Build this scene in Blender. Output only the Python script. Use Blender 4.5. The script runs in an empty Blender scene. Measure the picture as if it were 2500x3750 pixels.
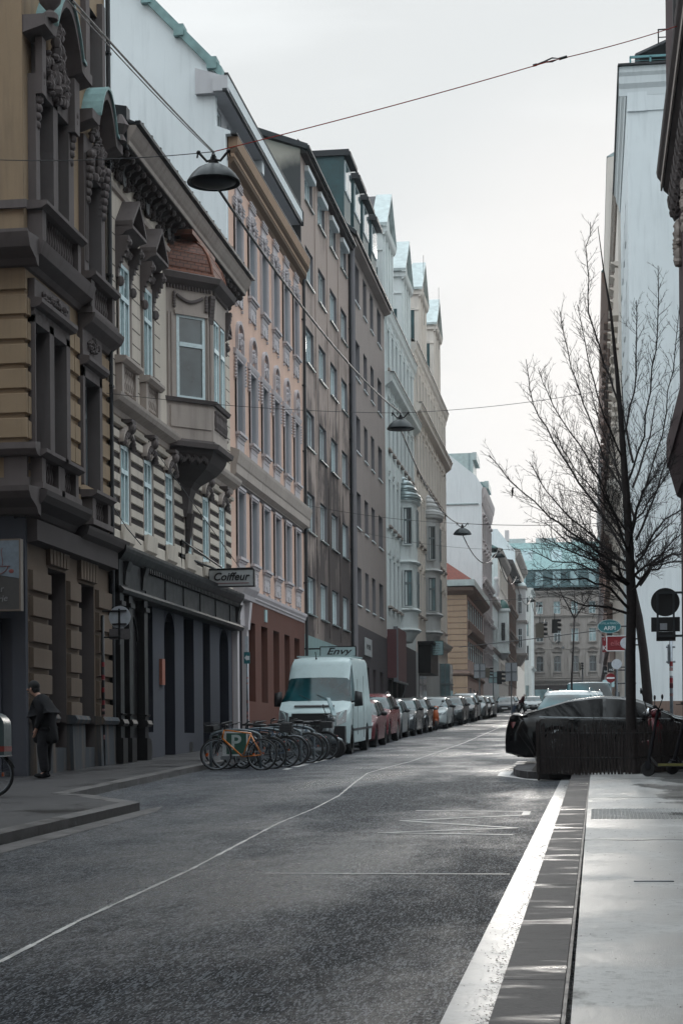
import bpy, bmesh, math, random
from mathutils import Vector, Matrix
random.seed(11)
R = math.radians
SC = bpy.context.scene
# ---------------------------------------------------------------- camera
FPX, PPX, PPY, ROLL = 6500.0, 1250.0, 2720.0, 0.0085
YAW = math.atan((2160 - 1250) / FPX)
CAMH, GR = 1.55, 0.0257            # eye height; the street climbs 2.57 %
cd = bpy.data.cameras.new('camera'); cam = bpy.data.objects.new('camera', cd)
SC.collection.objects.link(cam); SC.camera = cam
cd.sensor_fit = 'VERTICAL'; cd.sensor_height = 36.0; cd.lens = FPX / 3750 * 36
cd.shift_y = (PPY - 1875) / 3750; cd.clip_start = .1; cd.clip_end = 4000
cam.matrix_world = (Matrix.Translation((0, 0, CAMH)) @ Matrix.Rotation(YAW, 4, 'Z')
                    @ Matrix.Rotation(R(90), 4, 'X') @ Matrix.Rotation(-ROLL, 4, 'Z'))
# ---------------------------------------------------------------- world: pale overcast, brighter towards the veiled sun
SUN_EL, SUN_AZ = R(10), R(3)       # azimuth clockwise from +Y (the street axis)
w = bpy.data.worlds.new('World'); SC.world = w; w.use_nodes = True
nt = w.node_tree; nt.nodes.clear()
def nd(t, **k):
    n = nt.nodes.new(t)
    for a, b in k.items(): setattr(n, a, b)
    return n
LK = lambda a, b: nt.links.new(a, b)
sky = nd('ShaderNodeTexSky', sky_type='NISHITA', sun_disc=False)
sky.sun_elevation = SUN_EL; sky.sun_rotation = SUN_AZ; sky.air_density = 1.2; sky.dust_density = 2.5; sky.ozone_density = 2
geo = nd('ShaderNodeTexCoord')
sepx = nd('ShaderNodeSeparateXYZ'); LK(geo.outputs['Generated'], sepx.inputs[0])
mp = nd('ShaderNodeMapping'); mp.inputs['Scale'].default_value = (1.2, 1.2, 5.5); LK(geo.outputs['Generated'], mp.inputs[0])
nz = nd('ShaderNodeTexNoise'); nz.inputs['Scale'].default_value = 2.6; nz.inputs['Detail'].default_value = 7; nz.inputs['Roughness'].default_value = .58; LK(mp.outputs[0], nz.inputs[0])
cr = nd('ShaderNodeValToRGB'); cr.color_ramp.elements[0].position = .47; cr.color_ramp.elements[1].position = .68
LK(nz.outputs[0], cr.inputs[0])
# cloud cover thins close to the horizon
hz = nd('ShaderNodeMapRange'); hz.inputs[1].default_value = .04; hz.inputs[2].default_value = .26; hz.inputs[3].default_value = .05; hz.inputs[4].default_value = 1; LK(sepx.outputs[2], hz.inputs[0])
mx = nd('ShaderNodeMath', operation='MAXIMUM'); LK(cr.outputs[0], mx.inputs[0]); LK(hz.outputs[0], mx.inputs[1])
sd = Vector((math.sin(SUN_AZ) * math.cos(SUN_EL), math.cos(SUN_AZ) * math.cos(SUN_EL), math.sin(SUN_EL)))
dt = nd('ShaderNodeVectorMath', operation='DOT_PRODUCT'); LK(geo.outputs['Generated'], dt.inputs[0]); dt.inputs[1].default_value = sd
gl = nd('ShaderNodeMapRange', interpolation_type='SMOOTHSTEP'); gl.inputs[1].default_value = .975; gl.inputs[2].default_value = 1.0; gl.inputs[3].default_value = 0; gl.inputs[4].default_value = 1; LK(dt.outputs['Value'], gl.inputs[0])
bl = nd('ShaderNodeMix', data_type='RGBA'); bl.inputs[6].default_value = (.52, .66, .72, 1); bl.inputs[7].default_value = (.86, .89, .90, 1); LK(mx.outputs[0], bl.inputs[0])
n2 = nd('ShaderNodeTexNoise'); n2.inputs['Scale'].default_value = 2.1; n2.inputs['Detail'].default_value = 6; LK(mp.outputs[0], n2.inputs[0])
v2 = nd('ShaderNodeMapRange'); v2.inputs[1].default_value = .38; v2.inputs[2].default_value = .60; v2.inputs[3].default_value = .88; v2.inputs[4].default_value = 1.08; LK(n2.outputs[0], v2.inputs[0])
m2 = nd('ShaderNodeVectorMath', operation='SCALE'); LK(bl.outputs[2], m2.inputs[0]); LK(v2.outputs[0], m2.inputs[3])
gw = nd('ShaderNodeMix', data_type='RGBA'); LK(gl.outputs[0], gw.inputs[0]); LK(m2.outputs[0], gw.inputs[6]); gw.inputs[7].default_value = (.95, .93, .915, 1)
sk2 = nd('ShaderNodeVectorMath', operation='SCALE'); LK(sky.outputs[0], sk2.inputs[0]); sk2.inputs[3].default_value = .05
ad = nd('ShaderNodeMix', data_type='RGBA'); ad.inputs[0].default_value = .985; LK(sk2.outputs[0], ad.inputs[6]); LK(gw.outputs[2], ad.inputs[7])
zb = nd('ShaderNodeMapRange', interpolation_type='SMOOTHSTEP'); zb.inputs[1].default_value = .40; zb.inputs[2].default_value = .85; zb.inputs[3].default_value = 0; zb.inputs[4].default_value = 1; LK(sepx.outputs[2], zb.inputs[0])
zc_ = nd('ShaderNodeMix', data_type='RGBA'); LK(zb.outputs[0], zc_.inputs[0]); zc_.inputs[6].default_value = (1, 1, 1, 1); zc_.inputs[7].default_value = (2.5, 2.68, 2.8, 1)   # an overcast sky is brightest overhead
zm = nd('ShaderNodeMix', data_type='RGBA', blend_type='MULTIPLY'); zm.inputs[0].default_value = 1; LK(ad.outputs[2], zm.inputs[6]); LK(zc_.outputs[2], zm.inputs[7])
bg = nd('ShaderNodeBackground'); LK(zm.outputs[2], bg.inputs[0]); bg.inputs[1].default_value = 1.0
wo = nd('ShaderNodeOutputWorld'); LK(bg.outputs[0], wo.inputs[0])
sl = bpy.data.lights.new('sun', 'SUN'); so = bpy.data.objects.new('sun', sl); SC.collection.objects.link(so)
sl.energy = .6; sl.angle = R(13); sl.color = (1, .95, .88)
so.rotation_euler = (-sd).to_track_quat('-Z', 'Y').to_euler()
SC.view_settings.view_transform = 'Standard'; SC.view_settings.look = 'None'
SC.view_settings.exposure = 0.10; SC.view_settings.gamma = 1.0
# ---------------------------------------------------------------- picture-plan to place: where a sight line of the photo meets a real plane
_c, _s = math.cos(YAW), math.sin(YAW); _cr, _sr = math.cos(ROLL), math.sin(ROLL)
def ray(px, py):
    u = (px - PPX) / FPX; v = -(py - PPY) / FPX
    a = u * _cr + v * _sr; b = -u * _sr + v * _cr
    return (-_s + a * _c, _c + a * _s, b)
def FX(px, py, X): r = ray(px, py); t = X / r[0]; return (t * r[1], CAMH + t * r[2])      # -> (Y, z)
def FY(px, py, Y): r = ray(px, py); t = Y / r[1]; return (t * r[0], CAMH + t * r[2])      # -> (X, z)
def gz(y): return GR * y
# ---------------------------------------------------------------- mesh helpers
COL = SC.collection
LOCAL = set()       # things modelled in their own axes and placed afterwards
def wloc(o):
    q = o
    while q.parent: q = q.parent
    if q.name in LOCAL: return Vector((0, 0, 0))
    v = Vector(o.location)
    while o.parent: o = o.parent; v += Vector(o.location)
    return v
class MB:
    def __init__(s, f=None): s.v = []; s.f = []; s.fr = f; s.sm = set()
    def p(s, a):
        s.v.append(s.fr(*a) if s.fr else tuple(a)); return len(s.v) - 1
    def poly(s, pts): s.f.append([s.p(q) for q in pts])
    def box(s, a0, a1, b0, b1, c0, c1):
        i = len(s.v)
        for c in (c0, c1):
            for a, b in ((a0, b0), (a1, b0), (a1, b1), (a0, b1)): s.p((a, b, c))
        for q in ((0, 3, 2, 1), (4, 5, 6, 7), (0, 1, 5, 4), (1, 2, 6, 5), (2, 3, 7, 6), (3, 0, 4, 7)): s.f.append([i + k for k in q])
    def prism(s, base, top):        # two equal-length rings
        n = len(base); i = len(s.v)
        for q in base: s.p(q)
        for q in top: s.p(q)
        s.f.append([i + k for k in range(n)][::-1]); s.f.append([i + n + k for k in range(n)])
        for k in range(n): s.f.append([i + k, i + (k + 1) % n, i + n + (k + 1) % n, i + n + k])
    def sweep(s, prof, u0, u1):     # prof of (w,z) pairs run along u
        s.prism([(u0, w_, z) for w_, z in prof], [(u1, w_, z) for w_, z in prof])
    def tube(s, pts, r, n=6, r2=None, cap=True):
        pts = [Vector(s.fr(*q)) if s.fr else Vector(q) for q in pts]
        fr, s.fr = s.fr, None; m = len(pts); i = len(s.v); ax = None
        for k, q in enumerate(pts):
            d = (pts[min(k + 1, m - 1)] - pts[max(k - 1, 0)])
            if d.length < 1e-9: d = Vector((0, 0, 1))
            d.normalize()
            if ax is None: ax = d.orthogonal().normalized()
            else:
                ax = ax - d * ax.dot(d)
                ax = ax.normalized() if ax.length > 1e-6 else d.orthogonal().normalized()
            bx = d.cross(ax)
            rr = r[k] if isinstance(r, (list, tuple)) else (r if r2 is None else r + (r2 - r) * k / (m - 1))
            for j in range(n):
                t = 2 * math.pi * j / n; s.v.append(tuple(q + ax * (rr * math.cos(t)) + bx * (rr * math.sin(t))))
        for k in range(m - 1):
            for j in range(n):
                a = i + k * n + j; b = i + k * n + (j + 1) % n; s.f.append([a, b, b + n, a + n])
        if cap:
            s.f.append([i + j for j in range(n)][::-1]); s.f.append([i + (m - 1) * n + j for j in range(n)])
        s.fr = fr
    def lathe(s, prof, c, n=16, axis='z', sc=(1, 1)):   # prof of (r, h)
        i = len(s.v)
        for r, h in prof:
            for j in range(n):
                t = 2 * math.pi * j / n; a, b = r * math.cos(t) * sc[0], r * math.sin(t) * sc[1]
                q = {'z': (a, b, h), 'y': (a, h, b), 'x': (h, a, b)}[axis]
                s.p((c[0] + q[0], c[1] + q[1], c[2] + q[2]))
        for k in range(len(prof) - 1):
            for j in range(n):
                a = i + k * n + j; b = i + k * n + (j + 1) % n; s.f.append([a, b, b + n, a + n])
        s.f.append([i + j for j in range(n)][::-1]); s.f.append([i + (len(prof) - 1) * n + j for j in range(n)])
    def ball(s, c, r, n=8, m=5):
        rx, ry, rz = r if isinstance(r, tuple) else (r, r, r); i = len(s.v)
        for k in range(1, m):
            ph = math.pi * k / m
            for j in range(n):
                t = 2 * math.pi * j / n; s.p((c[0] + rx * math.sin(ph) * math.cos(t), c[1] + ry * math.sin(ph) * math.sin(t), c[2] + rz * math.cos(ph)))
        a = s.p((c[0], c[1], c[2] + rz)); b = s.p((c[0], c[1], c[2] - rz))
        for k in range(m - 2):
            for j in range(n):
                q = i + k * n + j; q2 = i + k * n + (j + 1) % n; s.f.append([q, q2, q2 + n, q + n])
        for j in range(n):
            s.f.append([a, i + (j + 1) % n, i + j]); s.f.append([b, i + (m - 2) * n + j, i + (m - 2) * n + (j + 1) % n])
    def mesh(s, name, mat, smooth=False, off=(0, 0, 0), recalc=True):
        me = bpy.data.meshes.new(name); ox, oy, oz = off
        me.from_pydata([(a - ox, b - oy, c - oz) for a, b, c in s.v], [], s.f)
        if recalc and len(s.f) < 60000:
            bm = bmesh.new(); bm.from_mesh(me); bmesh.ops.recalc_face_normals(bm, faces=bm.faces); bm.to_mesh(me); bm.free()
        if mat: me.materials.append(mat)
        if smooth: me.polygons.foreach_set('use_smooth', [True] * len(me.polygons))
        if smooth == 'auto':
            try: me.set_sharp_from_angle(angle=R(38))
            except Exception: pass
        return me
    def build(s, name, mat, parent=None, smooth=False, loc=None, recalc=True):
        off = wloc(parent) if parent else Vector(loc or (0, 0, 0))
        o = bpy.data.objects.new(name, s.mesh(name, mat, smooth, off, recalc)); COL.objects.link(o)
        if parent: o.parent = parent
        else: o.location = off
        return o
def tag(o, label, cat, group=None, kind=None):
    if label: o['label'] = label
    if cat: o['category'] = cat
    if group: o['group'] = group
    if kind: o['kind'] = kind
    return o
def empty(name, loc, label, cat, group=None, rz=0):
    o = bpy.data.objects.new(name, None); o.empty_display_size = .3; COL.objects.link(o); o.location = loc; o.rotation_euler[2] = rz
    return tag(o, label, cat, group)
def structure(o): o['kind'] = 'structure'; return o
def addmesh(name, me, parent, loc):     # shared mesh placed at a world spot under an unrotated parent
    o = bpy.data.objects.new(name, me); COL.objects.link(o); o.parent = parent; o.location = Vector(loc) - wloc(parent); return o
def copy_tree(o, parent=None):
    c = o.copy(); COL.objects.link(c)
    if parent: c.parent = parent
    for ch in list(o.children): copy_tree(ch, c)
    return c
_tc = {}
def text_mesh(txt, size, mat, extrude=.004, shear=0, bold=0, align='CENTER', space=1):
    cu = bpy.data.curves.new('lettering', 'FONT'); cu.body = txt; cu.size = size; cu.extrude = extrude; cu.shear = shear; cu.offset = bold
    cu.align_x = align; cu.align_y = 'CENTER'; cu.space_character = space; cu.resolution_u = 3
    o = bpy.data.objects.new('t', cu); COL.objects.link(o); dg = bpy.context.evaluated_depsgraph_get()
    me = bpy.data.meshes.new_from_object(o.evaluated_get(dg)); bpy.data.objects.remove(o); me.materials.clear(); me.materials.append(mat); me.name = 'lettering'
    return me
def lettering(txt, size, mat, parent, loc, rot=(R(90), 0, 0), sx=1, **k):
    o = bpy.data.objects.new('lettering', text_mesh(txt, size, mat, **k)); COL.objects.link(o); o.parent = parent
    o.location = Vector(loc) - wloc(parent); o.rotation_euler = rot; o.scale = (sx, 1, 1); return o
# ---------------------------------------------------------------- materials
class NT:
    def __init__(s, name):
        s.m = bpy.data.materials.new(name); s.m.use_nodes = True; s.t = s.m.node_tree; s.b = s.t.nodes['Principled BSDF']
        g = s.n('ShaderNodeNewGeometry'); s.pos = g.outputs['Position']
    def n(s, t, ins=None, **k):
        n = s.t.nodes.new(t)
        for a, b in k.items(): setattr(n, a, b)
        for a, b in (ins or {}).items():
            if isinstance(b, bpy.types.NodeSocket): s.t.links.new(b, n.inputs[a])
            else: n.inputs[a].default_value = b
        return n
    def noise(s, scale, detail=4, rough=.55, vec=None, stretch=None):
        v = vec or s.pos
        if stretch: v = s.n('ShaderNodeMapping', {0: v, 'Scale': stretch}).outputs[0]
        return s.n('ShaderNodeTexNoise', {'Vector': v, 'Scale': scale, 'Detail': detail, 'Roughness': rough}).outputs[0]
    def ramp(s, f, a, b, c0=0., c1=1.): return s.n('ShaderNodeMapRange', {0: f, 1: a, 2: b, 3: c0, 4: c1}).outputs[0]
    def mix(s, f, a, b, mode='MIX'):
        n = s.n('ShaderNodeMix', {0: f, 6: a if isinstance(a, bpy.types.NodeSocket) else (*a[:3], 1), 7: b if isinstance(b, bpy.types.NodeSocket) else (*b[:3], 1)}, data_type='RGBA', blend_type=mode); return n.outputs[2]
    def math(s, op, a, b): return s.n('ShaderNodeMath', {0: a, 1: b}, operation=op).outputs[0]
    def bump(s, h, strength=.3, dist=.01):
        n = s.n('ShaderNodeBump', {'Height': h, 'Strength': strength, 'Distance': dist}); s.t.links.new(n.outputs[0], s.b.inputs['Normal']); return n
    def set(s, **k):
        for a, b in k.items():
            a = {'col': 'Base Color', 'rough': 'Roughness', 'metal': 'Metallic', 'spec': 'Specular IOR Level', 'coat': 'Coat Weight', 'coatr': 'Coat Roughness', 'trans': 'Transmission Weight', 'ior': 'IOR', 'em': 'Emission Color', 'ems': 'Emission Strength', 'alpha': 'Alpha'}.get(a, a)
            if isinstance(b, bpy.types.NodeSocket): s.t.links.new(b, s.b.inputs[a])
            else: s.b.inputs[a].default_value = (*b[:3], 1) if isinstance(b, tuple) and len(b) == 3 else b
        return s
def plaster(name, col, dirt=(.08, .07, .065), amt=.35, rough=.88, bump=.25, streak=.5, grain=60, blotch=.8):
    t = NT(name); a = t.noise(blotch, 6, .62); b = t.noise(3.0, 5, .6, stretch=(1.6, 1.6, .14)); g = t.noise(grain, 3, .6)
    c = t.mix(t.ramp(a, .35, .75, 0, amt), col, tuple(x * .62 for x in col))
    c = t.mix(t.ramp(b, .5, .78, 0, streak * amt * 1.6), c, dirt)
    c = t.mix(t.ramp(g, .3, .7, 0, .22), c, tuple(x * .72 for x in col))
    t.set(col=c, rough=rough, spec=.25); t.bump(t.math('ADD', g, t.math('MULTIPLY', a, .6)), bump, .008); return t.m
def simple(name, col, rough=.5, metal=0, spec=.5, var=.15, scale=12, bump=0, coat=0):
    t = NT(name); a = t.noise(scale, 4, .6)
    t.set(col=t.mix(t.ramp(a, .3, .7, 0, 1), tuple(x * (1 - var) for x in col), tuple(min(1, x * (1 + var)) for x in col)), rough=t.ramp(a, .3, .7, max(0, rough - .07), min(1, rough + .07)), metal=metal, spec=spec, coat=coat)
    if bump: t.bump(a, bump, .004)
    return t.m
def glass(name, col, var=.5, scale=.9, rough=.08, curtain=0, spec=.9, coat=.6):
    t = NT(name); a = t.noise(scale, 3, .5); c = t.mix(t.ramp(a, .35, .65), tuple(x * (1 - var) for x in col), tuple(x * (1 + var) for x in col))
    if curtain:
        wv = t.noise(9, 2, .5, stretch=(1, 1, .05)); c = t.mix(t.ramp(wv, .35, .65, 0, curtain), c, tuple(min(1, x * 3.2) for x in col))
    t.set(col=c, rough=rough, spec=spec, coat=coat, coatr=.03); return t.m
M = {}
M['ochre'] = plaster('ochre_plaster', (.31, .228, .15), amt=.5)
M['ochre_low'] = plaster('ochre_stone', (.15, .112, .086), amt=.5, grain=26)
M['stone'] = plaster('grey_stone_trim', (.14, .12, .118), amt=.6, streak=.8)
M['stone_light'] = plaster('light_stone_trim', (.42, .365, .33), amt=.5)
M['stone_dark'] = plaster('dark_stone_trim', (.075, .064, .064), amt=.5)
M['plinth'] = plaster('grey_plinth', (.060, .067, .078), dirt=(.16, .12, .09), amt=.7, streak=1, grain=30)
M['cream'] = plaster('cream_plaster', (.58, .52, .45), amt=.42)
M['groove'] = plaster('dark_joint', (.045, .035, .034), amt=.3)
M['shopgrey'] = plaster('slate_blue_paint', (.062, .065, .080), amt=.35)
M['shopdeep'] = plaster('deep_slate_blue_paint', (.022, .024, .036), amt=.3)
M['pink'] = plaster('salmon_plaster', (.66, .455, .365), amt=.32, blotch=.5)
M['pinktrim'] = plaster('pale_lilac_trim', (.52, .485, .50), amt=.3)
M['ocre_trim'] = plaster('tan_cornice', (.33, .225, .155), amt=.5)
M['redbrown'] = plaster('red_brown_paint', (.12, .052, .040), amt=.45)
M['white'] = plaster('white_render', (.76, .81, .83), dirt=(.32, .36, .38), amt=.34, streak=.55, blotch=.35)
M['white2'] = plaster('pale_attic_render', (.52, .52, .54), amt=.2)
M['white3'] = plaster('white_painted_trim', (.70, .74, .75), amt=.22)
M['taupe'] = plaster('taupe_plaster', (.33, .265, .24), amt=.4)
M['taupe_t'] = plaster('mint_base_paint', (.20, .29, .29), amt=.4)
M['mauve'] = plaster('mauve_grey_plaster', (.31, .262, .245), amt=.25)
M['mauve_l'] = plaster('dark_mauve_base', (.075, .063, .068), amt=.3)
M['mint'] = plaster('pale_mint_plaster', (.72, .765, .76), amt=.35)
M['sand'] = plaster('pale_sand_plaster', (.76, .70, .64), amt=.3)
M['sandg'] = plaster('grey_oriel_plaster', (.56, .57, .57), amt=.3)
M['tan'] = plaster('tan_ashlar', (.50, .385, .345), amt=.3)
M['tan2'] = plaster('tan_quoin', (.44, .32, .23), amt=.35)
M['pale'] = plaster('pale_rose_plaster', (.60, .56, .56), amt=.35)
M['brown'] = plaster('brown_plaster', (.21, .15, .125), amt=.4)
M['oldstone'] = plaster('old_palace_stone', (.33, .30, .28), amt=.55, streak=.7, blotch=.3)
M['rdark'] = plaster('maroon_brown_plaster', (.075, .045, .048), amt=.4)
M['reveal'] = plaster('window_reveal', (.37, .38, .41), amt=.2)
M['reveal_d'] = plaster('grey_reveal', (.20, .19, .20), amt=.25)
M['frame_t'] = simple('teal_white_paint', (.58, .69, .71), .5, var=.1)
M['frame_w'] = simple('white_window_paint', (.62, .68, .70), .45, var=.08)
M['frame_g'] = simple('grey_window_paint', (.16, .19, .20), .5, var=.1)
M['frame_d'] = simple('dark_window_paint', (.03, .028, .03), .45, var=.2)
M['glass'] = glass('window_glass', (.045, .06, .065))
M['glass_c'] = glass('curtained_glass', (.15, .21, .22), .35, curtain=.7)
M['glass_d'] = glass('dark_shop_glass', (.02, .02, .024))
M['glass_s'] = glass('sky_glass', (.20, .30, .32), .3, rough=.04)  # pale base colour stands in for sky reflected in the panes
M['verdigris'] = simple('verdigris_copper', (.17, .28, .28), .6, var=.3, scale=2.5, bump=.1)
M['verdi_l'] = simple('pale_verdigris', (.42, .48, .48), .55, var=.2, scale=2)
M['dormer'] = simple('dark_teal_sheet', (.020, .060, .068), .55, var=.3, scale=2)
M['sheet'] = simple('zinc_sheet', (.28, .34, .35), .4, .6, var=.2, scale=3)
M['sheet_d'] = simple('dark_roof_sheet', (.02, .022, .026), .5, .3, var=.3, scale=3)
M['slate'] = simple('slate_tiles', (.055, .05, .055), .7, var=.5, scale=5, bump=.5)
M['iron'] = simple('black_iron', (.012, .012, .014), .38, .3, var=.3)
M['shopblack'] = simple('black_joinery', (.008, .007, .008), .5, spec=.3, var=.4, scale=3, bump=.1)
M['copper'] = simple('brown_copper', (.16, .06, .035), .5, .3, var=.4, scale=8)
M['redtile'] = simple('red_roof_tiles', (.17, .05, .035), .75, var=.4, scale=8, bump=.6)
M['steel'] = simple('galvanised_steel', (.20, .22, .24), .4, .7, var=.2)
M['signback'] = simple('sign_back_aluminium', (.42, .45, .49), .5, 0, var=.12)
M['sign_white'] = simple('sign_white', (.62, .64, .65), .4, var=.05)
M['sign_grey'] = simple('sign_box_grey', (.40, .42, .43), .4, var=.08)
M['sign_teal'] = simple('sign_teal', (.02, .13, .15), .35, var=.1)
M['sign_pale'] = simple('sign_pale_teal', (.36, .50, .52), .4, var=.06)
M['sign_red'] = simple('sign_red', (.17, .012, .018), .35, var=.1)
M['sign_green'] = simple('sign_green', (.02, .09, .07), .4, var=.1)
M['glass_car'] = glass('teal_car_glass', (.004, .036, .043), .9, scale=1.0, rough=.06, spec=.4, coat=0)
M['glass_k'] = glass('black_tinted_glass', (.003, .003, .004), .3, rough=.06, spec=.3, coat=0)
M['ink'] = simple('black_ink', (.012, .012, .014), .5, var=.1)
M['letter_white'] = simple('white_letters', (.62, .66, .67), .5, var=.03)
M['rubber'] = simple('tyre_rubber', (.012, .012, .013), .75, var=.3)
M['rim'] = simple('alloy_rim', (.22, .23, .24), .35, .8, var=.2)
M['chrome'] = simple('chrome', (.5, .52, .54), .2, 1, var=.1)
M['plastic'] = simple('black_plastic', (.018, .018, .02), .5, var=.2)
M['lens'] = simple('lamp_lens', (.20, .22, .23), .12, .2, var=.4, scale=30, coat=1)
M['redlens'] = simple('red_lens', (.18, .008, .008), .15, var=.3, coat=1)
M['amber'] = simple('amber_reflector', (.5, .09, .01), .3, var=.2)
M['wood_g'] = simple('weathered_paling', (.030, .023, .022), .85, var=.5, scale=14, bump=.4)
M['bark'] = simple('dark_bark', (.022, .017, .017), .9, var=.45, scale=20, bump=.7)
M['leafl'] = simple('dry_leaves', (.05, .03, .022), .9, var=.4)
M['cloth_k'] = simple('black_cloth', (.010, .010, .012), .95, var=.3, scale=20, spec=.2)
M['cloth_k2'] = simple('dark_grey_cloth', (.016, .016, .019), .95, var=.3, scale=20, spec=.2)
M['skin'] = simple('skin', (.33, .19, .14), .6, var=.08)
M['hair_w'] = simple('white_hair', (.6, .58, .55), .8, var=.15, scale=40)
M['hair_k'] = simple('black_knit', (.012, .012, .013), .95, var=.2)
M['maroon'] = simple('maroon_cloth', (.05, .016, .02), .95, var=.25, spec=.2)
M['orange_p'] = simple('orange_bike_paint', (.55, .17, .02), .3, var=.1, coat=.5)
M['leaf'] = simple('green_leaf', (.03, .06, .025), .7, var=.4)
def paint(name, col, rough=.28, metal=.1):
    t = NT(name); a = t.noise(6, 4, .6); t.set(col=t.mix(t.ramp(a, .4, .7, 0, .35), col, tuple(x * .8 for x in col)), rough=t.ramp(a, .3, .7, rough - .05, rough + .1), metal=metal, spec=.3, coat=.22, coatr=.08); return t.m
def tilemat(name, col, sz, out='x'):     # courses of tiles drawn by brick pattern in metres
    t = NT(name); v = t.n('ShaderNodeMapping', {0: t.pos, 'Rotation': (R(90) if out == 'y' else 0, R(90) if out == 'x' else 0, 0)}).outputs[0]
    b = t.n('ShaderNodeTexBrick', {'Vector': v, 'Scale': 1., 'Brick Width': sz, 'Row Height': sz * .6, 'Mortar Size': sz * .08, 'Color1': (*col, 1), 'Color2': (*[c * .7 for c in col], 1), 'Mortar': (*[c * .25 for c in col], 1)})
    t.set(col=b.outputs[0], rough=.7); t.bump(b.outputs[1], -.5, .02); return t.m
# old plaster with black soot spreading over the lower storeys of the taupe house
t = NT('soot_stained_plaster'); a = t.noise(.35, 7, .62); b = t.noise(2.2, 5, .6, stretch=(1.3, 1.3, .10)); g = t.noise(55, 3, .6)
sp = t.n('ShaderNodeSeparateXYZ', {0: t.pos}).outputs
hgt = t.ramp(sp[2], 8, 19, .95, 0); yy = t.ramp(sp[1], 66.5, 73, .45, 1)
msk = t.math('MULTIPLY', t.math('MULTIPLY', hgt, yy), 1.0); mm = t.ramp(t.math('ADD', t.math('MULTIPLY', a, .9), t.math('MULTIPLY', b, .6)), .68, .84, 0, 1)
f = t.math('MULTIPLY', t.ramp(t.math('ADD', msk, t.math('MULTIPLY', mm, .6)), .45, 1.0, 0, 1), .93)
c = t.mix(t.ramp(a, .35, .75, 0, .35), (.40, .325, .29), (.28, .22, .20)); c = t.mix(f, c, (.05, .04, .04)); c = t.mix(t.ramp(g, .3, .7, 0, .2), c, (.1, .09, .09))
t.set(col=c, rough=.9, spec=.2); t.bump(g, .25, .006); M['soot'] = t.m
# gable render blackened at the top near the chimney
t = NT('sooty_gable_render'); a = t.noise(1.2, 6, .65); sp = t.n('ShaderNodeSeparateXYZ', {0: t.pos}).outputs
f = t.math('MULTIPLY', t.ramp(sp[0], -13.2, -11.2, 0, 1), t.ramp(sp[2], 24.3, 23.2, 0, 1)); f = t.ramp(t.math('ADD', f, t.math('MULTIPLY', a, .7)), .6, 1.15, 0, .92)
t.set(col=t.mix(f, (.36, .32, .28), (.035, .037, .042)), rough=.9); M['gable4'] = t.m
# ---------------------------------------------------------------- facade kit
def LF(X): return lambda u, w, z: (X + w, u, z)
def RF(X): return lambda u, w, z: (X - w, u, z)
def FF(Y): return lambda u, w, z: (u, Y - w, z)
XL = -10.7
def holes(mb, u0, u1, z0, z1, ops, w=0):
    """sheet with rectangular openings"""
    us = sorted({u0, u1} | {min(max(o[0], u0), u1) for o in ops} | {min(max(o[1], u0), u1) for o in ops})
    zs = sorted({z0, z1} | {min(max(o[2], z0), z1) for o in ops} | {min(max(o[3], z0), z1) for o in ops})
    for i in range(len(us) - 1):
        run = None
        for j in range(len(zs) - 1):
            cu, cz = (us[i] + us[i + 1]) / 2, (zs[j] + zs[j + 1]) / 2
            hole = any(o[0] < cu < o[1] and o[2] < cz < o[3] for o in ops)
            if not hole and run is None: run = zs[j]
            if hole and run is not None: mb.poly([(us[i], w, run), (us[i + 1], w, run), (us[i + 1], w, zs[j]), (us[i], w, zs[j])]); run = None
        if run is not None: mb.poly([(us[i], w, run), (us[i + 1], w, run), (us[i + 1], w, z1), (us[i], w, z1)])
class Bld:
    def __init__(s, name, label, cat, side, X, u0, u1, zb, group=None):
        s.side, s.X, s.u0, s.u1, s.zb = side, X, u0, u1, zb
        s.F = {'L': LF, 'R': RF, 'F': FF}[side](X); s.ops = []; s.wins = []; s.k = 1
        s.root = empty(name, s.F((u0 + u1) / 2, 0, zb), label, cat, group)
    def mb(s): return MB(s.F)
    def put(s, mb, name, mat, smooth=False, parent=None): return mb.build(name, M[mat] if isinstance(mat, str) else mat, parent or s.root, smooth)
    def op(s, a, b, c, d): s.ops.append((a, b, c, d))
    def win(s, a, b, c, d, st): s.ops.append((a, b, c, d)); s.wins.append((a, b, c, d, st))
    def wall(s, mat, z0, z1, u0=None, u1=None, w=0, name='wall', ends=True, depth=11, endmat=None):
        u0 = s.u0 if u0 is None else u0; u1 = s.u1 if u1 is None else u1
        m = s.mb(); holes(m, u0, u1, z0, z1, [o for o in s.ops if o[1] > u0 and o[0] < u1], w)
        if ends:
            e = m if endmat is None else s.mb()
            for u in (u0, u1): e.poly([(u, w, z0), (u, w - depth, z0), (u, w - depth, z1), (u, w, z1)])
            m.poly([(u0, w - depth, z0), (u1, w - depth, z0), (u1, w - depth, z1), (u0, w - depth, z1)])
            m.poly([(u0, w, z1), (u1, w, z1), (u1, w - depth, z1), (u0, w - depth, z1)])
            if endmat: s.put(e, 'gable_wall', endmat)
        elif w > 0:
            for u in (u0, u1): m.poly([(u, 0, z0), (u, w, z0), (u, w, z1), (u, 0, z1)])
            m.poly([(u0, 0, z1), (u1, 0, z1), (u1, w, z1), (u0, w, z1)])
        return s.put(m, name, mat)
    def dowins(s):
        for a, b, c, d, st in s.wins: place_window(s, a, b, c, d, st)
        s.wins = []
    def cornice(s, prof, z, mat='stone', u0=None, u1=None, name='cornice', smooth=False):
        u0 = s.u0 if u0 is None else u0; u1 = s.u1 if u1 is None else u1
        m = s.mb(); m.sweep([(w * s.k, z + h) for w, h in prof], u0, u1); return s.put(m, name, mat, smooth)
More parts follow.
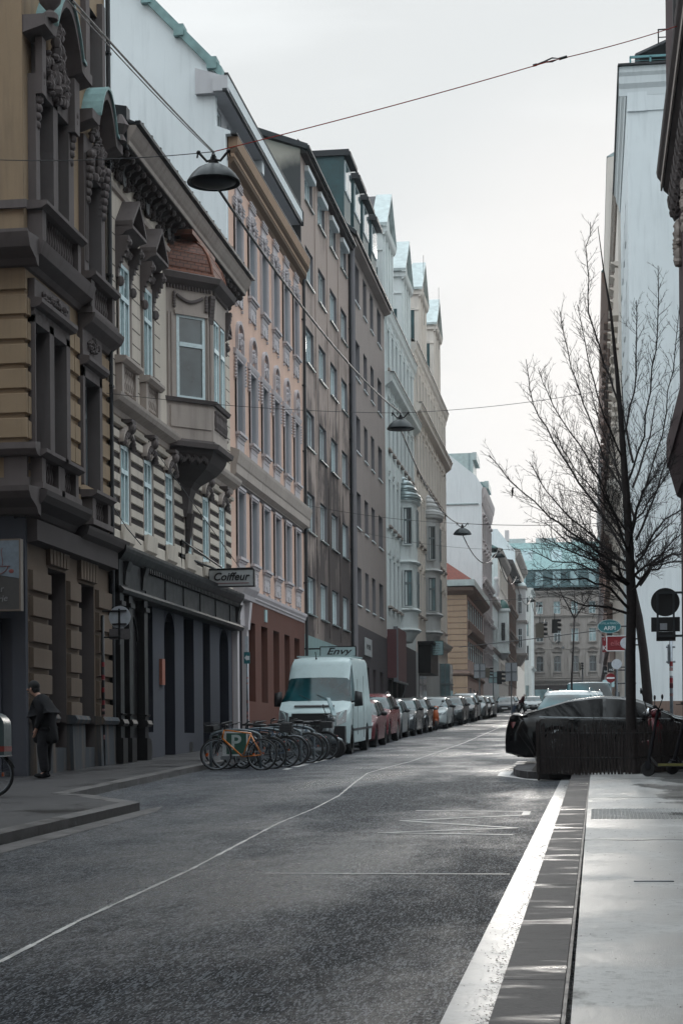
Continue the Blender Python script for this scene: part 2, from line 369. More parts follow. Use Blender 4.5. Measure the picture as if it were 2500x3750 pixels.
P_BIG = [(0, 0), (.08, 0), (.10, .12), (.35, .22), (.38, .40), (.62, .46), (.66, .60), (.70, .66), (.70, .72), (0, .80)]
P_MED = [(0, 0), (.05, 0), (.08, .10), (.28, .18), (.30, .30), (.40, .36), (.42, .44), (0, .50)]
P_SM = [(0, 0), (.04, 0), (.07, .06), (.16, .10), (.17, .18), (0, .20)]
P_STR = [(0, 0), (.05, .01), (.07, .05), (.07, .12), (0, .14)]
_wc = {}
W0 = dict(depth=.12, frame='frame_t', pane='glass', reveal='reveal', fw=.07, transom=.68, mull=1, arch=0, bars=0, sill=None, sillm='pinktrim', sur=None, surm='pinktrim', head=None, headm=None, roller=0)
def wst(**k): d = dict(W0); d.update(k); return d
def arc_pts(w, h, rise, n=10):
    r = ((w / 2) ** 2 + rise ** 2) / (2 * rise); cz = h - r; a0 = math.asin(min(1, (w / 2) / r))
    if rise > w / 2 - 1e-6: a0 = math.pi / 2
    return [(w / 2 + r * math.sin(-a0 + 2 * a0 * k / n), cz + r * math.cos(-a0 + 2 * a0 * k / n)) for k in range(n + 1)]
def window_meshes(side, w, h, st):
    key = (side, round(w, 3), round(h, 3), tuple(sorted((k, str(v)) for k, v in st.items())))
    if key in _wc: return _wc[key]
    F = CF(0, 0) if side == 'C' else {'L': LF, 'R': RF, 'F': FF}[side](0); N = lambda: MB(F); d = st['depth']; fw = st['fw']; out = {}
    m = N(); a, b = -d, -d + .05
    m.box(0, fw, a, b, 0, h); m.box(w - fw, w, a, b, 0, h); m.box(fw, w - fw, a, b, 0, fw); m.box(fw, w - fw, a, b, h - fw - (.12 if st['arch'] else 0), h)
    if st['transom']:
        zt = h * st['transom']; m.box(fw, w - fw, a - .005, b + .02, zt, zt + .11)
    if st['mull']:
        for k in range(st['mull']):
            u = w * (k + 1) / (st['mull'] + 1); m.box(u - .035, u + .035, a - .002, b + .006, fw, (h * st['transom']) if st['transom'] else h - fw)
            if st['transom']: m.box(u - .02, u + .02, a - .002, b + .002, h * st['transom'] + .11, h - fw)
    for k in range(st['bars']):
        z = h * (k + 1) / (st['bars'] + 1); m.box(fw, w - fw, a + .003, b - .01, z - .015, z + .015)
    out['window'] = m.mesh('window', M[st['frame']])
    m = N(); m.poly([(fw, -d + .02, fw), (w - fw, -d + .02, fw), (w - fw, -d + .02, h - fw), (fw, -d + .02, h - fw)]); out['pane'] = m.mesh('pane', M[st['pane']])
    m = N(); D = d + .01
    m.poly([(0, 0, 0), (0, -D, 0), (0, -D, h), (0, 0, h)]); m.poly([(w, 0, 0), (w, -D, 0), (w, -D, h), (w, 0, h)])
    m.poly([(0, 0, 0), (w, 0, 0), (w, -D, 0), (0, -D, 0)]); m.poly([(0, 0, h), (w, 0, h), (w, -D, h), (0, -D, h)])
    if st['arch']:
        pts = arc_pts(w, h, st['arch']); n = len(pts) // 2
        for k in range(len(pts) - 1):
            p, q = pts[k], pts[k + 1]; cx = 0 if k < n else w
            m.poly([(cx, .001, h), (p[0], .001, p[1]), (q[0], .001, q[1])]); m.poly([(p[0], .001, p[1]), (p[0], -D, p[1]), (q[0], -D, q[1]), (q[0], .001, q[1])])
        m.poly([(0, .001, h), (pts[n][0], .001, pts[n][1]), (w, .001, h)])
    out['reveal'] = m.mesh('reveal', M[st['reveal']])
    if st['sill']:
        m = N(); o, t, ex = st['sill'][:3]
        m.box(-ex, w + ex, -d, o, -t, 0)
        if len(st['sill']) > 3:    # moulded sill on an apron
            ap = st['sill'][3]; m.box(-ex + .04, w + ex - .04, 0, o * .65, -t - .07, -t); m.box(-ex + .09, w + ex - .09, 0, o * .4, -t - .2, -t - .07); m.box(-.02, w + .02, 0, .05, -t - ap, -t - .2)
        out['sill'] = m.mesh('sill', M[st['sillm']])
    if st['sur']:
        e, o = st['sur'][:2]; m = N(); m.box(-e, 0, 0, o, 0, h + e); m.box(w, w + e, 0, o, 0, h + e); m.box(0, w, 0, o, h, h + e)
        m.box(-e, -e + .05, 0, o + .03, 0, h + e); m.box(w + e - .05, w + e, 0, o + .03, 0, h + e)
        out['surround'] = m.mesh('surround', M[st['surm']])
    hd = st['head']
    if hd:
        m = N(); e = (st['sur'][0] if st['sur'] else .08) + .06; kind = hd[0]; zh = h + (st['sur'][0] if st['sur'] else 0) + hd[1]; o = hd[2]
        prof = [(0, 0), (o * .4, .02), (o * .6, .10), (o, .15), (o, .22), (0, .25)]
        if kind in ('cap', 'tri', 'seg'): m.sweep([(a_, zh + b_) for a_, b_ in prof], -e, w + e)
        if kind == 'tri':
            H = hd[3]; z0 = zh + .22
            for s1, s2 in ((-e, w / 2), (w + e, w / 2)):
                m.prism([(s1, 0, z0), (s1, o, z0), (s1, o, z0 + .12), (s1, 0, z0 + .12)], [(s2, 0, z0 + H), (s2, o, z0 + H), (s2, o, z0 + H + .12), (s2, 0, z0 + H + .12)])
            m.prism([(-e + .1, 0, z0), (w + e - .1, 0, z0), (w / 2, 0, z0 + H - .03)], [(-e + .1, .1, z0), (w + e - .1, .1, z0), (w / 2, .1, z0 + H - .03)])
        if kind == 'seg' or kind == 'fan':
            H = hd[3]; W2 = w + 2 * e; z0 = zh + (.22 if kind == 'seg' else 0); pts = arc_pts(W2, H, H, 12); N2 = len(pts)
            th = .13 if kind == 'seg' else .1
            for k in range(N2 - 1):
                p, q = pts[k], pts[k + 1]
                m.prism([(p[0] - e, 0, z0 + p[1]), (p[0] - e, o, z0 + p[1]), (p[0] - e, o, z0 + p[1] + th), (p[0] - e, 0, z0 + p[1] + th)],
                        [(q[0] - e, 0, z0 + q[1]), (q[0] - e, o, z0 + q[1]), (q[0] - e, o, z0 + q[1] + th), (q[0] - e, 0, z0 + q[1] + th)])
            m.prism([(-e + .06, 0, z0)] + [(p[0] - e, 0, z0 + p[1] - .03) for p in pts[1:-1]] + [(w + e - .06, 0, z0)], [(-e + .06, .05, z0)] + [(p[0] - e, .05, z0 + p[1] - .03) for p in pts[1:-1]] + [(w + e - .06, .05, z0)])
            rr = random.Random(3)
            for k in range(9): m.ball((w / 2 + rr.uniform(-.25, .25) * w, .08, z0 + H * .45 + rr.uniform(-.3, .3) * H), (.07, .07, .09), 6, 4)
        if len(hd) > 4:    # consoles either side
            for u in (-e + .08, w + e - .08):
                zt = zh; L = hd[4]
                for k in range(8):
                    t_ = k / 7; m.box(u - .08, u + .08, 0, o * (.75 - .6 * t_) + .04 * math.sin(t_ * 6.3), zt - L * (k + 1) / 8, zt - L * k / 8)
                m.ball((u, .1, zt - L - .08), (.09, .1, .13), 6, 4); m.ball((u, o * .7, zt - .15), (.1, .1, .1), 6, 4)
            rr = random.Random(5)
            for k in range(22): m.ball((w / 2 + (k / 21 - .5) * w * .9, .08, zh - .17 - .10 * math.sin(k / 21 * math.pi * 3) ** 2 + rr.uniform(-.03, .03)), (.06, .07, .06), 5, 4)
        out['pediment'] = m.mesh('pediment', M[st['headm'] or st['surm']], 'auto')
    if st['roller']:
        m = N(); m.box(-.02, w + .02, -d, .16, h - .02, h + st['roller']); out['roller_blind_box'] = m.mesh('roller_blind_box', M['white3'])
    _wc[key] = out; return out
_rw = random.Random(77)
def place_window(b, u0, u1, z0, z1, st, parent=None, name='window', F=None, side=None):
    if st['pane'] in ('glass', 'glass_s'): st = dict(st, pane=_rw.choice([st['pane']] * 3 + ['glass', 'glass_c', 'glass_d']), transom=st['transom'] and _rw.choice([st['transom']] * 3 + [round(st['transom'] + .02, 3)]))
    ms = window_meshes(side or b.side, u1 - u0, z1 - z0, st); loc = (F or b.F)(u0, 0, z0)
    wo = addmesh(name, ms['window'], parent or b.root, loc)
    for k, me in ms.items():
        if k != 'window':
            o = bpy.data.objects.new(k, me); COL.objects.link(o); o.parent = wo
    return wo
def flat_roof(b, z, rise, mat='sheet_d', run=5.5, over=.0, name='roof', u0=None, u1=None, dz=0):
    u0 = b.u0 if u0 is None else u0; u1 = b.u1 if u1 is None else u1
    m = b.mb(); m.prism([(u0, over, z), (u0, -2 * run, z), (u0, -run, z + rise)], [(u1, over, z), (u1, -2 * run, z), (u1, -run, z + rise)]); return b.put(m, name, mat)
def baluster_row(m, u0, u1, w, z0, z1, n, r=.05):
    h = z1 - z0
    for k in range(n):
        u = u0 + (u1 - u0) * (k + .5) / n
        m.lathe([(r * .7, 0), (r * .7, h * .08), (r * .45, h * .12), (r, h * .4), (r * .4, h * .82), (r * .7, h * .92), (r * .7, h)], (u, w, z0), 6)
def garland(m, u, w, z, W, H, n=26, seed=1, r=.06):
    rr = random.Random(seed)
    for k in range(n):
        t = rr.uniform(0, 2 * math.pi); q = math.sqrt(rr.random())
        m.ball((u + W / 2 * q * math.cos(t), w, z + H / 2 * q * math.sin(t)), (r * rr.uniform(.7, 1.5), r * rr.uniform(.9, 1.6), r * rr.uniform(.7, 1.6)), 6, 4)
def blocks(m, u0, u1, zs, gap=.13, w=.06, ch=.035):
    for a, b in zip(zs[:-1], zs[1:]):
        z0, z1 = a + gap / 2, b - gap / 2
        m.prism([(u0, 0, z0), (u1, 0, z0), (u1, 0, z1), (u0, 0, z1)], [(u0 + .01, w, z0 + ch), (u1 - .01, w, z0 + ch), (u1 - .01, w, z1 - ch), (u0 + .01, w, z1 - ch)])
def downpipe(b, u, z0, z1, mat='sheet_d', r=.055, w=.09):
    m = b.mb(); m.tube([(u, w, z0), (u, w, z1)], r, 8)
    for k in range(int((z1 - z0) / 2.5)): m.box(u - .08, u + .08, 0, w + .06, z0 + 1 + k * 2.5, z0 + 1.05 + k * 2.5)
    return b.put(m, 'downpipe', mat)

# ================================================================ B1: ochre corner house
b = Bld('corner_house', 'ochre corner house with dark carved window surrounds and balustrades, at the left edge', 'house', 'L', XL, 33.0, 38.9, gz(33)); b.k = .62
ZT = 21.5
st_b1 = wst(depth=.22, frame='frame_g', reveal='stone', pane='glass_s', transom=.68, mull=0)
# second floor (top in view) and first floor, ground openings
for (a, c) in ((33.55, 34.45), (34.75, 35.5)): b.win(a, c, 12.05, 14.35, st_b1)
b.win(37.05, 38.1, 11.55, 13.85, st_b1)
for (a, c) in ((33.25, 34.15), (34.45, 35.3)): b.win(a, c, 7.4, 9.75, st_b1)
b.win(36.72, 37.85, 7.15, 9.4, st_b1)
b.win(37.3, 38.3, 15.9, 17.7, st_b1); b.win(33.9, 35.4, 16.9, 19.2, st_b1)
st_g = wst(depth=.5, frame='stone_dark', reveal='stone', pane='glass_d', transom=.8, mull=0)
b.win(34.35, 35.55, 1.5, 5.1, st_g); b.win(36.5, 37.65, 1.5, 5.0, st_g)
b.wall('ochre', 6.2, ZT, depth=9); b.wall('ochre_low', 2.02, 6.2, depth=9); b.wall('plinth', .4, 2.02, depth=9, name='base')
b.dowins()
m = b.mb()    # projecting window bay of the near axis: stone panel round the twin windows
fr = lambda a, c, z0, z1: holes(m, a, c, z0, z1, b.ops, .16)
m.box(33.3, 33.55, .0, .16, 11.9, 14.6); m.box(34.45, 34.75, 0, .16, 11.9, 14.6); m.box(35.5, 35.85, 0, .16, 11.9, 14.6); m.box(33.55, 35.5, 0, .16, 14.35, 15.3)
m.box(33.3, 33.55, .16, .30, 14.2, 15.3); m.box(35.5, 35.85, .16, .30, 14.2, 15.3)
m.box(33.2, 33.25, 0, .14, 7.35, 9.9); m.box(34.15, 34.45, 0, .14, 7.35, 9.9); m.box(35.3, 35.55, 0, .14, 7.35, 9.9); m.box(33.2, 35.55, 0, .14, 9.75, 10.6)
m.sweep([(0, 10.0), (.25, 10.05), (.3, 10.12), (.3, 10.2), (0, 10.25)], 33.15, 35.6)
m.box(36.75, 37.05, 0, .12, 11.4, 14.6); m.box(38.1, 38.4, 0, .12, 11.4, 14.6); m.box(37.05, 38.1, 0, .12, 13.85, 14.6)
m.box(36.55, 36.72, 0, .12, 7.1, 9.6); m.box(37.85, 38.05, 0, .12, 7.1, 9.6); m.box(36.55, 38.05, 0, .12, 9.4, 10.4)
m.sweep([(0, 9.6), (.22, 9.65), (.28, 9.72), (.28, 9.8), (0, 9.85)], 36.5, 38.1)
for u0_, u1_, z_ in ((37.0, 37.3, 15.8), (38.3, 38.55, 15.8)): m.box(u0_, u1_, 0, .12, z_, 18.0)
for k in range(5): m.box(36.8 + .05 * k, 36.82 + .05 * k, .12, .14, 11.9, 14.2)
b.put(m, 'window_surround', 'stone')
m = b.mb()    # carved cartouches
garland(m, 34.5, .2, 14.9, 1.6, .9, 60, 2, .08); garland(m, 34.5, .25, 15.3, .5, 1.5, 30, 3, .09); garland(m, 37.6, .18, 14.4, 1.0, 1.2, 45, 4, .07)
for u_, z_ in ((33.45, 14.6), (35.7, 14.6), (36.95, 14.2), (38.2, 14.2)):
    for k in range(7): m.ball((u_, .22 - .02 * k, z_ - k * .16), (.12, .12, .11), 7, 5)
garland(m, 34.4, .18, 10.35, 1.6, .35, 30, 7, .05); garland(m, 37.3, .15, 10.15, .9, .3, 20, 8, .05)
b.put(m, 'carved_ornament', 'stone', 'auto')
def hood(b, u0, u1, z, out, rise):
    """curved open pediment: flat ear, arched copper-topped hood, flat ear"""
    W = u1 - u0; n = 18; pts = []
    for k in range(n + 1):
        t_ = k / n; s_ = min(1, max(0, (t_ - .22) / .56)); pts.append((u0 + W * t_, z + rise * math.sin(math.pi * s_) ** .8 if 0 < s_ < 1 else z))
    for nm, mt, lo, hi, oo in (('pediment', 'stone', -.34, 0, out), ('copper_hood', 'verdigris', .004, .07, out + .05)):
        m = b.mb()
        for (a, za), (c, zc) in zip(pts[:-1], pts[1:]):
            if nm == 'copper_hood' and not (.2 < (a - u0) / W < .8): continue
            m.prism([(a, 0, za + lo), (a, oo, za + lo * .6 if lo < 0 else za + lo), (a, oo, za + hi), (a, 0, za + hi)], [(c, 0, zc + lo), (c, oo, zc + lo * .6 if lo < 0 else zc + lo), (c, oo, zc + hi), (c, 0, zc + hi)])
        b.put(m, nm, mt)
hood(b, 33.0, 36.3, 15.62, .45, .95); hood(b, 36.4, 38.85, 15.0, .42, .8)
m = b.mb(); m.lathe([(.16, 0), (.16, .1), (.07, .18), (.2, .32), (.24, .5), (.1, .7), (.14, .8), (0.02, .95)], (33.35, .45, 15.62), 10); m.lathe([(.14, 0), (.07, .15), (.2, .35), (.05, .6)], (38.55, .45, 15.0), 8); b.put(m, 'urn', 'stone', 'auto')
for (u0_, u1_, z0_, z1_, n_) in ((33.35, 35.75, 11.3, 11.92, 13), (36.75, 38.4, 10.85, 11.45, 8), (33.2, 34.25, 6.62, 7.1, 5), (34.45, 35.45, 6.62, 7.1, 5), (36.7, 37.9, 6.35, 6.8, 6)):
    m = b.mb(); baluster_row(m, u0_ + .15, u1_ - .1, .16, z0_, z1_, n_, .055); m.box(u0_ - .12, u0_ + .12, 0, .3, z0_, z1_); m.box(u1_ - .1, u1_ + .1, 0, .3, z0_, z1_)
    m.sweep([(0, z1_), (.3, z1_ + .02), (.42, z1_ + .09), (.42, z1_ + .16), (0, z1_ + .18)], u0_ - .2, u1_ + .2); m.box(u0_ - .2, u1_ + .2, 0, .34, z0_ - .12, z0_); b.put(m, 'balustrade', 'stone')
b.cornice([(0, 0), (.1, .02), (.2, .12), (.55, .25), (.62, .4), (.66, .5), (0, .56)], 10.75, 'stone', 32.95, 36.6)
b.cornice([(0, 0), (.1, .02), (.2, .12), (.5, .25), (.6, .36), (.62, .44), (0, .5)], 10.3, 'stone', 36.6, 39.0)
b.cornice([(0, 0), (.15, .04), (.25, .15), (.6, .28), (.72, .4), (.74, .5), (0, .56)], 5.95, 'stone_dark', 32.9, 36.0)
b.cornice([(0, 0), (.15, .04), (.25, .15), (.55, .28), (.62, .4), (.64, .46), (0, .5)], 5.68, 'stone_dark', 36.0, 39.3)
b.cornice([(0, 0), (.35, .05), (.35, .45), (0, .5)], 5.45, 'stone_dark', 33.0, 38.9, name='frieze')
m = b.mb()    # rusticated quoin blocks
zq = [6.45 + .475 * k for k in range(9)]
for a, c in ((32.99, 33.18), (35.6, 36.1), (36.12, 36.52), (38.08, 38.85)): blocks(m, a, c, zq, .09, .07, .03)
b.put(m, 'rustication', 'ochre')
m = b.mb()
for a, c in ((33.1, 34.3), (35.6, 36.4), (37.75, 38.85)): blocks(m, a, c, [2.0 + .5 * k for k in range(7)], .09, .09, .02)
for k in range(6): m.prism([(34.25 + .22 * k, 0, 5.15), (34.45 + .22 * k, 0, 5.15), (34.4 + .25 * k, 0, 5.9), (34.16 + .25 * k, 0, 5.9)], [(34.27 + .22 * k, .09, 5.17), (34.43 + .22 * k, .09, 5.17), (34.38 + .25 * k, .09, 5.88), (34.18 + .25 * k, .09, 5.88)])
for k in range(6): m.prism([(36.4 + .22 * k, 0, 5.05), (36.6 + .22 * k, 0, 5.05), (36.6 + .24 * k, 0, 5.8), (36.37 + .24 * k, 0, 5.8)], [(36.42 + .22 * k, .09, 5.07), (36.58 + .22 * k, .09, 5.07), (36.58 + .24 * k, .09, 5.78), (36.39 + .24 * k, .09, 5.78)])
b.put(m, 'rustication', 'ochre_low')
for a, c in ((33.05, 34.35), (35.55, 36.5), (37.65, 38.85)): m = b.mb(); m.prism([(a, 0, .5), (c, 0, .5), (c, 0, 2.0), (a, 0, 2.0)], [(a + .02, .16, .5), (c - .02, .16, .5), (c - .02, .12, 2.0), (a + .02, .12, 2.0)]); m.sweep([(0, 1.98), (.2, 2.0), (.24, 2.08), (.2, 2.16), (0, 2.18)], a - .03, c + .03); b.put(m, 'plinth', 'plinth')
downpipe(b, 38.88, 1.1, 20)
# camera-facing corner wall of B1
G = FF(32.98); E = lambda: MB(G)
m = E(); holes(m, -20, XL, 6.0, 21.5, []); b.put(m, 'side_wall', 'ochre'); m = E(); holes(m, -20, XL, .4, 6.0, [(-13.4, -11.35, 1.2, 3.9)]); b.put(m, 'side_wall', 'shopgrey')
m = E(); blocks(m, -20, XL + .06, [7.42 + .475 * k for k in range(9)], .08, .06, .02); b.put(m, 'rustication', 'ochre')
m = E()
for prof, z in (([(0, 0), (.1, .02), (.2, .12), (.55, .25), (.62, .4), (.66, .5), (0, .56)], 10.75), ([(0, 0), (.15, .04), (.25, .15), (.6, .28), (.72, .4), (.74, .5), (0, .56)], 5.95)):
    m.sweep([(w_, z + h_) for w_, h_ in prof], -20, XL + .3)
m.box(-20, XL + .08, 0, .08, 11.88, 12.04); m.box(-20, XL + .1, 0, .10, 11.3, 11.48); m.sweep([(0, 7.1), (.2, 7.12), (.3, 7.22), (.3, 7.34), (0, 7.38)], -20, XL + .3); m.box(-20, XL + .1, 0, .1, 6.5, 6.7); m.box(-11.1, XL + .06, 0, .1, 6.7, 7.1)
b.put(m, 'cornice', 'stone')
m = E(); m.box(-20, -10.9, 0, .12, 4.0, 5.95); m.box(-11.35, -11.2, 0, .1, .5, 4.0); m.box(-10.95, XL + .02, 0, .14, .5, 5.9); b.put(m, 'shopfront', 'shopgrey')
m = E(); m.poly([(-13.4, -.1, 1.2), (-11.35, -.1, 1.2), (-11.35, -.1, 3.9), (-13.4, -.1, 3.9)]); sh = b.put(m, 'shop_window', 'glass_d')
m = E(); m.box(-13.4, -11.35, -.1, .04, 2.9, 3.02); m.box(-13.4, -11.35, -.05, .05, 1.1, 1.2); m.box(-11.45, -11.35, -.05, .06, 1.2, 3.9); b.put(m, 'window_bar', 'steel', parent=sh)
m = E(); m.box(-12.6, -11.6, .0, .02, 1.7, 2.6); b.put(m, 'notice', 'sign_grey', parent=sh)
m = E(); m.box(-20, -11.0, -.1, .45, .7, 1.05); b.put(m, 'doorstep', 'plinth')

# ================================================================ B2: cream house with oriel
b = Bld('oriel_house', 'cream two-storey house with copper-domed oriel, black shopfront and heavy bracketed eaves', 'house', 'L', XL, 38.9, 52.75, gz(45)); b.k = .62
arcx = [(39.85, 40.65), (42.0, 42.85), (44.2, 45.05), (46.4, 47.25), (48.6, 49.45), (50.83, 51.65)]
st_a = wst(depth=.03, frame='frame_t', pane='glass_c', reveal='frame_t', arch=.22, transom=.60, mull=1, fw=.09, sur=(.07, .02), surm='stone_light', head=('fan', -.17, .16, .34))
for a, c in arcx: b.win(a, c, 6.66, 8.62, st_a)
st_p = wst(depth=.02, frame='frame_t', pane='glass_c', reveal='frame_t', transom=.62, mull=1, fw=.09, sur=(.11, .035), surm='stone_light', head=('tri', .42, .42, .62, .95), headm='stone')
for a, c in ((39.85, 40.8), (42.1, 43.0), (50.0, 50.9)): b.win(a, c, 10.5, 12.72, st_p)
b.win(47.7, 48.5, 10.5, 12.72, wst(depth=.08, frame='frame_t', pane='glass_c', reveal='frame_t'))
st_s = wst(depth=.45, frame='shopgrey', reveal='shopdeep', pane='glass_d', transom=.65, mull=0, fw=.06)
for a, c, z0 in ((41.95, 42.9, 1.85), (44.1, 45.25, 1.2), (46.3, 47.5, 1.85), (48.65, 49.6, 1.5), (50.9, 52.2, 1.35)):
    b.win(a, c, z0, 4.95, dict(st_s, arch=.55 if a in (44.1, 50.9) else 0))
b.wall('cream', 6.05, 15.4, depth=8); b.wall('shopgrey', .6, 6.05, depth=8)
b.dowins()
m = b.mb(); holes(m, 38.98, 52.7, 6.45, 8.85, b.ops, .012); b.put(m, 'joint_bed', 'groove')
m = b.mb(); zs = [6.52 + .333 * k for k in range(8)]
prev = 38.99
for a, c in arcx + [(52.7, 0)]:
    blocks(m, prev, a - .09, zs, .12, .05, .02); prev = c + .09
b.put(m, 'rustication', 'cream')
for a, c in arcx:   # keystones with carved heads and leaves
    u = (a + c) / 2; m = b.mb()
    m.box(u - .12, u + .12, 0, .2, 8.75, 9.05); m.box(u - .18, u + .18, 0, .26, 9.02, 9.1); m.ball((u, .2, 8.9), (.13, .12, .14), 8, 6)
    for k in range(9):
        t_ = math.pi * (k / 8); m.ball((u - .42 * math.cos(t_), .12, 8.52 + .22 * math.sin(t_)), (.075, .1, .09), 6, 4)
    b.put(m, 'keystone', 'stone', 'auto')
m = b.mb(); m.sweep([(0, 8.86), (.1, 8.88), (.13, 8.96), (0, 9.02)], 38.95, 52.72); m.sweep([(0, 6.05), (.05, 6.05), (.07, 6.1), (.05, 6.45), (0, 6.5)], 38.95, 52.72)
for a, c in arcx: m.prism([(a - .12, .07, 6.2), (c + .12, .07, 6.2), (c + .12, .07, 6.62), (a - .12, .07, 6.62)], [(a - .1, .13, 6.26), (c + .1, .13, 6.26), (c + .05, .16, 6.64), (a - .05, .16, 6.64)])
b.put(m, 'string_course', 'cream')
b.cornice([(0, 0), (.06, .02), (.1, .14), (.42, .24), (.5, .34), (.52, .42), (0, .5)], 9.1, 'stone_light', 38.9, 52.9, name='cornice')
m = b.mb()    # horizontal joint lines of the piano nobile
for k in range(11):
    z = 10.0 + .36 * k; pr = 39.0
    for a, c in ((39.65, 41.0), (41.9, 43.2), (43.9, 49.0), (49.8, 51.1), (52.7, 0)):
        m.box(pr, a, -.0, .004, z, z + .022); pr = c
b.put(m, 'joint_line', 'groove')
for a, c in ((39.85, 40.8), (42.1, 43.0), (50.0, 50.9)):
    m = b.mb(); baluster_row(m, a, c, .08, 9.72, 10.28, 6, .06); m.box(a - .25, a - .05, 0, .16, 9.62, 10.3); m.box(c + .05, c + .25, 0, .16, 9.62, 10.3); m.sweep([(0, 10.3), (.2, 10.32), (.28, 10.4), (.28, 10.47), (0, 10.49)], a - .3, c + .3); b.put(m, 'balustrade', 'stone_light')
# frieze, oval windows, garlands and modillions under deep eaves
m = b.mb(); m.sweep([(0, 14.22), (.06, 14.25), (.09, 14.34), (0, 14.4)], 38.9, 52.7); b.put(m, 'string_course', 'stone_light')
m = b.mb(); rr = random.Random(9)
for k in range(13):
    u = 39.5 + 1.05 * k
    garland(m, u, .07, 14.72, .95, .42, 26, k, .055)
b.put(m, 'carved_frieze', 'stone_dark', 'auto')
for k in range(6):
    u = 40.1 + 2.2 * k; m = b.mb(); m.lathe([(.0, .0), (.17, .0), (.17, .03), (.13, .03)], (u, .1, 14.72), 12, 'y', (1, 1.4)); b.put(m, 'oval_window', 'frame_d')
m = b.mb()
for k in range(27):
    u = 39.2 + .51 * k
    m.sweep([(0, 14.82), (.15, 14.80), (.38, 14.94), (.42, 15.04), (0, 15.08)], u - .1, u + .1); m.ball((u, .40, 14.95), (.1, .09, .09), 6, 4); m.ball((u, .16, 14.82), (.1, .1, .09), 6, 4)
b.put(m, 'bracket', 'stone_dark')
b.cornice([(0, 15.08), (.85, 15.08), (.87, 15.18), (.95, 15.24), (1.05, 15.34), (1.13, 15.44), (1.13, 15.50), (0, 15.52)], 0, 'stone_light', 38.95, 52.7, name='eaves_cornice')
b.cornice([(0, 15.1), (.83, 15.1), (.83, 15.14), (0, 15.14)], -.05, 'stone_dark', 39.0, 52.65, name='soffit')
m = b.mb(); m.prism([(38.95, .76, 15.54), (38.95, -5, 18.2), (38.95, -5, 15.54)], [(52.75, .76, 15.54), (52.75, -5, 18.2), (52.75, -5, 15.54)]); m.box(38.95, 52.75, .68, .80, 15.52, 15.60)
for k in range(16): m.box(39.4 + .85 * k, 39.46 + .85 * k, .70, .76, 15.6, 15.7)
b.put(m, 'roof', 'sheet_d')
m = b.mb(); m.box(38.9, 39.1, -3.2, .5, 15.0, 15.6); m.prism([(38.7, .55, 15.55), (38.7, -5, 16.3), (38.7, -5, 16.8), (38.7, .55, 15.85)], [(39.0, .55, 15.55), (39.0, -5, 16.3), (39.0, -5, 16.8), (39.0, .55, 15.85)]); b.put(m, 'roof_edge', 'sheet_d')
# oriel: three-sided bay with 45 degree flanks on a corbel
def CF(x0, y0): q = math.sqrt(.5); return lambda u, w, z: (x0 + (u + w) * q, y0 + (u - w) * q, z)
oy0, oy1, op = 44.6, 48.4, 1.0
def ring(z, e=0):
    t_ = e * .41; return [(oy0 - e * 1.41, 0, z), (oy0 + op - t_, op + e, z), (oy1 - op + t_, op + e, z), (oy1 + e * 1.41, 0, z)]
def ringi(z, f):      # shrunk towards the wall
    c_ = (oy0 + oy1) / 2; return [(c_ + (u - c_) * (1 - f * .88), w_ * (1 - f), z) for u, w_, z_ in ring(0)]
m = b.mb(); m.prism(ring(9.45), ring(10.47)); m.prism(ring(12.72), ring(13.5)); m.prism([(oy0 + .5, 0, 10.47), (oy0 + 1.1, .6, 10.47), (oy1 - 1.1, .6, 10.47), (oy1 - .5, 0, 10.47)], [(oy0 + .5, 0, 12.72), (oy0 + 1.1, .6, 12.72), (oy1 - 1.1, .6, 12.72), (oy1 - .5, 0, 12.72)])
orl = b.put(m, 'oriel', 'stone_light')
CH = CF(XL, oy0)
m = MB(CH); m.box(0, .30, -.2, 0, 10.47, 12.72); m.box(1.19, 1.414, -.16, 0, 10.47, 12.72)
for u in (.04, .14, 1.24, 1.33): m.box(u, u + .05, 0, .03, 10.5, 12.7)
m.box(.24, 1.26, 0, .05, 12.66, 12.76); m.box(.1, 1.35, 0, .03, 9.75, 10.3)
b.put(m, 'pier', 'stone_light', parent=orl)
m = b.mb()
for u in (oy0 + op + .02, oy0 + op + .86, oy1 - op - .2): m.box(u, u + .14, op - .2, op - .01, 10.47, 12.72)
b.put(m, 'pier', 'stone_light', parent=orl)
m = b.mb()
for (z0, e0, z1, e1) in ((10.40, .07, 10.5, .11), (9.25, .14, 9.37, .17), (9.37, .05, 9.46, .03), (13.42, .04, 13.54, .22), (13.54, .22, 13.68, .27), (13.68, .27, 13.76, .08)): m.prism(ring(z0, e0), ring(z1, e1))
for k in range(20): m.box(oy0 + op + .05 + .085 * k, oy0 + op + .09 + .085 * k, op, op + .06, 13.32, 13.42)
b.put(m, 'moulding', 'stone', parent=orl)
m = MB(CH)
for k in range(15): m.box(.02 + .092 * k, .065 + .092 * k, 0, .06, 13.32, 13.42)
for k in range(26): m.ball((.33 + .03 * k, .03, 13.15 - .13 * math.sin(math.pi * k / 25)), (.035, .04, .05), 6, 4)
for u in (.22, 1.2):
    for k in range(6): m.ball((u, .05, 13.2 - .07 * k), (.05, .05, .05), 6, 4)
for u in (1.36,):
    for k in range(8): m.box(u - .07, u + .07, 0, .14 - .014 * k, 13.25 - .09 * (k + 1), 13.25 - .09 * k)
b.put(m, 'carved_ornament', 'stone', 'auto', parent=orl)
m = b.mb()
for k in range(8): m.box(oy1 - op - .1, oy1 - op + .05, op, op + .16 - .016 * k, 13.25 - .09 * (k + 1), 13.25 - .09 * k)
for k in range(3): baluster_row(m, oy0 + op + .15 + .5 * k, oy0 + op + .6 + .5 * k, op + .03, 9.8, 10.3, 4, .05)
b.put(m, 'balustrade', 'stone', parent=orl)
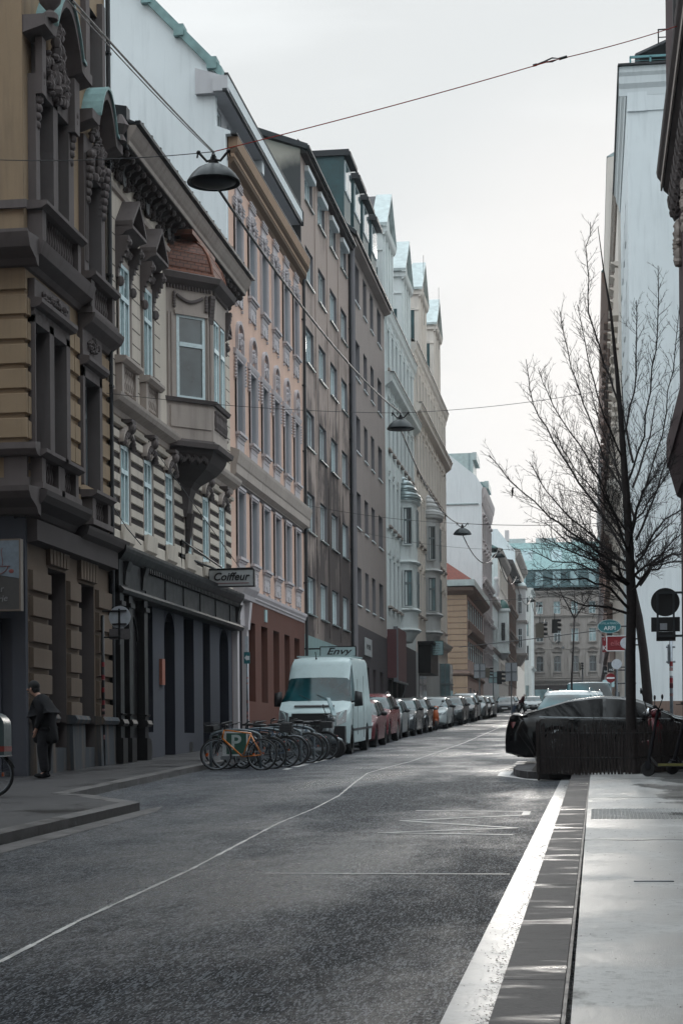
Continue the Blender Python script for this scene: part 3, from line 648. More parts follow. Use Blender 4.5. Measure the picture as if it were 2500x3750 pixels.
m = b.mb(); cs = [(9.25, 0), (9.12, .03), (8.95, .12), (8.78, .26), (8.62, .46), (8.5, .62), (8.35, .74), (8.1, .81), (7.8, .85), (7.6, .9)]
for (z0, f0), (z1, f1) in zip(cs[:-1], cs[1:]): m.prism(ringi(z0, f0), ringi(z1, f1 + .0))
m.tube([(46.5, .1, 7.7), (46.5, .1, 7.35), (46.5, .08, 6.9), (46.5, .05, 6.5)], [.2, .13, .07, .02], 8)
b.put(m, 'corbel', 'stone_dark', parent=orl)
m = MB(CH)
for k in range(24): m.ball((.12 + .05 * k, -.12, 8.98 + .05 * math.sin(k * 1.3)), (.05, .09, .1), 6, 4)
b.put(m, 'carved_frieze', 'stone_dark', 'auto', parent=orl)
m = b.mb(); garland(m, 46.5, .1, 7.2, .22, .8, 18, 31, .045); b.put(m, 'pendant', 'stone_dark', 'auto', parent=orl)
m = b.mb(); prof = [(.0, 13.74), (.0, 13.9), (-.04, 14.1), (-.12, 14.35), (-.26, 14.58), (-.46, 14.76), (-.7, 14.84)]
for (e0, z0), (e1, z1) in zip(prof[:-1], prof[1:]): m.prism(ring(z0, e0), ring(z1, e1))
b.put(m, 'dome', tilemat('copper_shingles', (.17, .065, .04), .16, 'y'), parent=orl)
m = b.mb()
for i in range(4): m.tube([ring(z, e)[i] for e, z in prof], .045, 6)
for e, z in prof[1:-1]: m.tube(ring(z, e), .014, 5)
m.tube(ring(13.78, .04), .05, 6); m.box(oy0 + .5, oy1 - .5, -.1, .6, 14.80, 14.92)
b.put(m, 'dome_rib', 'copper', parent=orl)
wo = place_window(b, .31, 1.18, 10.49, 12.68, wst(depth=.05, frame='frame_t', pane='glass', reveal='stone_light', transom=.60, mull=0, fw=.085), orl, F=CH, side='C')
G2 = LF(XL + op)
for a, c in ((oy0 + op + .17, oy0 + op + .84), (oy0 + op + 1.02, oy1 - op - .21)): place_window(b, a, c, 10.49, 12.70, wst(depth=.06, frame='frame_t', pane='glass_c', reveal='stone_light', transom=.62, mull=1, fw=.07), orl, F=G2)
# black timber shopfront
m = b.mb()
m.box(38.95, 53.0, 0, .22, 5.0, 5.75)
b.put(m, 'fascia', 'shopblack')
m = b.mb(); m.sweep([(0, 5.72), (.25, 5.74), (.3, 5.8), (.38, 5.92), (.40, 6.0), (.40, 6.06), (0, 6.12)], 38.95, 52.75)
for k in range(64): m.box(41.1 + .18 * k, 41.18 + .18 * k, .22, .32, 5.64, 5.76)
for u in (39.5, 41.1, 52.5): m.sweep([(0, 5.2), (.26, 5.2), (.29, 5.5), (.36, 5.72), (0, 5.75)], u - .16, u + .16)
m.sweep([(0, 4.96), (.3, 4.98), (.34, 5.06), (.26, 5.14), (0, 5.16)], 38.95, 53.0)
for k in range(6): m.box(41.3 + 2.0 * k, 41.34 + 2.0 * k, .22, .25, 5.15, 5.65)
b.put(m, 'cornice', 'shopblack')
for u in (38.95, 39.75, 41.15): m = b.mb(); m.box(u, u + .32, 0, .24, 1.0, 5.0); m.box(u - .04, u + .36, 0, .30, 1.0, 1.7); m.sweep([(0, 1.95), (.3, 1.97), (.34, 2.03), (.3, 2.12), (0, 2.14)], u - .05, u + .37); m.sweep([(0, 2.2), (.27, 2.21), (.30, 2.25), (0, 2.3)], u - .03, u + .35); m.box(u - .03, u + .35, 0, .29, 4.7, 4.8); b.put(m, 'pilaster', 'shopblack')
m = b.mb(); m.box(39.25, 41.2, .0, .05, 1.0, 5.0)
for p, q in zip(arc_pts(1.3, 4.6, .6, 10)[:-1], arc_pts(1.3, 4.6, .6, 10)[1:]): m.tube([(39.95 + p[0] * .9, .07, p[1]), (39.95 + q[0] * .9, .07, q[1])], .03, 5)
b.put(m, 'door', 'shopblack')
m = b.mb(); m.box(43.55, 43.85, 0, .08, 3.05, 3.7); b.put(m, 'house_sign', simple('terracotta_sign', (.25, .08, .05), .6))
for a, c in ((42.2, 42.75), (46.9, 47.3), (49.6, 50.0)): m = b.mb(); m.box(a, c, 0, .006, 1.25, 1.6); b.put(m, 'cellar_vent', 'ink')
m = b.mb(); m.tube([(39.0, .1, 6.9), (39.6, .25, 6.5), (39.9, .5, 6.15)], .012, 5); b.put(m, 'cable', 'iron')
downpipe(b, 38.98, 6.1, 14.5, 'stone_light', .05, .07)
# ================================================================ B3: salmon house with white attic storey
b = Bld('salmon_house', 'salmon pink house with red-brown ground floor and white attic storey under a wide overhanging roof', 'house', 'L', XL, 52.75, 66.6, gz(60)); b.k = .42
cols = [(53.62, 54.7), (55.85, 56.92), (58.0, 59.05), (60.15, 61.2), (62.3, 63.35), (64.5, 65.5)]
SILL = (.16, .08, .1, .62)
s3a = wst(depth=.34, frame='frame_w', pane='glass', reveal='reveal', sill=SILL, sur=(.09, .05), surm='pinktrim')
for a, c in cols:
    b.win(a, c, 15.85, 17.95, s3a)
    b.win(a, c, 11.15, 13.42, s3a)
    b.win(a, c, 7.3, 9.35, dict(s3a, head=('cap0', 0, 0)))
gdoor = wst(depth=.3, frame='redbrown', pane='glass_d', reveal='redbrown', transom=0, mull=0)
for a, c in ((55.4, 56.55), (57.6, 58.75), (59.85, 61.0), (62.1, 63.2), (64.25, 65.4)): b.win(a, c, 2.9, 5.42, dict(gdoor, frame='shopgrey') if a == 57.6 else gdoor)
b.op(53.0, 54.25, 1.0, 5.2)
b.wall('pink', 6.15, 19.2, endmat='white'); b.wall('redbrown', .8, 6.15)
b.dowins()
m = b.mb(); m.poly([(53, -.8, 1), (54.25, -.8, 1), (54.25, -.8, 5.2), (53, -.8, 5.2)]); m.poly([(54.25, 0, 1), (54.25, -.8, 1), (54.25, -.8, 5.2), (54.25, 0, 5.2)]); m.poly([(53, 0, 5.2), (54.25, 0, 5.2), (54.25, -.8, 5.2), (53, -.8, 5.2)]); b.put(m, 'doorway', 'shopgrey')
m = b.mb()   # bell board of the entrance
m.box(53.3, 53.95, -.78, -.74, 2.6, 3.4); bb = b.put(m, 'bell_board', 'ink')
m = b.mb()
for k in range(10):
    for u in (53.38, 53.68): m.box(u, u + .17, -.73, -.72, 2.66 + .072 * k, 2.70 + .072 * k)
t_ = NT('lit_bell_buttons'); t_.set(col=(.5, .5, .3), em=(.75, .72, .42), ems=.6); b.put(m, 'bell_button', t_.m, parent=bb)
m = b.mb()   # portal
for u in (52.8, 54.3): m.box(u, u + .28, 0, .16, 1.0, 5.1); m.prism([(u, 0, 5.1), (u + .3, 0, 5.1), (u + .3, .2, 5.1), (u, .2, 5.1)], [(u - .03, 0, 5.95), (u + .33, 0, 5.95), (u + .33, .28, 5.95), (u - .03, .28, 5.95)])
m.box(53.1, 54.3, 0, .1, 5.2, 5.9); m.sweep([(0, 5.95), (.3, 5.98), (.33, 6.12), (.45, 6.3), (.48, 6.42), (0, 6.5)], 52.78, 54.9); b.put(m, 'portal', 'pinktrim')
b.cornice(P_SM, 6.1, 'pinktrim', 54.7, 66.6); b.cornice([(0, 0), (.1, .02), (.28, .16), (.3, .25), (0, .28)], 6.18, 'pinktrim', 54.6, 66.75)
b.cornice([(0, 0), (.04, 0), (.08, .1), (.42, .22), (.44, .48), (.50, .52), (.64, .80), (.66, .90), (0, 1.0)], 9.55, 'stone_light', 52.78, 67.0)
b.cornice([(0, 9.5), (.07, 9.5), (.09, 9.62), (0, 9.63)], 0, 'stone_dark', 52.8, 66.9)
for a, c in cols:
    u = (a + c) / 2
    for z0 in (7.3, 15.85):     # sills with apron ornaments
        m = b.mb()
        for k in range(5): m.box(a + .02, a + .1, .0, .07, z0 - .36 - .12 * k, z0 - .28 - .12 * k); m.box(c - .1, c - .02, .0, .07, z0 - .36 - .12 * k, z0 - .28 - .12 * k)
        m.prism([(u - .2, 0, z0 - .52), (u, 0, z0 - .72), (u + .2, 0, z0 - .52), (u, 0, z0 - .32)], [(u - .17, .07, z0 - .52), (u, .07, z0 - .69), (u + .17, .07, z0 - .52), (u, .07, z0 - .35)]); b.put(m, 'apron_ornament', 'pinktrim')
    m = b.mb(); m.box(a - .1, c + .1, 0, .09, 9.42, 9.50); m.box(a - .06, c + .06, 0, .06, 9.36, 9.42); b.put(m, 'window_cap', 'pinktrim')
    # second floor: arched carved lunette on an entablature
    m = b.mb(); m.sweep([(0, 13.5), (.06, 13.5), (.1, 13.6), (.1, 13.66), (0, 13.7)], a - .28, c + .28); pts = arc_pts(c - a - .1, .95, .5, 12)
    for p, q in zip(pts[:-1], pts[1:]): m.prism([(a + .05 + p[0], 0, 13.7 + p[1] - .1), (a + .05 + p[0], .1, 13.7 + p[1] - .1), (a + .05 + p[0], .1, 13.7 + p[1]), (a + .05 + p[0], 0, 13.7 + p[1])], [(a + .05 + q[0], 0, 13.7 + q[1] - .1), (a + .05 + q[0], .1, 13.7 + q[1] - .1), (a + .05 + q[0], .1, 13.7 + q[1]), (a + .05 + q[0], 0, 13.7 + q[1])])
    for u_ in (a + .05, c - .13): m.box(u_, u_ + .08, 0, .1, 13.7, 14.15)
    garland(m, u, .06, 14.05, .7, .45, 22, int(a * 7), .06)
    for u_ in (a - .22, c + .22):
        for k in range(7): m.ball((u_, .06, 13.4 - .1 * k), (.05, .06, .05), 6, 4)
    b.put(m, 'lunette', 'pinktrim', 'auto')
    # third floor: capped cartouche head
    m = b.mb(); m.box(a - .3, a - .02, 0, .06, 18.05, 18.3); m.box(c + .02, c + .3, 0, .06, 18.05, 18.3)
    for k in range(3): m.box(a - .32, a + .02, .05, .09, 18.1 + .1 * k, 18.14 + .1 * k); m.box(c - .02, c + .32, .05, .09, 18.1 + .1 * k, 18.14 + .1 * k)
    m.box(a + .1, c - .1, 0, .05, 18.0, 18.75); garland(m, u, .08, 18.3, .45, .4, 18, int(a * 5), .06)
    for k in range(3): m.box(a + .06, c - .06, .04, .10, 18.7 + .09 * k, 18.74 + .09 * k)
    b.put(m, 'cartouche', 'pinktrim', 'auto')
m = b.mb(); m.sweep([(0, 18.95), (.02, 18.95), (.05, 19.1), (.17, 19.22), (.18, 19.32), (0, 19.33)], 52.78, 66.7); m.sweep([(0, 19.43), (.19, 19.43), (.25, 19.52), (.27, 19.58), (0, 19.6)], 52.78, 66.72); b.put(m, 'soffit', plaster('brown_soffit', (.12, .08, .055)))
m = b.mb(); m.sweep([(0, 19.33), (.19, 19.33), (.19, 19.43), (0, 19.43)], 52.78, 66.71); m.sweep([(0, 19.6), (.28, 19.6), (.31, 19.88), (.31, 19.93), (0, 19.95)], 52.78, 66.74); b.put(m, 'cornice', 'ocre_trim')
m = b.mb(); m.box(52.6, 66.8, -.4, .31, 19.95, 20.0); b.put(m, 'flashing', 'sheet_d')
# attic: set back wall, deep soffit, white fascia
m = b.mb(); ops = [(53.1 + 1.62 * k, 53.9 + 1.62 * k, 20.2, 20.98) for k in range(8)]
holes(m, 52.8, 66.6, 19.2, 21.5, ops, -.42); b.put(m, 'attic_wall', 'white2')
for o in ops: place_window(b, *o, wst(depth=.1, frame='frame_w', pane='glass', reveal='white2', mull=1, transom=0), F=LF(XL - .42))
m = b.mb(); m.box(58.6, 59.0, -.42, -.02, 20.7, 21.1); b.put(m, 'air_conditioner', 'white3')
m = b.mb(); m.prism([(52.32, -.9, 21.12), (52.32, .0, 21.12), (52.32, .08, 21.2), (52.32, .08, 21.58), (52.32, -.9, 21.9)], [(66.2, -.9, 21.12), (66.2, .0, 21.12), (66.2, .08, 21.2), (66.2, .08, 21.58), (66.2, -.9, 21.9)]); b.put(m, 'eaves_box', 'white2')
m = b.mb(); m.box(52.24, 66.3, .085, .12, 21.24, 21.6); b.put(m, 'fascia', 'white3')
m = b.mb(); m.box(52.2, 66.3, -.04, .10, 21.13, 21.2); m.box(52.2, 66.32, .02, .14, 21.61, 21.66); m.tube([(66.2, .12, 21.6), (66.3, .1, 21.1)], .05, 6); b.put(m, 'gutter', 'sheet_d')
# tall white firewall gable facing the viewer, copper-edged roof slope
gp = [(XL + .2, 20.15), (XL + .0, 22.45), (-17.0, 29.5), (-24, 36), (-24, 5), (XL, 5), (XL, 20.15)]
def gable(b, pts, y0, y1, mat, name='gable_wall'):
    m = MB(); m.prism([(x, y0, z) for x, z in pts], [(x, y1, z) for x, z in pts]); return b.put(m, name, mat)
A1 = FY(500 * 1.5944, 165 * 1.5944, 52.5); A0 = FY(335 * 1.5944, 0, 52.5)
sl_ = (A0[1] - A1[1]) / (A0[0] - A1[0]); xe = -26.0; ze = A1[1] + sl_ * (xe - A1[0])
gable(b, [(XL - .02, 6.2), (XL - .02, 19.92), (XL + .12, 19.93), (XL + .12, 20.02), (XL - .32, 20.2), (XL - .32, 21.6), (A1[0], A1[1]), (xe, ze), (xe, 6.2)], 52.5, 52.74, 'white')
m = MB(); m.prism([(A1[0] + .15, 52.35, A1[1] - .25), (A1[0] + .15, 52.35, A1[1] + .1), (xe, 52.35, ze + .35), (xe, 52.35, ze)], [(A1[0] + .15, 66.5, A1[1] - .25), (A1[0] + .15, 66.5, A1[1] + .1), (xe, 66.5, ze + .35), (xe, 66.5, ze)])
rr = random.Random(4)
for k in range(15):
    t_ = k / 15; x = A1[0] + (xe - A1[0]) * t_; z = A1[1] + (ze - A1[1]) * t_; m.box(x - .3, x, 52.3, 52.8, z + .05, z + .42 + rr.uniform(-.03, .03))
b.put(m, 'roof', 'verdigris')
m = MB(); m.box(XL - .34, XL + .11, 52.22, 52.48, 21.14, 21.6); b.put(m, 'eaves_end', 'white2')
downpipe(b, 66.55, 1.6, 19.5)
m = b.mb(); m.box(58.15, 58.5, 0, .05, 5.6, 6.0); b.put(m, 'street_number_plate', 'sign_pale')

# ================================================================ B4: soot stained taupe house
b = Bld('soot_stained_house', 'taupe house with black soot stains down its lower storeys, chimney gable and teal-framed windows', 'house', 'L', XL, 66.6, 80.0, gz(73)); b.k = .4
cols = [(67.5, 69.45), (70.8, 72.7), (74.05, 76.0), (77.35, 79.25)]
s4 = wst(depth=.17, frame='frame_w', pane='glass_s', reveal='reveal_d', transom=0, mull=2, fw=.08, sill=(.08, .05, .05), sillm='sheet')
for ri, (zb_, zt_) in enumerate(((22.5, 24.3), (19.4, 20.78), (15.0, 16.6), (12.95, 14.45), (9.77, 11.27), (6.6, 8.03))):
    pass
rows = [(22.5, 23.6), (19.38, 20.75), (16.25, 17.65), (13.0, 14.45), (9.75, 11.27), (6.55, 8.02)]
for z0, z1 in rows:
    for a, c in cols: b.win(a, c, z0, z1, dict(s4, roller=.18) if z0 > 22 else s4)
b.wall('soot', 5.7, 24.2, endmat='gable4'); b.wall('taupe_t', .9, 5.7)
b.dowins()
m = b.mb()
for a, c in cols[:-1]: m.box(c + .42, c + .52, -.01, .03, 5.9, 24.6)
b.put(m, 'pilaster_strip', 'soot')
m = b.mb(); m.prism([(66.5, -.1, 23.92), (66.5, .24, 23.92), (66.5, .28, 24.1), (66.5, -.1, 24.5)], [(80.0, -.1, 23.92), (80.0, .24, 23.92), (80.0, .28, 24.1), (80.0, -.1, 24.5)]); b.put(m, 'eaves', 'stone_dark')
m = b.mb(); m.prism([(66.3, .32, 24.02), (66.3, .32, 24.22), (66.3, -6, 26.6), (66.3, -6, 26.3)], [(80.0, .32, 24.02), (80.0, .32, 24.22), (80.0, -6, 26.6), (80.0, -6, 26.3)]); m.box(66.3, 80, .29, .38, 24.06, 24.16); b.put(m, 'roof', 'sheet_d')
m = MB(); m.prism([(XL, 66.46, 20), (XL, 66.46, 24.1), (-17, 66.46, 26.2), (-20, 66.46, 25), (-20, 66.46, 20)], [(XL, 66.57, 20), (XL, 66.57, 24.1), (-17, 66.57, 26.2), (-20, 66.57, 25), (-20, 66.57, 20)]); b.put(m, 'gable_wall', 'gable4')
m = MB(); m.box(-13.9, -13.86, 67, 67.04, 25.8, 26.6); m.box(-14, -13.75, 67, 67.03, 26.3, 26.33); b.put(m, 'antenna', 'iron')
downpipe(b, 79.9, 1.8, 24)

# ================================================================ B5: mauve house
b = Bld('mauve_house', 'plain mauve grey house with deep-set windows and teal sheet dormers', 'house', 'L', XL, 80.0, 94.2, gz(87)); b.k = .4
cols = [(82.0, 83.75), (85.2, 86.55), (87.95, 89.3), (90.95, 92.65)]
s5 = wst(depth=.42, frame='frame_w', pane='glass', reveal='reveal_d', sill=(.06, .06, .04), sillm='white3', transom=0)
for z0, z1 in ((22.2, 24.0), (18.65, 20.4), (15.2, 16.88), (11.65, 13.3), (8.02, 9.78)):
    for a, c in cols: b.win(a, c, z0, z1, s5)
gd = wst(depth=.3, frame='mauve_l', pane='glass_d', reveal='mauve_l', transom=.7)
for a, c in ((82.0, 83.5), (85.3, 86.5), (88.0, 89.2), (90.9, 92.4)): b.win(a, c, 3.0, 5.2, gd)
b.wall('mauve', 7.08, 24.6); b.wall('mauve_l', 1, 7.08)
b.dowins()
b.cornice([(0, 24.3), (.05, 24.3), (.85, 24.42), (.88, 24.55), (0, 24.8)], 0, 'mauve', 80.0, 94.3, name='eaves')
m = b.mb(); m.prism([(79.6, .38, 24.56), (79.6, .38, 24.72), (79.6, -5, 29.2), (79.6, -5, 28.9)], [(94.3, .38, 24.56), (94.3, .38, 24.72), (94.3, -5, 29.2), (94.3, -5, 28.9)]); m.box(79.7, 94.3, .36, .44, 24.6, 24.74)
b.put(m, 'roof', 'sheet_d')
m = b.mb(); m.prism([(79.7, .36, 24.8), (79.7, -2.5, 27.1), (79.7, -2.5, 24.8)], [(81.4, .36, 24.8), (81.4, -2.5, 27.1), (81.4, -2.5, 24.8)]); b.put(m, 'roof_slope', 'dormer')
for k, u in enumerate((80.6, 84.0, 87.4, 90.8)):
    m = b.mb(); m.box(u, u + 2.2, -4.2, -.25, 25.6, 28.45); d_ = b.put(m, 'dormer', 'dormer')
    m = b.mb(); m.box(u - .12, u + 2.35, -4.2, .0, 28.45, 28.72); m.box(u - .12, u + 2.35, -.02, .08, 28.42, 28.6); b.put(m, 'dormer_roof', 'sheet_d', parent=d_)
    m = b.mb(); m.box(u + .15, u + 2.05, -.26, -.2, 26.9, 28.3); wn = b.put(m, 'window', 'frame_w', parent=d_)
    m = b.mb()
    for q in range(3): m.box(u + .25 + .6 * q, u + .75 + .6 * q, -.21, -.19, 27.0, 28.2)
    b.put(m, 'pane', 'glass_s', parent=d_)
m = b.mb(); m.tube([(80.15, .08, 2), (80.15, .08, 25)], .2, 8); b.put(m, 'downpipe', 'reveal_d')
m = b.mb(); m.box(84.4, 87.0, .03, .08, 5.75, 6.6); sg = b.put(m, 'shop_sign', 'sign_grey')
o = lettering('APOTHEKE', .34, M['ink'], sg, LF(XL)(85.7, .085, 6.17), rot=(R(90), 0, R(90)), extrude=.002); 

# ================================================================ B6 / B7: mint and sand houses with round oriels and gabled dormers
def round_oriel(b, uc, rad, z0, z1, proj, mat, bands, domemat, domeh, winspec):
    n = 14; K = 1.25
    def rg(z, e=0):
        return [(uc - rad * K - e, 0, z)] + [(uc - (rad * K + e) * math.cos(math.pi * k / n), max(.0, (proj + e) * math.sin(math.pi * k / n) ** .55), z) for k in range(1, n)] + [(uc + rad * K + e, 0, z)]
    m = b.mb(); m.prism(rg(z0), rg(z1)); m.prism(rg(z0 - .55, -.35), rg(z0)); o = b.put(m, 'oriel', mat, 'auto')
    m = b.mb()
    for z in bands: m.prism(rg(z - .1, .05), rg(z, .2)); m.prism(rg(z, .2), rg(z + .1, .12))
    b.put(m, 'moulding', mat, parent=o)
    m = b.mb(); pr = [(.16, 0), (.24, .12), (.28, .3), (.2, .48), (.0, .58), (.04, .68), (-.06, .95), (-.3, 1.3), (-.62, 1.58), (-.95, 1.72)]
    for (e0, h0), (e1, h1) in zip(pr[:-1], pr[1:]): m.prism(rg(z1 + h0 * domeh, e0), rg(z1 + h1 * domeh, e1))
    b.put(m, 'dome', domemat, True, parent=o)
    # windows on the near flank, facing the viewer
    G = FF(uc - rad * K + .04)
    for zw0, zw1 in winspec:
        place_window(b, XL + .22, XL + .22 + .46, zw0, zw1, wst(depth=.02, frame='frame_g', pane='glass_s', reveal=mat, transom=.62, mull=1, fw=.06, sur=(.08, .12), surm=mat, sill=(.14, .06, .1), sillm=mat), o, F=G, side='F')
        for a in (uc - .4,): place_window(b, a, a + .8, zw0, zw1, wst(depth=.0, frame='frame_g', pane='glass', reveal=mat, transom=.62, mull=1), o, F=LF(XL + proj + .02))
    return o
def gable_dormer(b, u0, u1, zb, zt, wall, capmat, roofmat, dark=None):
    """wall-dormer with triangular pediment; flank faces the viewer"""
    uc = (u0 + u1) / 2; H = 2.2
    m = b.mb(); m.box(u0, u1, -5, -.15, zb, zt); m.prism([(u0, -.15, zt), (u1, -.15, zt), (uc, -.15, zt + H)], [(u0, -.6, zt), (u1, -.6, zt), (uc, -.6, zt + H)]); o = b.put(m, 'dormer', wall)
    m = b.mb(); m.prism([(u0 - .25, .12, zt), (u0 - .25, .12, zt + .16), (uc, .12, zt + H + .2), (uc, .12, zt + H)], [(u0 - .25, -.75, zt), (u0 - .25, -.75, zt + .16), (uc, -.75, zt + H + .2), (uc, -.75, zt + H)])
    m.prism([(u1 + .25, .12, zt), (u1 + .25, .12, zt + .16), (uc, .12, zt + H + .2), (uc, .12, zt + H)], [(u1 + .25, -.75, zt), (u1 + .25, -.75, zt + .16), (uc, -.75, zt + H + .2), (uc, -.75, zt + H)]); b.put(m, 'verge', 'verdi_l', parent=o)
    m = b.mb()
    for s1 in (u0 - .2, u1 + .2): m.prism([(s1, -.7, zt + .02), (s1, -.7, zt + .12), (uc, -.7, zt + H + .12), (uc, -.7, zt + H)], [(s1, -5.5, zt + .02), (s1, -5.5, zt + .12), (uc, -5.5, zt + H + .12), (uc, -5.5, zt + H)])
    b.put(m, 'dormer_roof', roofmat, parent=o)
    m = b.mb(); m.sweep([(-.15, zt - .45), (-.05, zt - .43), (.05, zt - .3), (.1, zt - .1), (.12, zt), (-.15, zt)], u0 - .1, u1 + .15); m.box(u0 - .12, u0, -5, .1, zt - .3, zt); m.box(u0 - .05, u0, -2.2, -.15, zt - 1.3, zt - 1.22)
    for k in range(4): u = u0 + .15 + (u1 - u0 - .6) / 3 * k; m.box(u, u + .3, -.15, -.05, zb, zt - .45)
    b.put(m, 'cornice', wall, parent=o)
    if dark is not None:
        m = b.mb(); m.box(u0 - .03, u0, -5, -.45, zb, zt - dark); b.put(m, 'flank_sheet', 'dormer', parent=o)
    for k in range(3):
        u = u0 + .5 + (u1 - u0 - .6) / 3 * k; place_window(b, u, u + .75, zb + .5, zt - .75, wst(depth=.25, frame='frame_t', pane='glass', reveal=wall, transom=0), o, F=LF(XL - .14))
def mint_house(name, label, mat, u0, u1, wcols, rows, zc, zc2, oriel, dorm, omat, dmat, rmat):
    b = Bld(name, label, 'house', 'L', XL, u0, u1, gz(u0))
    st = wst(depth=.3, frame='frame_t', pane='glass', reveal='reveal', sill=(.2, .1, .12), sillm='stone_light', sur=(.08, .06), surm=mat)
    for z0, z1 in rows:
        for a in wcols: b.win(a, a + 1.05, z0, z1, st)
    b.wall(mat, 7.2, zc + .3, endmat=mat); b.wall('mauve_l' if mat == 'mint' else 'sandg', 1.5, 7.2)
    b.dowins()
    m = b.mb()
    for a in wcols:
        if a > oriel[0] - oriel[1] * 1.3 - 1.1 and a < oriel[0] + oriel[1] * 1.3: pass
        for (z0, z1), (z2, z3) in zip(rows[:-1], rows[1:]):
            m.box(a + .1, a + .95, 0, .07, z3 + .25, z0 - .35); m.box(a + .3, a + .75, .07, .12, z3 + .4, z0 - .5)
        for p in (-.32, 1.22): m.box(a + p, a + p + .12, 0, .09, rows[-2][0] - .2, zc2 - .3 if False else zc)
        m.box(a - .1, a + 1.15, 0, .12, rows[1][1] + .3, rows[1][1] + .42)
    b.put(m, 'facade_relief', mat)
    b.cornice([(0, -.75), (.03, -.75), (.05, -.5), (.14, -.3), (.18, -.1), (.22, .0), (.22, .1), (0, .2)], zc, mat, u0, u1 + .2)
    b.cornice([(0, -.6), (.05, -.55), (.38, -.3), (.42, -.08), (.48, .02), (.48, .12), (0, .22)], zc2, mat, u0 + .1, u1 + .2)
    m = b.mb(); m.box(u0 + .05, u1 + .25, .2, .26, zc + .1, zc + .16); m.box(u0 + .05, u1 + .3, .3, .52, zc2 + .125, zc2 + .17); b.put(m, 'flashing', 'sheet_d')
    m = b.mb(); m.prism([(u0, .15, zc + .12), (u0, -6, zc + 6), (u0, -6, zc)], [(u1, .15, zc + .12), (u1, -6, zc + 6), (u1, -6, zc)]); b.put(m, 'roof', 'slate')
    return b
rowsA = [(21.7, 23.9), (17.4, 19.9), (13.25, 15.8), (8.9, 11.5)]
b = mint_house('mint_house', 'pale mint green house with a round grey-domed oriel and slate-roofed gable dormers', 'mint', 94.2, 110.2, [95.0 + 2.06 * k for k in range(7)], rowsA, 24.9, 21.2, (103.2, 1.9), None, 'mint', 'sheet', 'slate')
round_oriel(b, 102.8, 1.2, 7.9, 15.4, .85, 'mint', [8.0, 9.15, 11.9, 15.4], M['sheet'], .95, [(9.35, 11.4), (12.9, 15.0)])
gable_dormer(b, 95.2, 99.6, 25.0, 29.4, 'mint', None, 'slate', 2.2); gable_dormer(b, 104.9, 109.3, 25.0, 29.5, 'mint', None, 'slate', 2.2)
m = b.mb(); m.box(94.35, 94.5, 0, .5, 5.0, 7.6); m.box(94.5, 99.0, .35, .55, 4.9, 7.7); aw = b.put(m, 'shop_sign_box', simple('dusky_red_sign', (.10, .035, .04), .5))
m = b.mb(); m.box(94.4, 99.2, .45, .62, 4.75, 4.85); m.tube([(99, .55, 4.8), (98, .1, 3.0)], .03, 6); m.box(94.38, 94.48, .33, .57, 4.8, 7.75); b.put(m, 'sign_frame', 'steel', parent=aw)
m = b.mb()
for u in (94.6, 97.0, 99.6, 101.0): m.box(u, u + .12, 0, .2, 2.2, 4.9)
for u in (95.2, 99.9, 101.6): m.box(u, u + .9, .0, .03, 2.3, 5.0)
b.put(m, 'shopfront', 'shopblack')
rowsB = [(22.9, 25.1), (18.6, 21.2), (14.2, 16.9), (9.6, 12.3)]
b = mint_house('sand_house', 'pale sand house with round oriel and grey gable dormers beside the mint green house', 'sand', 110.2, 135.0, [110.9 + 2.12 * k for k in range(11)], rowsB, 26.4, 22.6, (117.5, 2.0), None, 'sandg', 'sand', 'sheet')
round_oriel(b, 118.6, 1.25, 8.6, 16.4, .85, 'sandg', [8.8, 10.0, 12.9, 16.4], M['sandg'], 1.0, [(10.2, 12.4), (13.6, 15.8)])
for u, t_ in ((115.6, 31.1), (126.8, 31.4)):
    gable_dormer(b, u, u + 4.6, 26.4, t_, 'sand', None, 'verdi_l', 1.2)
m = b.mb(); m.box(128, 131, .05, .7, 2.5, 7.2); gk = b.put(m, 'glazed_porch', 'glass_s')
m = b.mb()
for z in (3.5, 4.6, 5.7): m.box(127.95, 131.05, .6, .75, z, z + .08); m.box(127.9, 128.02, .0, .75, z, z + .08)
for w_ in (.0, .33, .66): m.box(127.92, 128.02, w_, w_ + .07, 2.5, 7.2)
b.put(m, 'glazing_bar', 'frame_g', parent=gk)
b.cornice(P_MED, 8.3, 'sand', 121, 135.1)
m = b.mb(); m.box(111.5, 117.0, .0, .8, 5.9, 7.7); m.box(111.3, 117.2, 0, 1.0, 7.7, 7.9); b.put(m, 'canopy', 'shopblack')
m = b.mb(); m.box(112, 117, -.02, .03, 2.5, 5.9); b.put(m, 'shop_window', 'glass_d')
m = b.mb(); m.tube([(116.5, .1, 29), (116.5, .1, 33.6)], .02, 4); m.tube([(128.5, .1, 30), (128.5, .1, 34.5)], .02, 4); b.put(m, 'antenna', 'iron')

# ================================================================ B8: low rusticated corner house
b = Bld('tan_corner_house', 'low tan ashlar corner house with red tiled roof and tall studio windows', 'house', 'L', XL, 157.0, 180.5, gz(157))
for z0, z1 in ((12.5, 14.3), (8.9, 10.65)):
    for k in range(7): b.win(158.2 + 3.15 * k, 160.9 + 3.15 * k, z0, z1 - .1, wst(depth=.12, frame='frame_t', pane='glass_s', reveal='reveal_d', transom=.7, mull=2, fw=.1))
b.win(160, 162, 4.5, 6.4, wst(depth=.3, frame='frame_d', pane='glass_d', transom=0)); b.win(165, 166.6, 4.5, 6.4, wst(depth=.3, frame='frame_d', pane='glass_d', transom=0)); b.win(170, 172, 4.5, 6.4, wst(depth=.3, frame='frame_d', pane='glass_d', transom=0))
b.wall('tan', 3.5, 15.1, depth=14); b.dowins()
GG = FF(157.0); m = MB(GG); zz = [7.9 + .52 * k for k in range(14)]
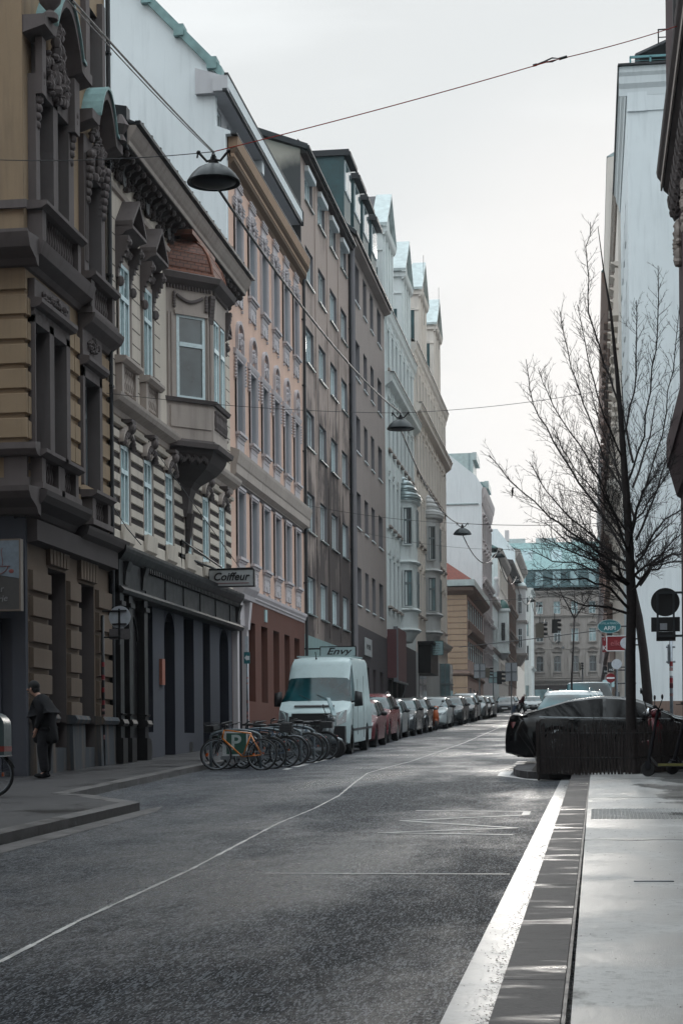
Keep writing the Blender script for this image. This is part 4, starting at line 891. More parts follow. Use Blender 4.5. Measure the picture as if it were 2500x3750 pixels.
for k, (a, c) in enumerate(zip(zz[:-1], zz[1:])):
    q = .0 if k % 2 else .9
    blocks(m, -26, -17.5 + q, [a, c], .04, .03, .0); blocks(m, -17.5 + q, -14.2 + q * .3, [a, c], .04, .03, .0)
b.put(m, 'ashlar', 'tan')
m = MB(GG)
for k, (a, c) in enumerate(zip(zz[:-1], zz[1:])): blocks(m, XL - (2.3 if k % 2 else 3.0), XL + .02, [a, c], .05, .07, .02)
blocks(m, XL - 12, XL + .02, [3.6, 4.5, 5.4, 6.3, 7.4], .05, .06, .02)
b.put(m, 'quoin', 'tan2')
m = MB(GG); m.sweep([(0, 14.5), (.1, 14.55), (.5, 14.9), (.6, 15.2), (0, 15.3)], -26, XL + .6); m.sweep([(0, 7.4), (.15, 7.45), (.2, 7.6), (0, 7.8)], -26, XL + .2); b.put(m, 'cornice', 'brown')
b.cornice([(0, 14.5), (.1, 14.55), (.6, 14.9), (.75, 15.2), (0, 15.3)], 0, 'brown'); b.cornice([(0, 7.4), (.15, 7.45), (.2, 7.6), (0, 7.8)], 0, 'brown'); b.cornice([(0, 10.9), (.2, 11.0), (.4, 11.25), (.45, 11.4), (0, 11.5)], 0, 'brown')
m = b.mb()
for k in range(30): m.box(158.3 + .75 * k, 158.6 + .75 * k, 0, .16, 11.5, 12.3)
b.put(m, 'balustrade', 'brown')
m = b.mb(); m.box(156.3, 180.6, -14, .72, 15.3, 15.85); b.put(m, 'parapet_gutter', 'verdi_l')
m = b.mb(); m.prism([(156.6, .6, 15.8), (180, .6, 15.8), (180, -13, 15.8), (156.6, -13, 15.8)], [(160, -5, 19.8), (178, -5, 19.8), (178, -7, 19.8), (160, -7, 19.8)]); b.put(m, 'roof', 'redtile')

# ================================================================ B9: tall white house with firewall
b = Bld('tall_white_house', 'tall white house with blank firewall and teal roof dormers rising behind the tan corner house', 'house', 'L', XL, 180.5, 197.5, gz(180))
st = wst(depth=.25, frame='frame_w', pane='glass', reveal='white3', sur=(.12, .08), surm='pale', head=('cap', .1, .25), sill=(.14, .12, .12), sillm='pale')
for z0, z1 in ((22.2, 24.4), (18.6, 20.8), (15.0, 17.2), (11.8, 13.8), (8.6, 10.4)):
    for k in range(5): b.win(182.0 + 3.2 * k, 183.5 + 3.2 * k, z0, z1, st)
b.wall('pale', 4, 26.9, depth=14, endmat='white'); b.dowins()
gable(b, [(XL, 12), (XL, 27.0), (XL + .12, 27.4), (-11.25, 28.5), (-14.4, 31.1), (-20, 35.7), (-30, 41), (-30, 12)], 180.2, 180.45, 'white')
m = MB(); m.box(-30, XL - .3, 180.1, 180.2, 25.6, 25.72); b.put(m, 'flashing', 'sheet')
b.cornice([(0, 25.7), (.1, 25.8), (.15, 26.3), (.32, 26.7), (.38, 27.1), (.42, 27.35), (0, 27.4)], 0, 'pale', 180.5, 197.8)
m = b.mb()
for k in range(10): m.sweep([(.06, 25.6), (.1, 25.5), (.26, 26.2), (.28, 26.7), (.06, 26.8)], 181 + 1.7 * k, 181.7 + 1.7 * k)
for k in range(6): m.sweep([(0, 14.0), (.25, 14.1), (.3, 14.3), (0, 14.4)], 181.6 + 3.2 * k, 183.9 + 3.2 * k)
b.put(m, 'bracket', 'pale')
b.k = .6; b.cornice(P_MED, 11.0, 'pale'); b.cornice(P_MED, 14.4, 'pale'); b.cornice(P_BIG, 17.5, 'pale')
m = b.mb(); m.prism([(180.46, .42, 27.42), (180.46, -9.3, 35.6), (180.46, -9.3, 27)], [(197.8, .42, 27.42), (197.8, -9.3, 35.6), (197.8, -9.3, 27)]); b.put(m, 'roof', 'verdigris')
for a0, a1, w1, z0, z1 in ((183, 188.5, -1.0, 28, 31.3), (190.5, 195.5, -.2, 27.4, 29.4)):
    m = b.mb(); m.box(a0, a1, -6, w1, z0, z1); d_ = b.put(m, 'dormer', 'verdi_l'); m = b.mb(); m.box(a0 - .1, a1 + .2, w1 - .1, w1 + .35, z1 - .75, z1 + .05); b.put(m, 'gutter_box', 'verdi_l', parent=d_); m = b.mb(); m.box(a0 - .02, a0, w1 - .5, w1 - .3, z0, z1); b.put(m, 'seam', 'sheet', parent=d_)

# ================================================================ B10.. : the farther left row
b = Bld('grey_green_house', 'lower grey-green house past the tall white house, with a stone urn on its cornice', 'house', 'L', XL, 197.5, 211.5, gz(200)); b.k = .6
for z0, z1 in ((12.6, 14.6), (8.6, 10.8)):
    for k in range(4): b.win(198.6 + 3.2 * k, 200.2 + 3.2 * k, z0, z1, wst(depth=.25, frame='frame_t', pane='glass', reveal='mint', sill=(.12, .1, .1), sillm='mint', sur=(.12, .08), surm='mint'))
b.wall('mint', 4, 17.3); b.dowins(); b.cornice(P_BIG, 16.9, 'stone_light'); b.cornice(P_MED, 11.6, 'stone_light'); flat_roof(b, 17.7, 3, 'verdigris')
m = b.mb(); m.lathe([(.4, 0), (.4, .3), (.22, .4), (.42, 1.2), (.2, 2.2), (.3, 2.4), (.3, 2.6), (.15, 2.8)], (207, .0, 17.9), 12); m.box(206.4, 207.6, -.3, .5, 17.6, 17.9); b.put(m, 'urn', 'pale', 'auto')
b = Bld('green_domed_house', 'pale house with a slim green-domed oriel and teal firewall in the far left row', 'house', 'L', XL, 211.5, 236, gz(212)); b.k = .6
for z0, z1 in ((20.2, 22.4), (16.4, 18.6), (12.4, 14.6), (9, 11)):
    for k in range(6): b.win(217 + 3.2 * k, 218.6 + 3.2 * k, z0, z1, wst(depth=.25, frame='frame_t', pane='glass', reveal='sand', sill=(.15, .15, .1), sillm='sand', sur=(.15, .08), surm='sand'))
b.wall('sand', 4, 24.0, endmat='mint'); b.dowins(); b.cornice([(0, 0), (.2, .1), (.8, .7), (.9, 1.2), (0, 1.3)], 23.3, 'oldstone'); b.cornice(P_MED, 12, 'oldstone'); b.cornice(P_MED, 15.8, 'oldstone')
flat_roof(b, 24.6, 3, 'verdigris')
o_ = MB(); o_.box(XL, XL + 1.2, 210.9, 213.0, 12.1, 17.1); oo = b.put(o_, 'oriel', 'mint')
o_ = MB(); o_.box(XL, XL + 1.3, 210.75, 213.15, 12.0, 12.25); o_.box(XL, XL + 1.28, 210.8, 213.1, 13.2, 13.3); o_.box(XL, XL + 1.35, 210.7, 213.2, 17.0, 17.3); o_.box(XL + .05, XL + .22, 210.8, 210.9, 13.4, 17.0); o_.box(XL + 1.0, XL + 1.17, 210.8, 210.9, 13.4, 17.0); b.put(o_, 'moulding', 'mint', parent=oo)
o_ = MB(); o_.lathe([(.15, 0), (.4, .25), (.62, .5), (.75, .85)], (XL + .5, 212, 11.2), 16); b.put(o_, 'corbel', 'sandg', 'auto', parent=oo)
o_ = MB(); o_.lathe([(.8, 0), (.76, .35), (.6, .75), (.3, 1.1), (.05, 1.25)], (XL + .5, 212, 17.2), 16); b.put(o_, 'dome', simple('dark_green_dome', (.02, .075, .065), .5), True, parent=oo)
place_window(b, XL + .38, XL + .82, 13.5, 15.6, wst(depth=-.02, frame='frame_d', pane='glass_d', reveal='mint', arch=.2, transom=.6, mull=0), oo, F=FF(210.88), side='F')
b = Bld('brown_ornate_house', 'dark brown ornate house with deep bracketed eaves in the far left row', 'house', 'L', XL, 236, 262, gz(236)); b.k = .7
for z0, z1 in ((20.5, 23), (16.6, 19), (13, 15), (9.4, 11.6)):
    for k in range(7): b.win(237 + 3.5 * k, 238.8 + 3.5 * k, z0, z1, wst(depth=.25, frame='frame_g', pane='glass', reveal='brown', sill=(.2, .15, .1), sillm='brown', sur=(.2, .1), surm='brown'))
b.wall('brown', 4, 25.2); b.dowins(); b.cornice([(0, 0), (.2, .1), (1.0, .9), (1.1, 1.3), (0, 1.4)], 24.3, 'stone_dark'); b.cornice(P_BIG, 15.6, 'brown'); b.cornice(P_BIG, 19.2, 'brown'); flat_roof(b, 25.8, 3, 'sheet')
b = Bld('grey_bay_house', 'grey house with a tall square bay on a heavy corbel in the far left row', 'house', 'L', XL, 262, 296, gz(262)); b.k = .7
for z0, z1 in ((25, 27.4), (21, 23.2), (17, 19.4), (13, 15.4)):
    for k in range(6): b.win(270 + 4 * k, 272 + 4 * k, z0, z1, wst(depth=.2, frame='frame_g', pane='glass', reveal='sand', sur=(.2, .1), surm='sand'))
b.wall('sand', 4, 29.2); b.dowins(); b.cornice([(0, 0), (.2, .1), (.9, .9), (1.0, 1.4), (0, 1.5)], 28.4, 'oldstone'); flat_roof(b, 30, 3, 'verdigris')
gable(b, [(XL, 12), (XL, 29.6), (-11.2, 30.1), (-13.3, 32.8), (-14.7, 32.8), (-22, 32.8), (-22, 12)], 261.7, 261.95, 'white')
m = MB(); m.box(-12.2, -11.6, 262, 263, 31, 32.6); b.put(m, 'chimney', 'pale')
m = MB(); m.box(XL, XL + 1.5, 261, 264.5, 14.4, 24.2); ob = b.put(m, 'bay', 'sandg')
m = MB(); m.prism([(XL, 261.5, 12.6), (XL + .7, 261.5, 12.6), (XL + .7, 263.6, 12.6), (XL, 263.6, 12.6)], [(XL, 260.9, 14.1), (XL + 1.6, 260.9, 14.1), (XL + 1.6, 264.6, 14.1), (XL, 264.6, 14.1)]); b.put(m, 'corbel', 'oldstone', parent=ob)
for z in (14.1, 18.9, 23.9): m = MB(); m.box(XL, XL + 1.65, 260.85, 264.65, z, z + .35); b.put(m, 'moulding', 'oldstone', parent=ob)
m = MB(); m.lathe([(.85, 0), (.75, .35), (.45, .7), (.05, .8)], (XL + .8, 262.5, 24.2), 14); b.put(m, 'dome', 'verdi_l', True, parent=ob)
for z in (15.2, 20.2): place_window(b, XL + .35, XL + .95, z, z + 2.9, wst(depth=.02, frame='frame_w', pane='glass', reveal='sandg', transom=.6), ob, F=FF(260.98), side='F')
b = Bld('teal_end_house', 'narrow pale teal house closing the far left row', 'house', 'L', XL + 1.1, 296, 312, gz(300))
b.wall('mint', 5, 27); b.cornice(P_MED, 13.5, 'mint'); b.cornice(P_MED, 26.5, 'mint')
for z in (8.4, 15, 19, 23): place_window(b, XL + .2, XL + .7, z, z + 2.4, wst(depth=.02, frame='frame_g', pane='glass', transom=0, mull=0), F=FF(295.98), side='F')

# ================================================================ palace closing the street
b = Bld('palace', 'old stone palace with arched windows and teal mansard roof closing the end of the street', 'building', 'F', 318.0, -16, 22, gz(318))
k_ = 318 / 300.; zc = lambda z: CAMH + (z - CAMH) * k_
cx = [(-8.85 + 2.93 * k) * k_ for k in range(-2, 9)]
for x in cx:
    b.win(x, x + 1.15 * k_, zc(13.2), zc(15.8), wst(depth=.2, frame='frame_g', pane='glass_d', reveal='oldstone', arch=.58, sur=(.25, .2), surm='oldstone', head=('seg', .35, .4, .75), headm='oldstone', transom=.55))
    b.win(x, x + 1.15 * k_, zc(18.25), zc(20.4), wst(depth=.3, frame='frame_w', pane='glass', reveal='stone', sur=(.22, .18), surm='oldstone', head=('tri', .3, .4, .55), headm='oldstone', sill=(.4, .2, .2, .4), sillm='oldstone', transom=.6))
    b.win(x, x + 1.1 * k_, zc(22.9), zc(24.95), wst(depth=.3, frame='frame_w', pane='glass_s', reveal='stone', sur=(.2, .12), surm='oldstone', transom=.55))
b.wall('oldstone', 6, zc(26.3), depth=14); b.dowins()
for z, P in ((zc(11.15), P_BIG), (zc(12.0), P_STR), (zc(22.2), P_MED), (zc(26.0), P_BIG), (zc(16.9), P_STR)): b.cornice(P, z, 'oldstone')
m = b.mb(); m.box(-16, 22, .0, .3, zc(12.05), zc(12.3))
for x in cx: baluster_row(m, x - .1, x + 1.3, .25, zc(12.2), zc(13.0), 7, .1); m.box(x - .6, x - .2, 0, .3, zc(12.2), zc(16.4)); m.box(x + 1.4, x + 1.75, 0, .3, zc(12.2), zc(16.4)); m.box(x - .25, x + 1.5, 0, .45, zc(13.0), zc(13.12))
b.put(m, 'balustrade', 'oldstone')
m = b.mb(); m.box(-16, 22, -.1, .02, 7, zc(10.9)); b.put(m, 'shopfront', 'stone_dark')
m = b.mb()
for k in range(8): m.box(-14 + 4.3 * k, -11 + 4.3 * k, .02, .06, 8.2, zc(10.2))
b.put(m, 'shop_window', 'glass_s')
m = b.mb(); m.prism([(-16, .4, zc(27.3)), (22, .4, zc(27.3)), (22, -14, zc(27.3)), (-16, -14, zc(27.3))], [(-16, -.6, zc(30.4)), (22, -.6, zc(30.4)), (22, -14, zc(30.4)), (-16, -14, zc(30.4))]); b.put(m, 'mansard', 'dormer')
m = b.mb()
for x in cx[::1]: m.box(x - .1, x + 1.3, -.3, .35, zc(27.6), zc(30.0))
b.put(m, 'attic_window', 'glass_s')
m = b.mb(); m.prism([(-16, -.4, zc(30.4)), (22, -.4, zc(30.4)), (22, -14, zc(30.4)), (-16, -14, zc(30.4))], [(-16, -6, zc(35.5)), (22, -6, zc(35.5)), (22, -10, zc(35.5)), (-16, -10, zc(35.5))]); rf = b.put(m, 'roof', 'verdigris')
m = b.mb()
for k in range(6): m.prism([(-12 + 5.2 * k, -2.6, zc(31.8)), (-10 + 5.2 * k, -2.6, zc(31.8)), (-10 + 5.2 * k, -4.2, zc(33.8)), (-12 + 5.2 * k, -4.2, zc(33.8))], [(-12 + 5.2 * k, -2.2, zc(32.0)), (-10 + 5.2 * k, -2.2, zc(32.0)), (-10 + 5.2 * k, -3.8, zc(34.0)), (-12 + 5.2 * k, -3.8, zc(34.0))])
b.put(m, 'skylight', 'glass_s', parent=rf)
for xa in (-15, -9.5, -3.0, 1.5, 8, 15):
    m = b.mb(); m.box(xa, xa + 3.6 - (xa > -4) * 1.6, -8, -6.2, zc(33), zc(36.3)); b.put(m, 'chimney', 'verdi_l', parent=rf)

# ================================================================ right side
XR = 1.84
b = Bld('maroon_house', 'dark maroon house with bracketed stone cornice at the right edge', 'house', 'R', XR, -30, 36.3, 0)
b.wall('rdark', 0, 16.9, depth=10)
b.cornice([(0, 0), (.1, 0), (.12, .1), (.28, .25), (.30, .38), (.40, .52), (.42, .62), (0, .66)], 12.45, 'stone', -30, 36.6); b.cornice([(.30, 12.7), (.335, 12.7), (.34, 12.84), (.31, 12.84)], 0, 'stone_light', -30, 36.62, name='moulding')
m = b.mb()
for k in range(60): m.sweep([(0, 12.05), (.08, 12.0), (.2, 12.3), (.22, 12.44), (0, 12.45)], 36.1 - .5 * k, 36.4 - .5 * k); m.ball((36.25 - .5 * k, .1, 12.15), (.12, .1, .12), 6, 4)
b.put(m, 'bracket', 'stone')
m = b.mb(); m.box(-30, 36.3, -5, .22, 13.1, 24); b.put(m, 'attic_wall', 'rdark')
m = b.mb(); m.prism([(20, 0, 6.4), (36.3, 0, 6.4), (36.3, .08, 6.45), (20, .08, 6.45)], [(20, 0, 7.0), (36.4, 0, 7.0), (36.4, .24, 7.05), (20, .24, 7.05)]); m.box(20, 36.45, 0, .27, 7.05, 7.6); b.put(m, 'oriel_base', 'rdark')
m = b.mb(); garland(m, 35.4, .05, 11.3, .4, .9, 30, 3, .07); garland(m, 33.0, .05, 11.3, .4, .9, 30, 4, .07); b.put(m, 'carved_ornament', 'stone_light', 'auto')
m = b.mb(); garland(m, 36.2, .05, 11.5, .1, .9, 16, 9, .06); b.put(m, 'carved_ornament', 'stone_light', 'auto')
for k in range(8): 
    for z0, z1 in ((8.2, 10.6), (3.6, 5.8), (14, 16)): place_window(b, 10 + 3 * k, 11.2 + 3 * k, z0, z1, wst(depth=-.23 if z0 > 13 else -.01, frame='frame_d', pane='glass_d', reveal='rdark'))
b = Bld('white_firewall_house', 'white rendered house with a blank firewall and roof terrace on the right', 'house', 'R', 1.86, 80, 97.5, gz(80))
st = wst(depth=.2, frame='frame_w', pane='glass', reveal='white3', sill=(.04, .06, .05), sillm='white3')
for z0 in (6.5, 10.2, 13.9, 17.6, 21.3, 25):
    for k in range(4): b.win(84.4 + 3.4 * k, 85.5 + 3.4 * k, z0, z0 + 1.9, st)
b.wall('white', 1.2, 30.9, depth=18, endmat='white'); b.dowins()
cpr = [(0, 30.2), (.06, 30.2), (.1, 30.5), (.22, 30.7), (.25, 31.0), (.34, 31.15), (.36, 31.4), (0, 31.42)]
b.cornice(cpr, 0, 'white3', 80, 97.5); m = MB(FF(80)); m.sweep([(w_, z) for w_, z in cpr], 1.5, 20); m.box(1.86, 2.72, 0, .08, 29.5, 31.0); m.box(2.72, 20, 0, .05, 29.52, 31.0); b.put(m, 'cornice', 'white')
m = MB(); m.box(1.46, 20, 79.5, 97.5, 31.42, 31.5); m.box(1.44, 1.5, 79.6, 97.5, 31.2, 31.46); b.put(m, 'parapet_flashing', 'sheet_d')
m = MB(); m.box(1.83, 20, 79.93, 80.0, 2.0, 3.28); b.put(m, 'plinth', 'brown')
m = MB(); m.box(1.98, 20, 79.9, 79.98, 31.85, 31.95)
for x in (2.0, 2.88, 3.8, 4.7, 5.6): m.box(x - .03, x + .05, 79.9, 79.97, 31.5, 31.9)
for z in (31.6, 31.72): m.box(1.98, 20, 79.93, 79.95, z, z + .015)
b.put(m, 'terrace_railing', simple('teal_railing', (.10, .25, .27), .4))
m = MB(); m.prism([(2.62, 84, 31.5), (8, 84, 31.5), (8, 84, 34.5), (2.62, 84, 32.4)], [(2.62, 95, 31.5), (8, 95, 31.5), (8, 95, 34.5), (2.62, 95, 32.4)]); pe = b.put(m, 'penthouse', 'white3')
m = MB(); m.prism([(2.3, 82, 32.7), (8, 82, 35.0), (8, 82, 35.15), (2.3, 82, 32.85)], [(2.3, 96, 32.7), (8, 96, 35.0), (8, 96, 35.15), (2.3, 96, 32.85)]); m.tube([(2.38, 82, 32.8), (2.38, 82, 31.5)], .12, 8); m.tube([(2.4, 81.95, 32.75), (8, 81.95, 35.0)], .07, 8); m.box(3.2, 3.5, 83.9, 84.0, 31.5, 32.3); b.put(m, 'penthouse_roof', 'sheet_d', parent=pe)
m = MB(); m.box(3.3, 3.36, 82, 82.05, 33.2, 33.9); m.box(3.3, 4.5, 82, 82.05, 33.85, 33.9); m.box(3.3, 4.5, 82, 82.04, 33.5, 33.54); b.put(m, 'roof_ladder', 'iron')
b = Bld('shell_cornice_house', 'tan house with a row of scroll brackets under its eaves beyond the white firewall house', 'house', 'R', 1.72, 97.5, 121, gz(98))
st = wst(depth=.2, frame='frame_g', pane='glass', reveal='brown', sur=(.15, .15), surm='sand', sill=(.35, .15, .15), sillm='sand', head=('cap', .1, .4))
for z0 in (8, 12, 16, 20.5, 25):
    for k in range(8): b.win(98.6 + 2.8 * k, 99.8 + 2.8 * k, z0, z0 + 2.3, st)
b.wall('sand', 2, 31.6, depth=12); b.dowins()
b.cornice([(0, 31.2), (.3, 31.3), (.42, 31.9), (.5, 32.6), (.56, 33.2), (0, 33.3)], 0, 'sand'); b.cornice(P_BIG, 15, 'sand')
m = b.mb()
for k in range(40): m.sweep([(0, 31.0), (.12, 30.9), (.32, 31.5), (.34, 32.2), (0, 32.3)], 97.7 + .58 * k, 98.0 + .58 * k)
b.put(m, 'bracket', 'stone_light')
m = b.mb(); m.prism([(97.6, .58, 33.3), (97.6, -6, 37), (97.6, -6, 33)], [(121, .58, 33.3), (121, -6, 37), (121, -6, 33)]); b.put(m, 'roof', 'sheet')
for i, (nm, lb, mt, X_, u0, u1, zt) in enumerate((('balcony_house', 'brown balconied house behind the bare tree crown', 'brown', 1.65, 121, 152, 32.6), ('oriel_row_house', 'narrow brown house with stacked window hoods far down the right row', 'tan', 1.7, 152, 186, 33.5), ('end_row_house', 'pale end house of the right row with small shop signs', 'pale', 1.75, 186, 250, 31))):
    b = Bld(nm, lb, 'house', 'R', X_, u0, u1, gz(u0))
    for z0 in (9.5, 13.8, 18, 22.4, 27):
        for k in range(int((u1 - u0) / 3.2)): b.win(u0 + 1 + 3.2 * k, u0 + 2.4 + 3.2 * k, z0, z0 + 2.4, wst(depth=.2, frame='frame_g', pane='glass', reveal=mt, sur=(.2, .2), surm=mt, sill=(.35, .2, .3), sillm='stone', head=('cap', .1, .5)))
    b.wall(mt, 3, zt, depth=12); b.dowins(); b.cornice([(0, -1), (.2, -.9), (.6, 0), (.65, .5), (0, .6)], zt, mt); b.cornice(P_BIG, 17, mt)
    m = b.mb(); m.prism([(u0, .66, zt + .6), (u0, -2.5, zt + 4.4), (u0, -6, zt)], [(u1, .66, zt + .6), (u1, -2.5, zt + 4.4), (u1, -6, zt)]); b.put(m, 'roof', 'verdigris')

# unseen house rows added behind the viewer, darkening the near street and its reflections
b = Bld('unseen_left_house', 'unseen house added on the left, nearer than the ochre corner house', 'house', 'L', XL, -75, 22, 0)
for z0 in (1.5, 6, 10, 14):
    for k in range(24): b.win(-73 + 4 * k, -71.4 + 4 * k, z0, z0 + 2.3, wst(depth=.2, frame='frame_g', pane='glass', reveal='stone'))
b.wall('taupe', -3, 20, depth=12); b.dowins(); b.cornice(P_BIG, 19.4, 'stone'); b.cornice(P_MED, 5, 'stone'); flat_roof(b, 20, 4)
b = Bld('unseen_right_house', 'unseen brown house added on the right behind the viewer', 'house', 'R', 2.3, -75, -30.2, -1)
for z0 in (1.5, 6, 10, 14):
    for k in range(11): b.win(-73 + 4 * k, -71.4 + 4 * k, z0, z0 + 2.3, wst(depth=.2, frame='frame_g', pane='glass', reveal='stone'))
b.wall('brown', -3, 20, depth=12); b.dowins(); b.cornice(P_BIG, 19.4, 'stone'); flat_roof(b, 20, 4)
# ================================================================ ground
def strip(name, pts, dz, mat, kind='structure', thick=0, smooth=False):
    m = MB(); top = [(x, y, gz(y) + dz) for x, y in pts]
    if thick: m.prism([(x, y, z - thick) for x, y, z in top], top)
    else: m.poly(top)
    o = m.build(name, M[mat] if isinstance(mat, str) else mat, loc=(0, 0, 0), recalc=True); o['kind'] = kind; return o
def asphalt():
    t = NT('wet_asphalt'); a = t.noise(.45, 5, .6); p = t.noise(.8, 7, .62, stretch=(.45, .22, 1)); g = t.noise(24, 8, .85); g2 = t.noise(75, 3, .8)
    wet = t.ramp(p, .42, .62); g8 = t.noise(9, 3, .7, stretch=(1.5, .45, 1)); gg = t.math('ADD', t.math('ADD', t.math('MULTIPLY', g, .60), t.math('MULTIPLY', g2, .30)), t.math('MULTIPLY', g8, .15))
    cell = lambda sc, st_: t.n('ShaderNodeSeparateColor', {0: t.n('ShaderNodeTexVoronoi', {'Vector': t.n('ShaderNodeMapping', {0: t.pos, 'Scale': st_}).outputs[0], 'Scale': sc}).outputs['Color']}).outputs[0]
    glint = t.math('MAXIMUM', t.ramp(cell(150, (1, .2, 1)), .76, .88), t.ramp(cell(80, (1, .12, 1)), .84, .92, 0, .7))  # pale cells: glints of the wet stones painted into the colour
    c = t.mix(t.ramp(a, .35, .7), (.011, .0125, .016), (.018, .020, .025)); c = t.mix(t.ramp(gg, .57, .66, 0, .45), c, (.20, .215, .24)); c = t.mix(t.math('MULTIPLY', glint, .52), c, (.30, .325, .36))
    t.set(col=c, rough=t.math('ADD', t.ramp(wet, 0, 1, .58, .24), t.ramp(gg, .45, .65, .12, -.12)), spec=t.math('MULTIPLY', t.ramp(wet, 0, 1, .14, .62), t.ramp(gg, .45, .62, .15, 1.25)))
    t.bump(gg, 1.0, .02); return t.m
def slab(name, col, dirty, wetsc, r0, r1, thr=(.45, .6), grain=50, bump=.25, stretch=(1, 1, 1), spec=.5, dark_patches=0):
    t = NT(name); a = t.noise(wetsc, 6, .6, stretch=stretch); g = t.noise(grain, 3, .65); wet = t.ramp(a, *thr)
    c = t.mix(t.ramp(t.noise(.9, 5), .35, .7), col, dirty); g3 = t.noise(11, 9, .82); c = t.mix(t.ramp(g3, .50, .62, 0, .8), c, tuple(x * .42 for x in col)); c = t.mix(wet, c, t.mix(.0, tuple(x * .55 for x in col), (0, 0, 0)))
    sp_ = spec
    if dark_patches:      # darker patches keep to the house side and the far end of the pavement
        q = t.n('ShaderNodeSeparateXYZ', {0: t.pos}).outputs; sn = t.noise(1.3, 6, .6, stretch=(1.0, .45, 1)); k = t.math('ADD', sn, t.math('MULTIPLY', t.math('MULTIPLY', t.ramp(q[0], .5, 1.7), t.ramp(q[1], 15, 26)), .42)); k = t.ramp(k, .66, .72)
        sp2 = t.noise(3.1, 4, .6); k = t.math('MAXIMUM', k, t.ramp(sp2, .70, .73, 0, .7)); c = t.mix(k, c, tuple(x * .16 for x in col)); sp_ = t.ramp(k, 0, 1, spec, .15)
    t.set(col=c, rough=t.ramp(wet, 0, 1, r0, r1), spec=sp_); t.bump(t.math('ADD', g, g3), bump, .008); return t.m
M['asphalt'] = asphalt()
M['gutter'] = slab('wet_smooth_gutter', (.36, .37, .38), (.27, .28, .29), 1.5, .40, .3, (.3, .6), grain=30, bump=.10, spec=.8)
M['granite'] = slab('granite_kerb', (.060, .055, .057), (.036, .033, .036), 1.7, .60, .26, (.53, .66), grain=38, bump=.35, stretch=(.6, 2.0, 1), spec=.28)
M['paveR'] = slab('damp_mastic_pavement', (.50, .50, .49), (.40, .40, .395), .8, .50, .34, (.46, .56), grain=75, bump=.45, spec=.8, dark_patches=1)
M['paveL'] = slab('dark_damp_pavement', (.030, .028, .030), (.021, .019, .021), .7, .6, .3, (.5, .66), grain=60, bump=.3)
M['kerbL'] = slab('worn_kerb', (.12, .112, .11), (.08, .074, .074), 2, .55, .3, (.5, .65), grain=40)
M['road_paint'] = slab('worn_road_paint', (.72, .70, .68), (.40, .39, .38), 3, .5, .4, grain=70)
M['earth'] = simple('tree_pit_earth', (.03, .022, .018), .95, var=.5, scale=9, bump=.8)
m = MB()      # terrain reaching the horizon, following the climb of the street
m.poly([(-900, -300, gz(-300) - .03), (900, -300, gz(-300) - .03), (900, 1500, gz(1500) - .03), (-900, 1500, gz(1500) - .03)])
o = m.build('ground', M['paveL'], loc=(0, 0, 0)); structure(o)
m = MB(); ys = [-20, 0, 10, 20, 30, 40, 60, 80, 120, 180, 260, 330]
for a, c in zip(ys[:-1], ys[1:]): m.poly([(-9.5, a, gz(a)), (1.0 if a < 36 else 1.5, a, gz(a)), (1.0 if a < 36 else 1.5, c, gz(c)), (-9.5, c, gz(c))])
o = m.build('road', M['asphalt'], loc=(0, 0, 0)); structure(o)
m = MB(); m.poly([(-40, 136, gz(136) + .004), (-9.5, 136, gz(136) + .004), (-9.5, 156, gz(156) + .004), (-40, 156, gz(156) + .004)]); m.poly([(1.5, 38.5, gz(38.5) + .004), (30, 38.5, gz(38.5) + .004), (30, 76, gz(76) + .004), (1.5, 76, gz(76) + .004)])
o = m.build('side_street', M['asphalt'], loc=(0, 0, 0)); structure(o)
# left pavement with the kerb build-out
PL = [(-6.32, -20), (-6.32, 18.3), (-6.24, 24.2), (-7.5, 26.2), (-8.0, 26.6), (-8.35, 37), (-8.45, 135.5), (-30, 135.5), (-30, -20)]
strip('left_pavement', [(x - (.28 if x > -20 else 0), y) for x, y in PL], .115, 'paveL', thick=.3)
def kerb_line(name, pts, wd, dz, mat, side=-1, joint=1.2, thick=.35):
    m = MB()
    for (x0, y0), (x1, y1) in zip(pts[:-1], pts[1:]):
        L = math.hypot(x1 - x0, y1 - y0); n = max(1, int(L / joint)); dx, dy = (x1 - x0) / L, (y1 - y0) / L; nx, ny = dy * side * -1, -dx * side * -1
        nx, ny = (-dy, dx) if side < 0 else (dy, -dx)
        for k in range(n):
            a, c = k * L / n + .003, (k + 1) * L / n - .003
            q = [(x0 + dx * a, y0 + dy * a), (x0 + dx * c, y0 + dy * c), (x0 + dx * c + nx * wd, y0 + dy * c + ny * wd), (x0 + dx * a + nx * wd, y0 + dy * a + ny * wd)]
            j = random.uniform(-.001, .001); m.prism([(x, y, gz(y) + dz - thick + j) for x, y in q], [(x, y, gz(y) + dz + j) for x, y in q])
    o = m.build(name, M[mat], loc=(0, 0, 0)); structure(o); return o
kerb_line('left_kerb', PL[:7], .27, .118, 'kerbL', -1)
strip('left_gutter', [(-6.3, 0), (-5.95, 0), (-5.95, 24.0), (-6.15, 25.2), (-6.24, 24.2), (-6.3, 18)], .004, 'kerbL')
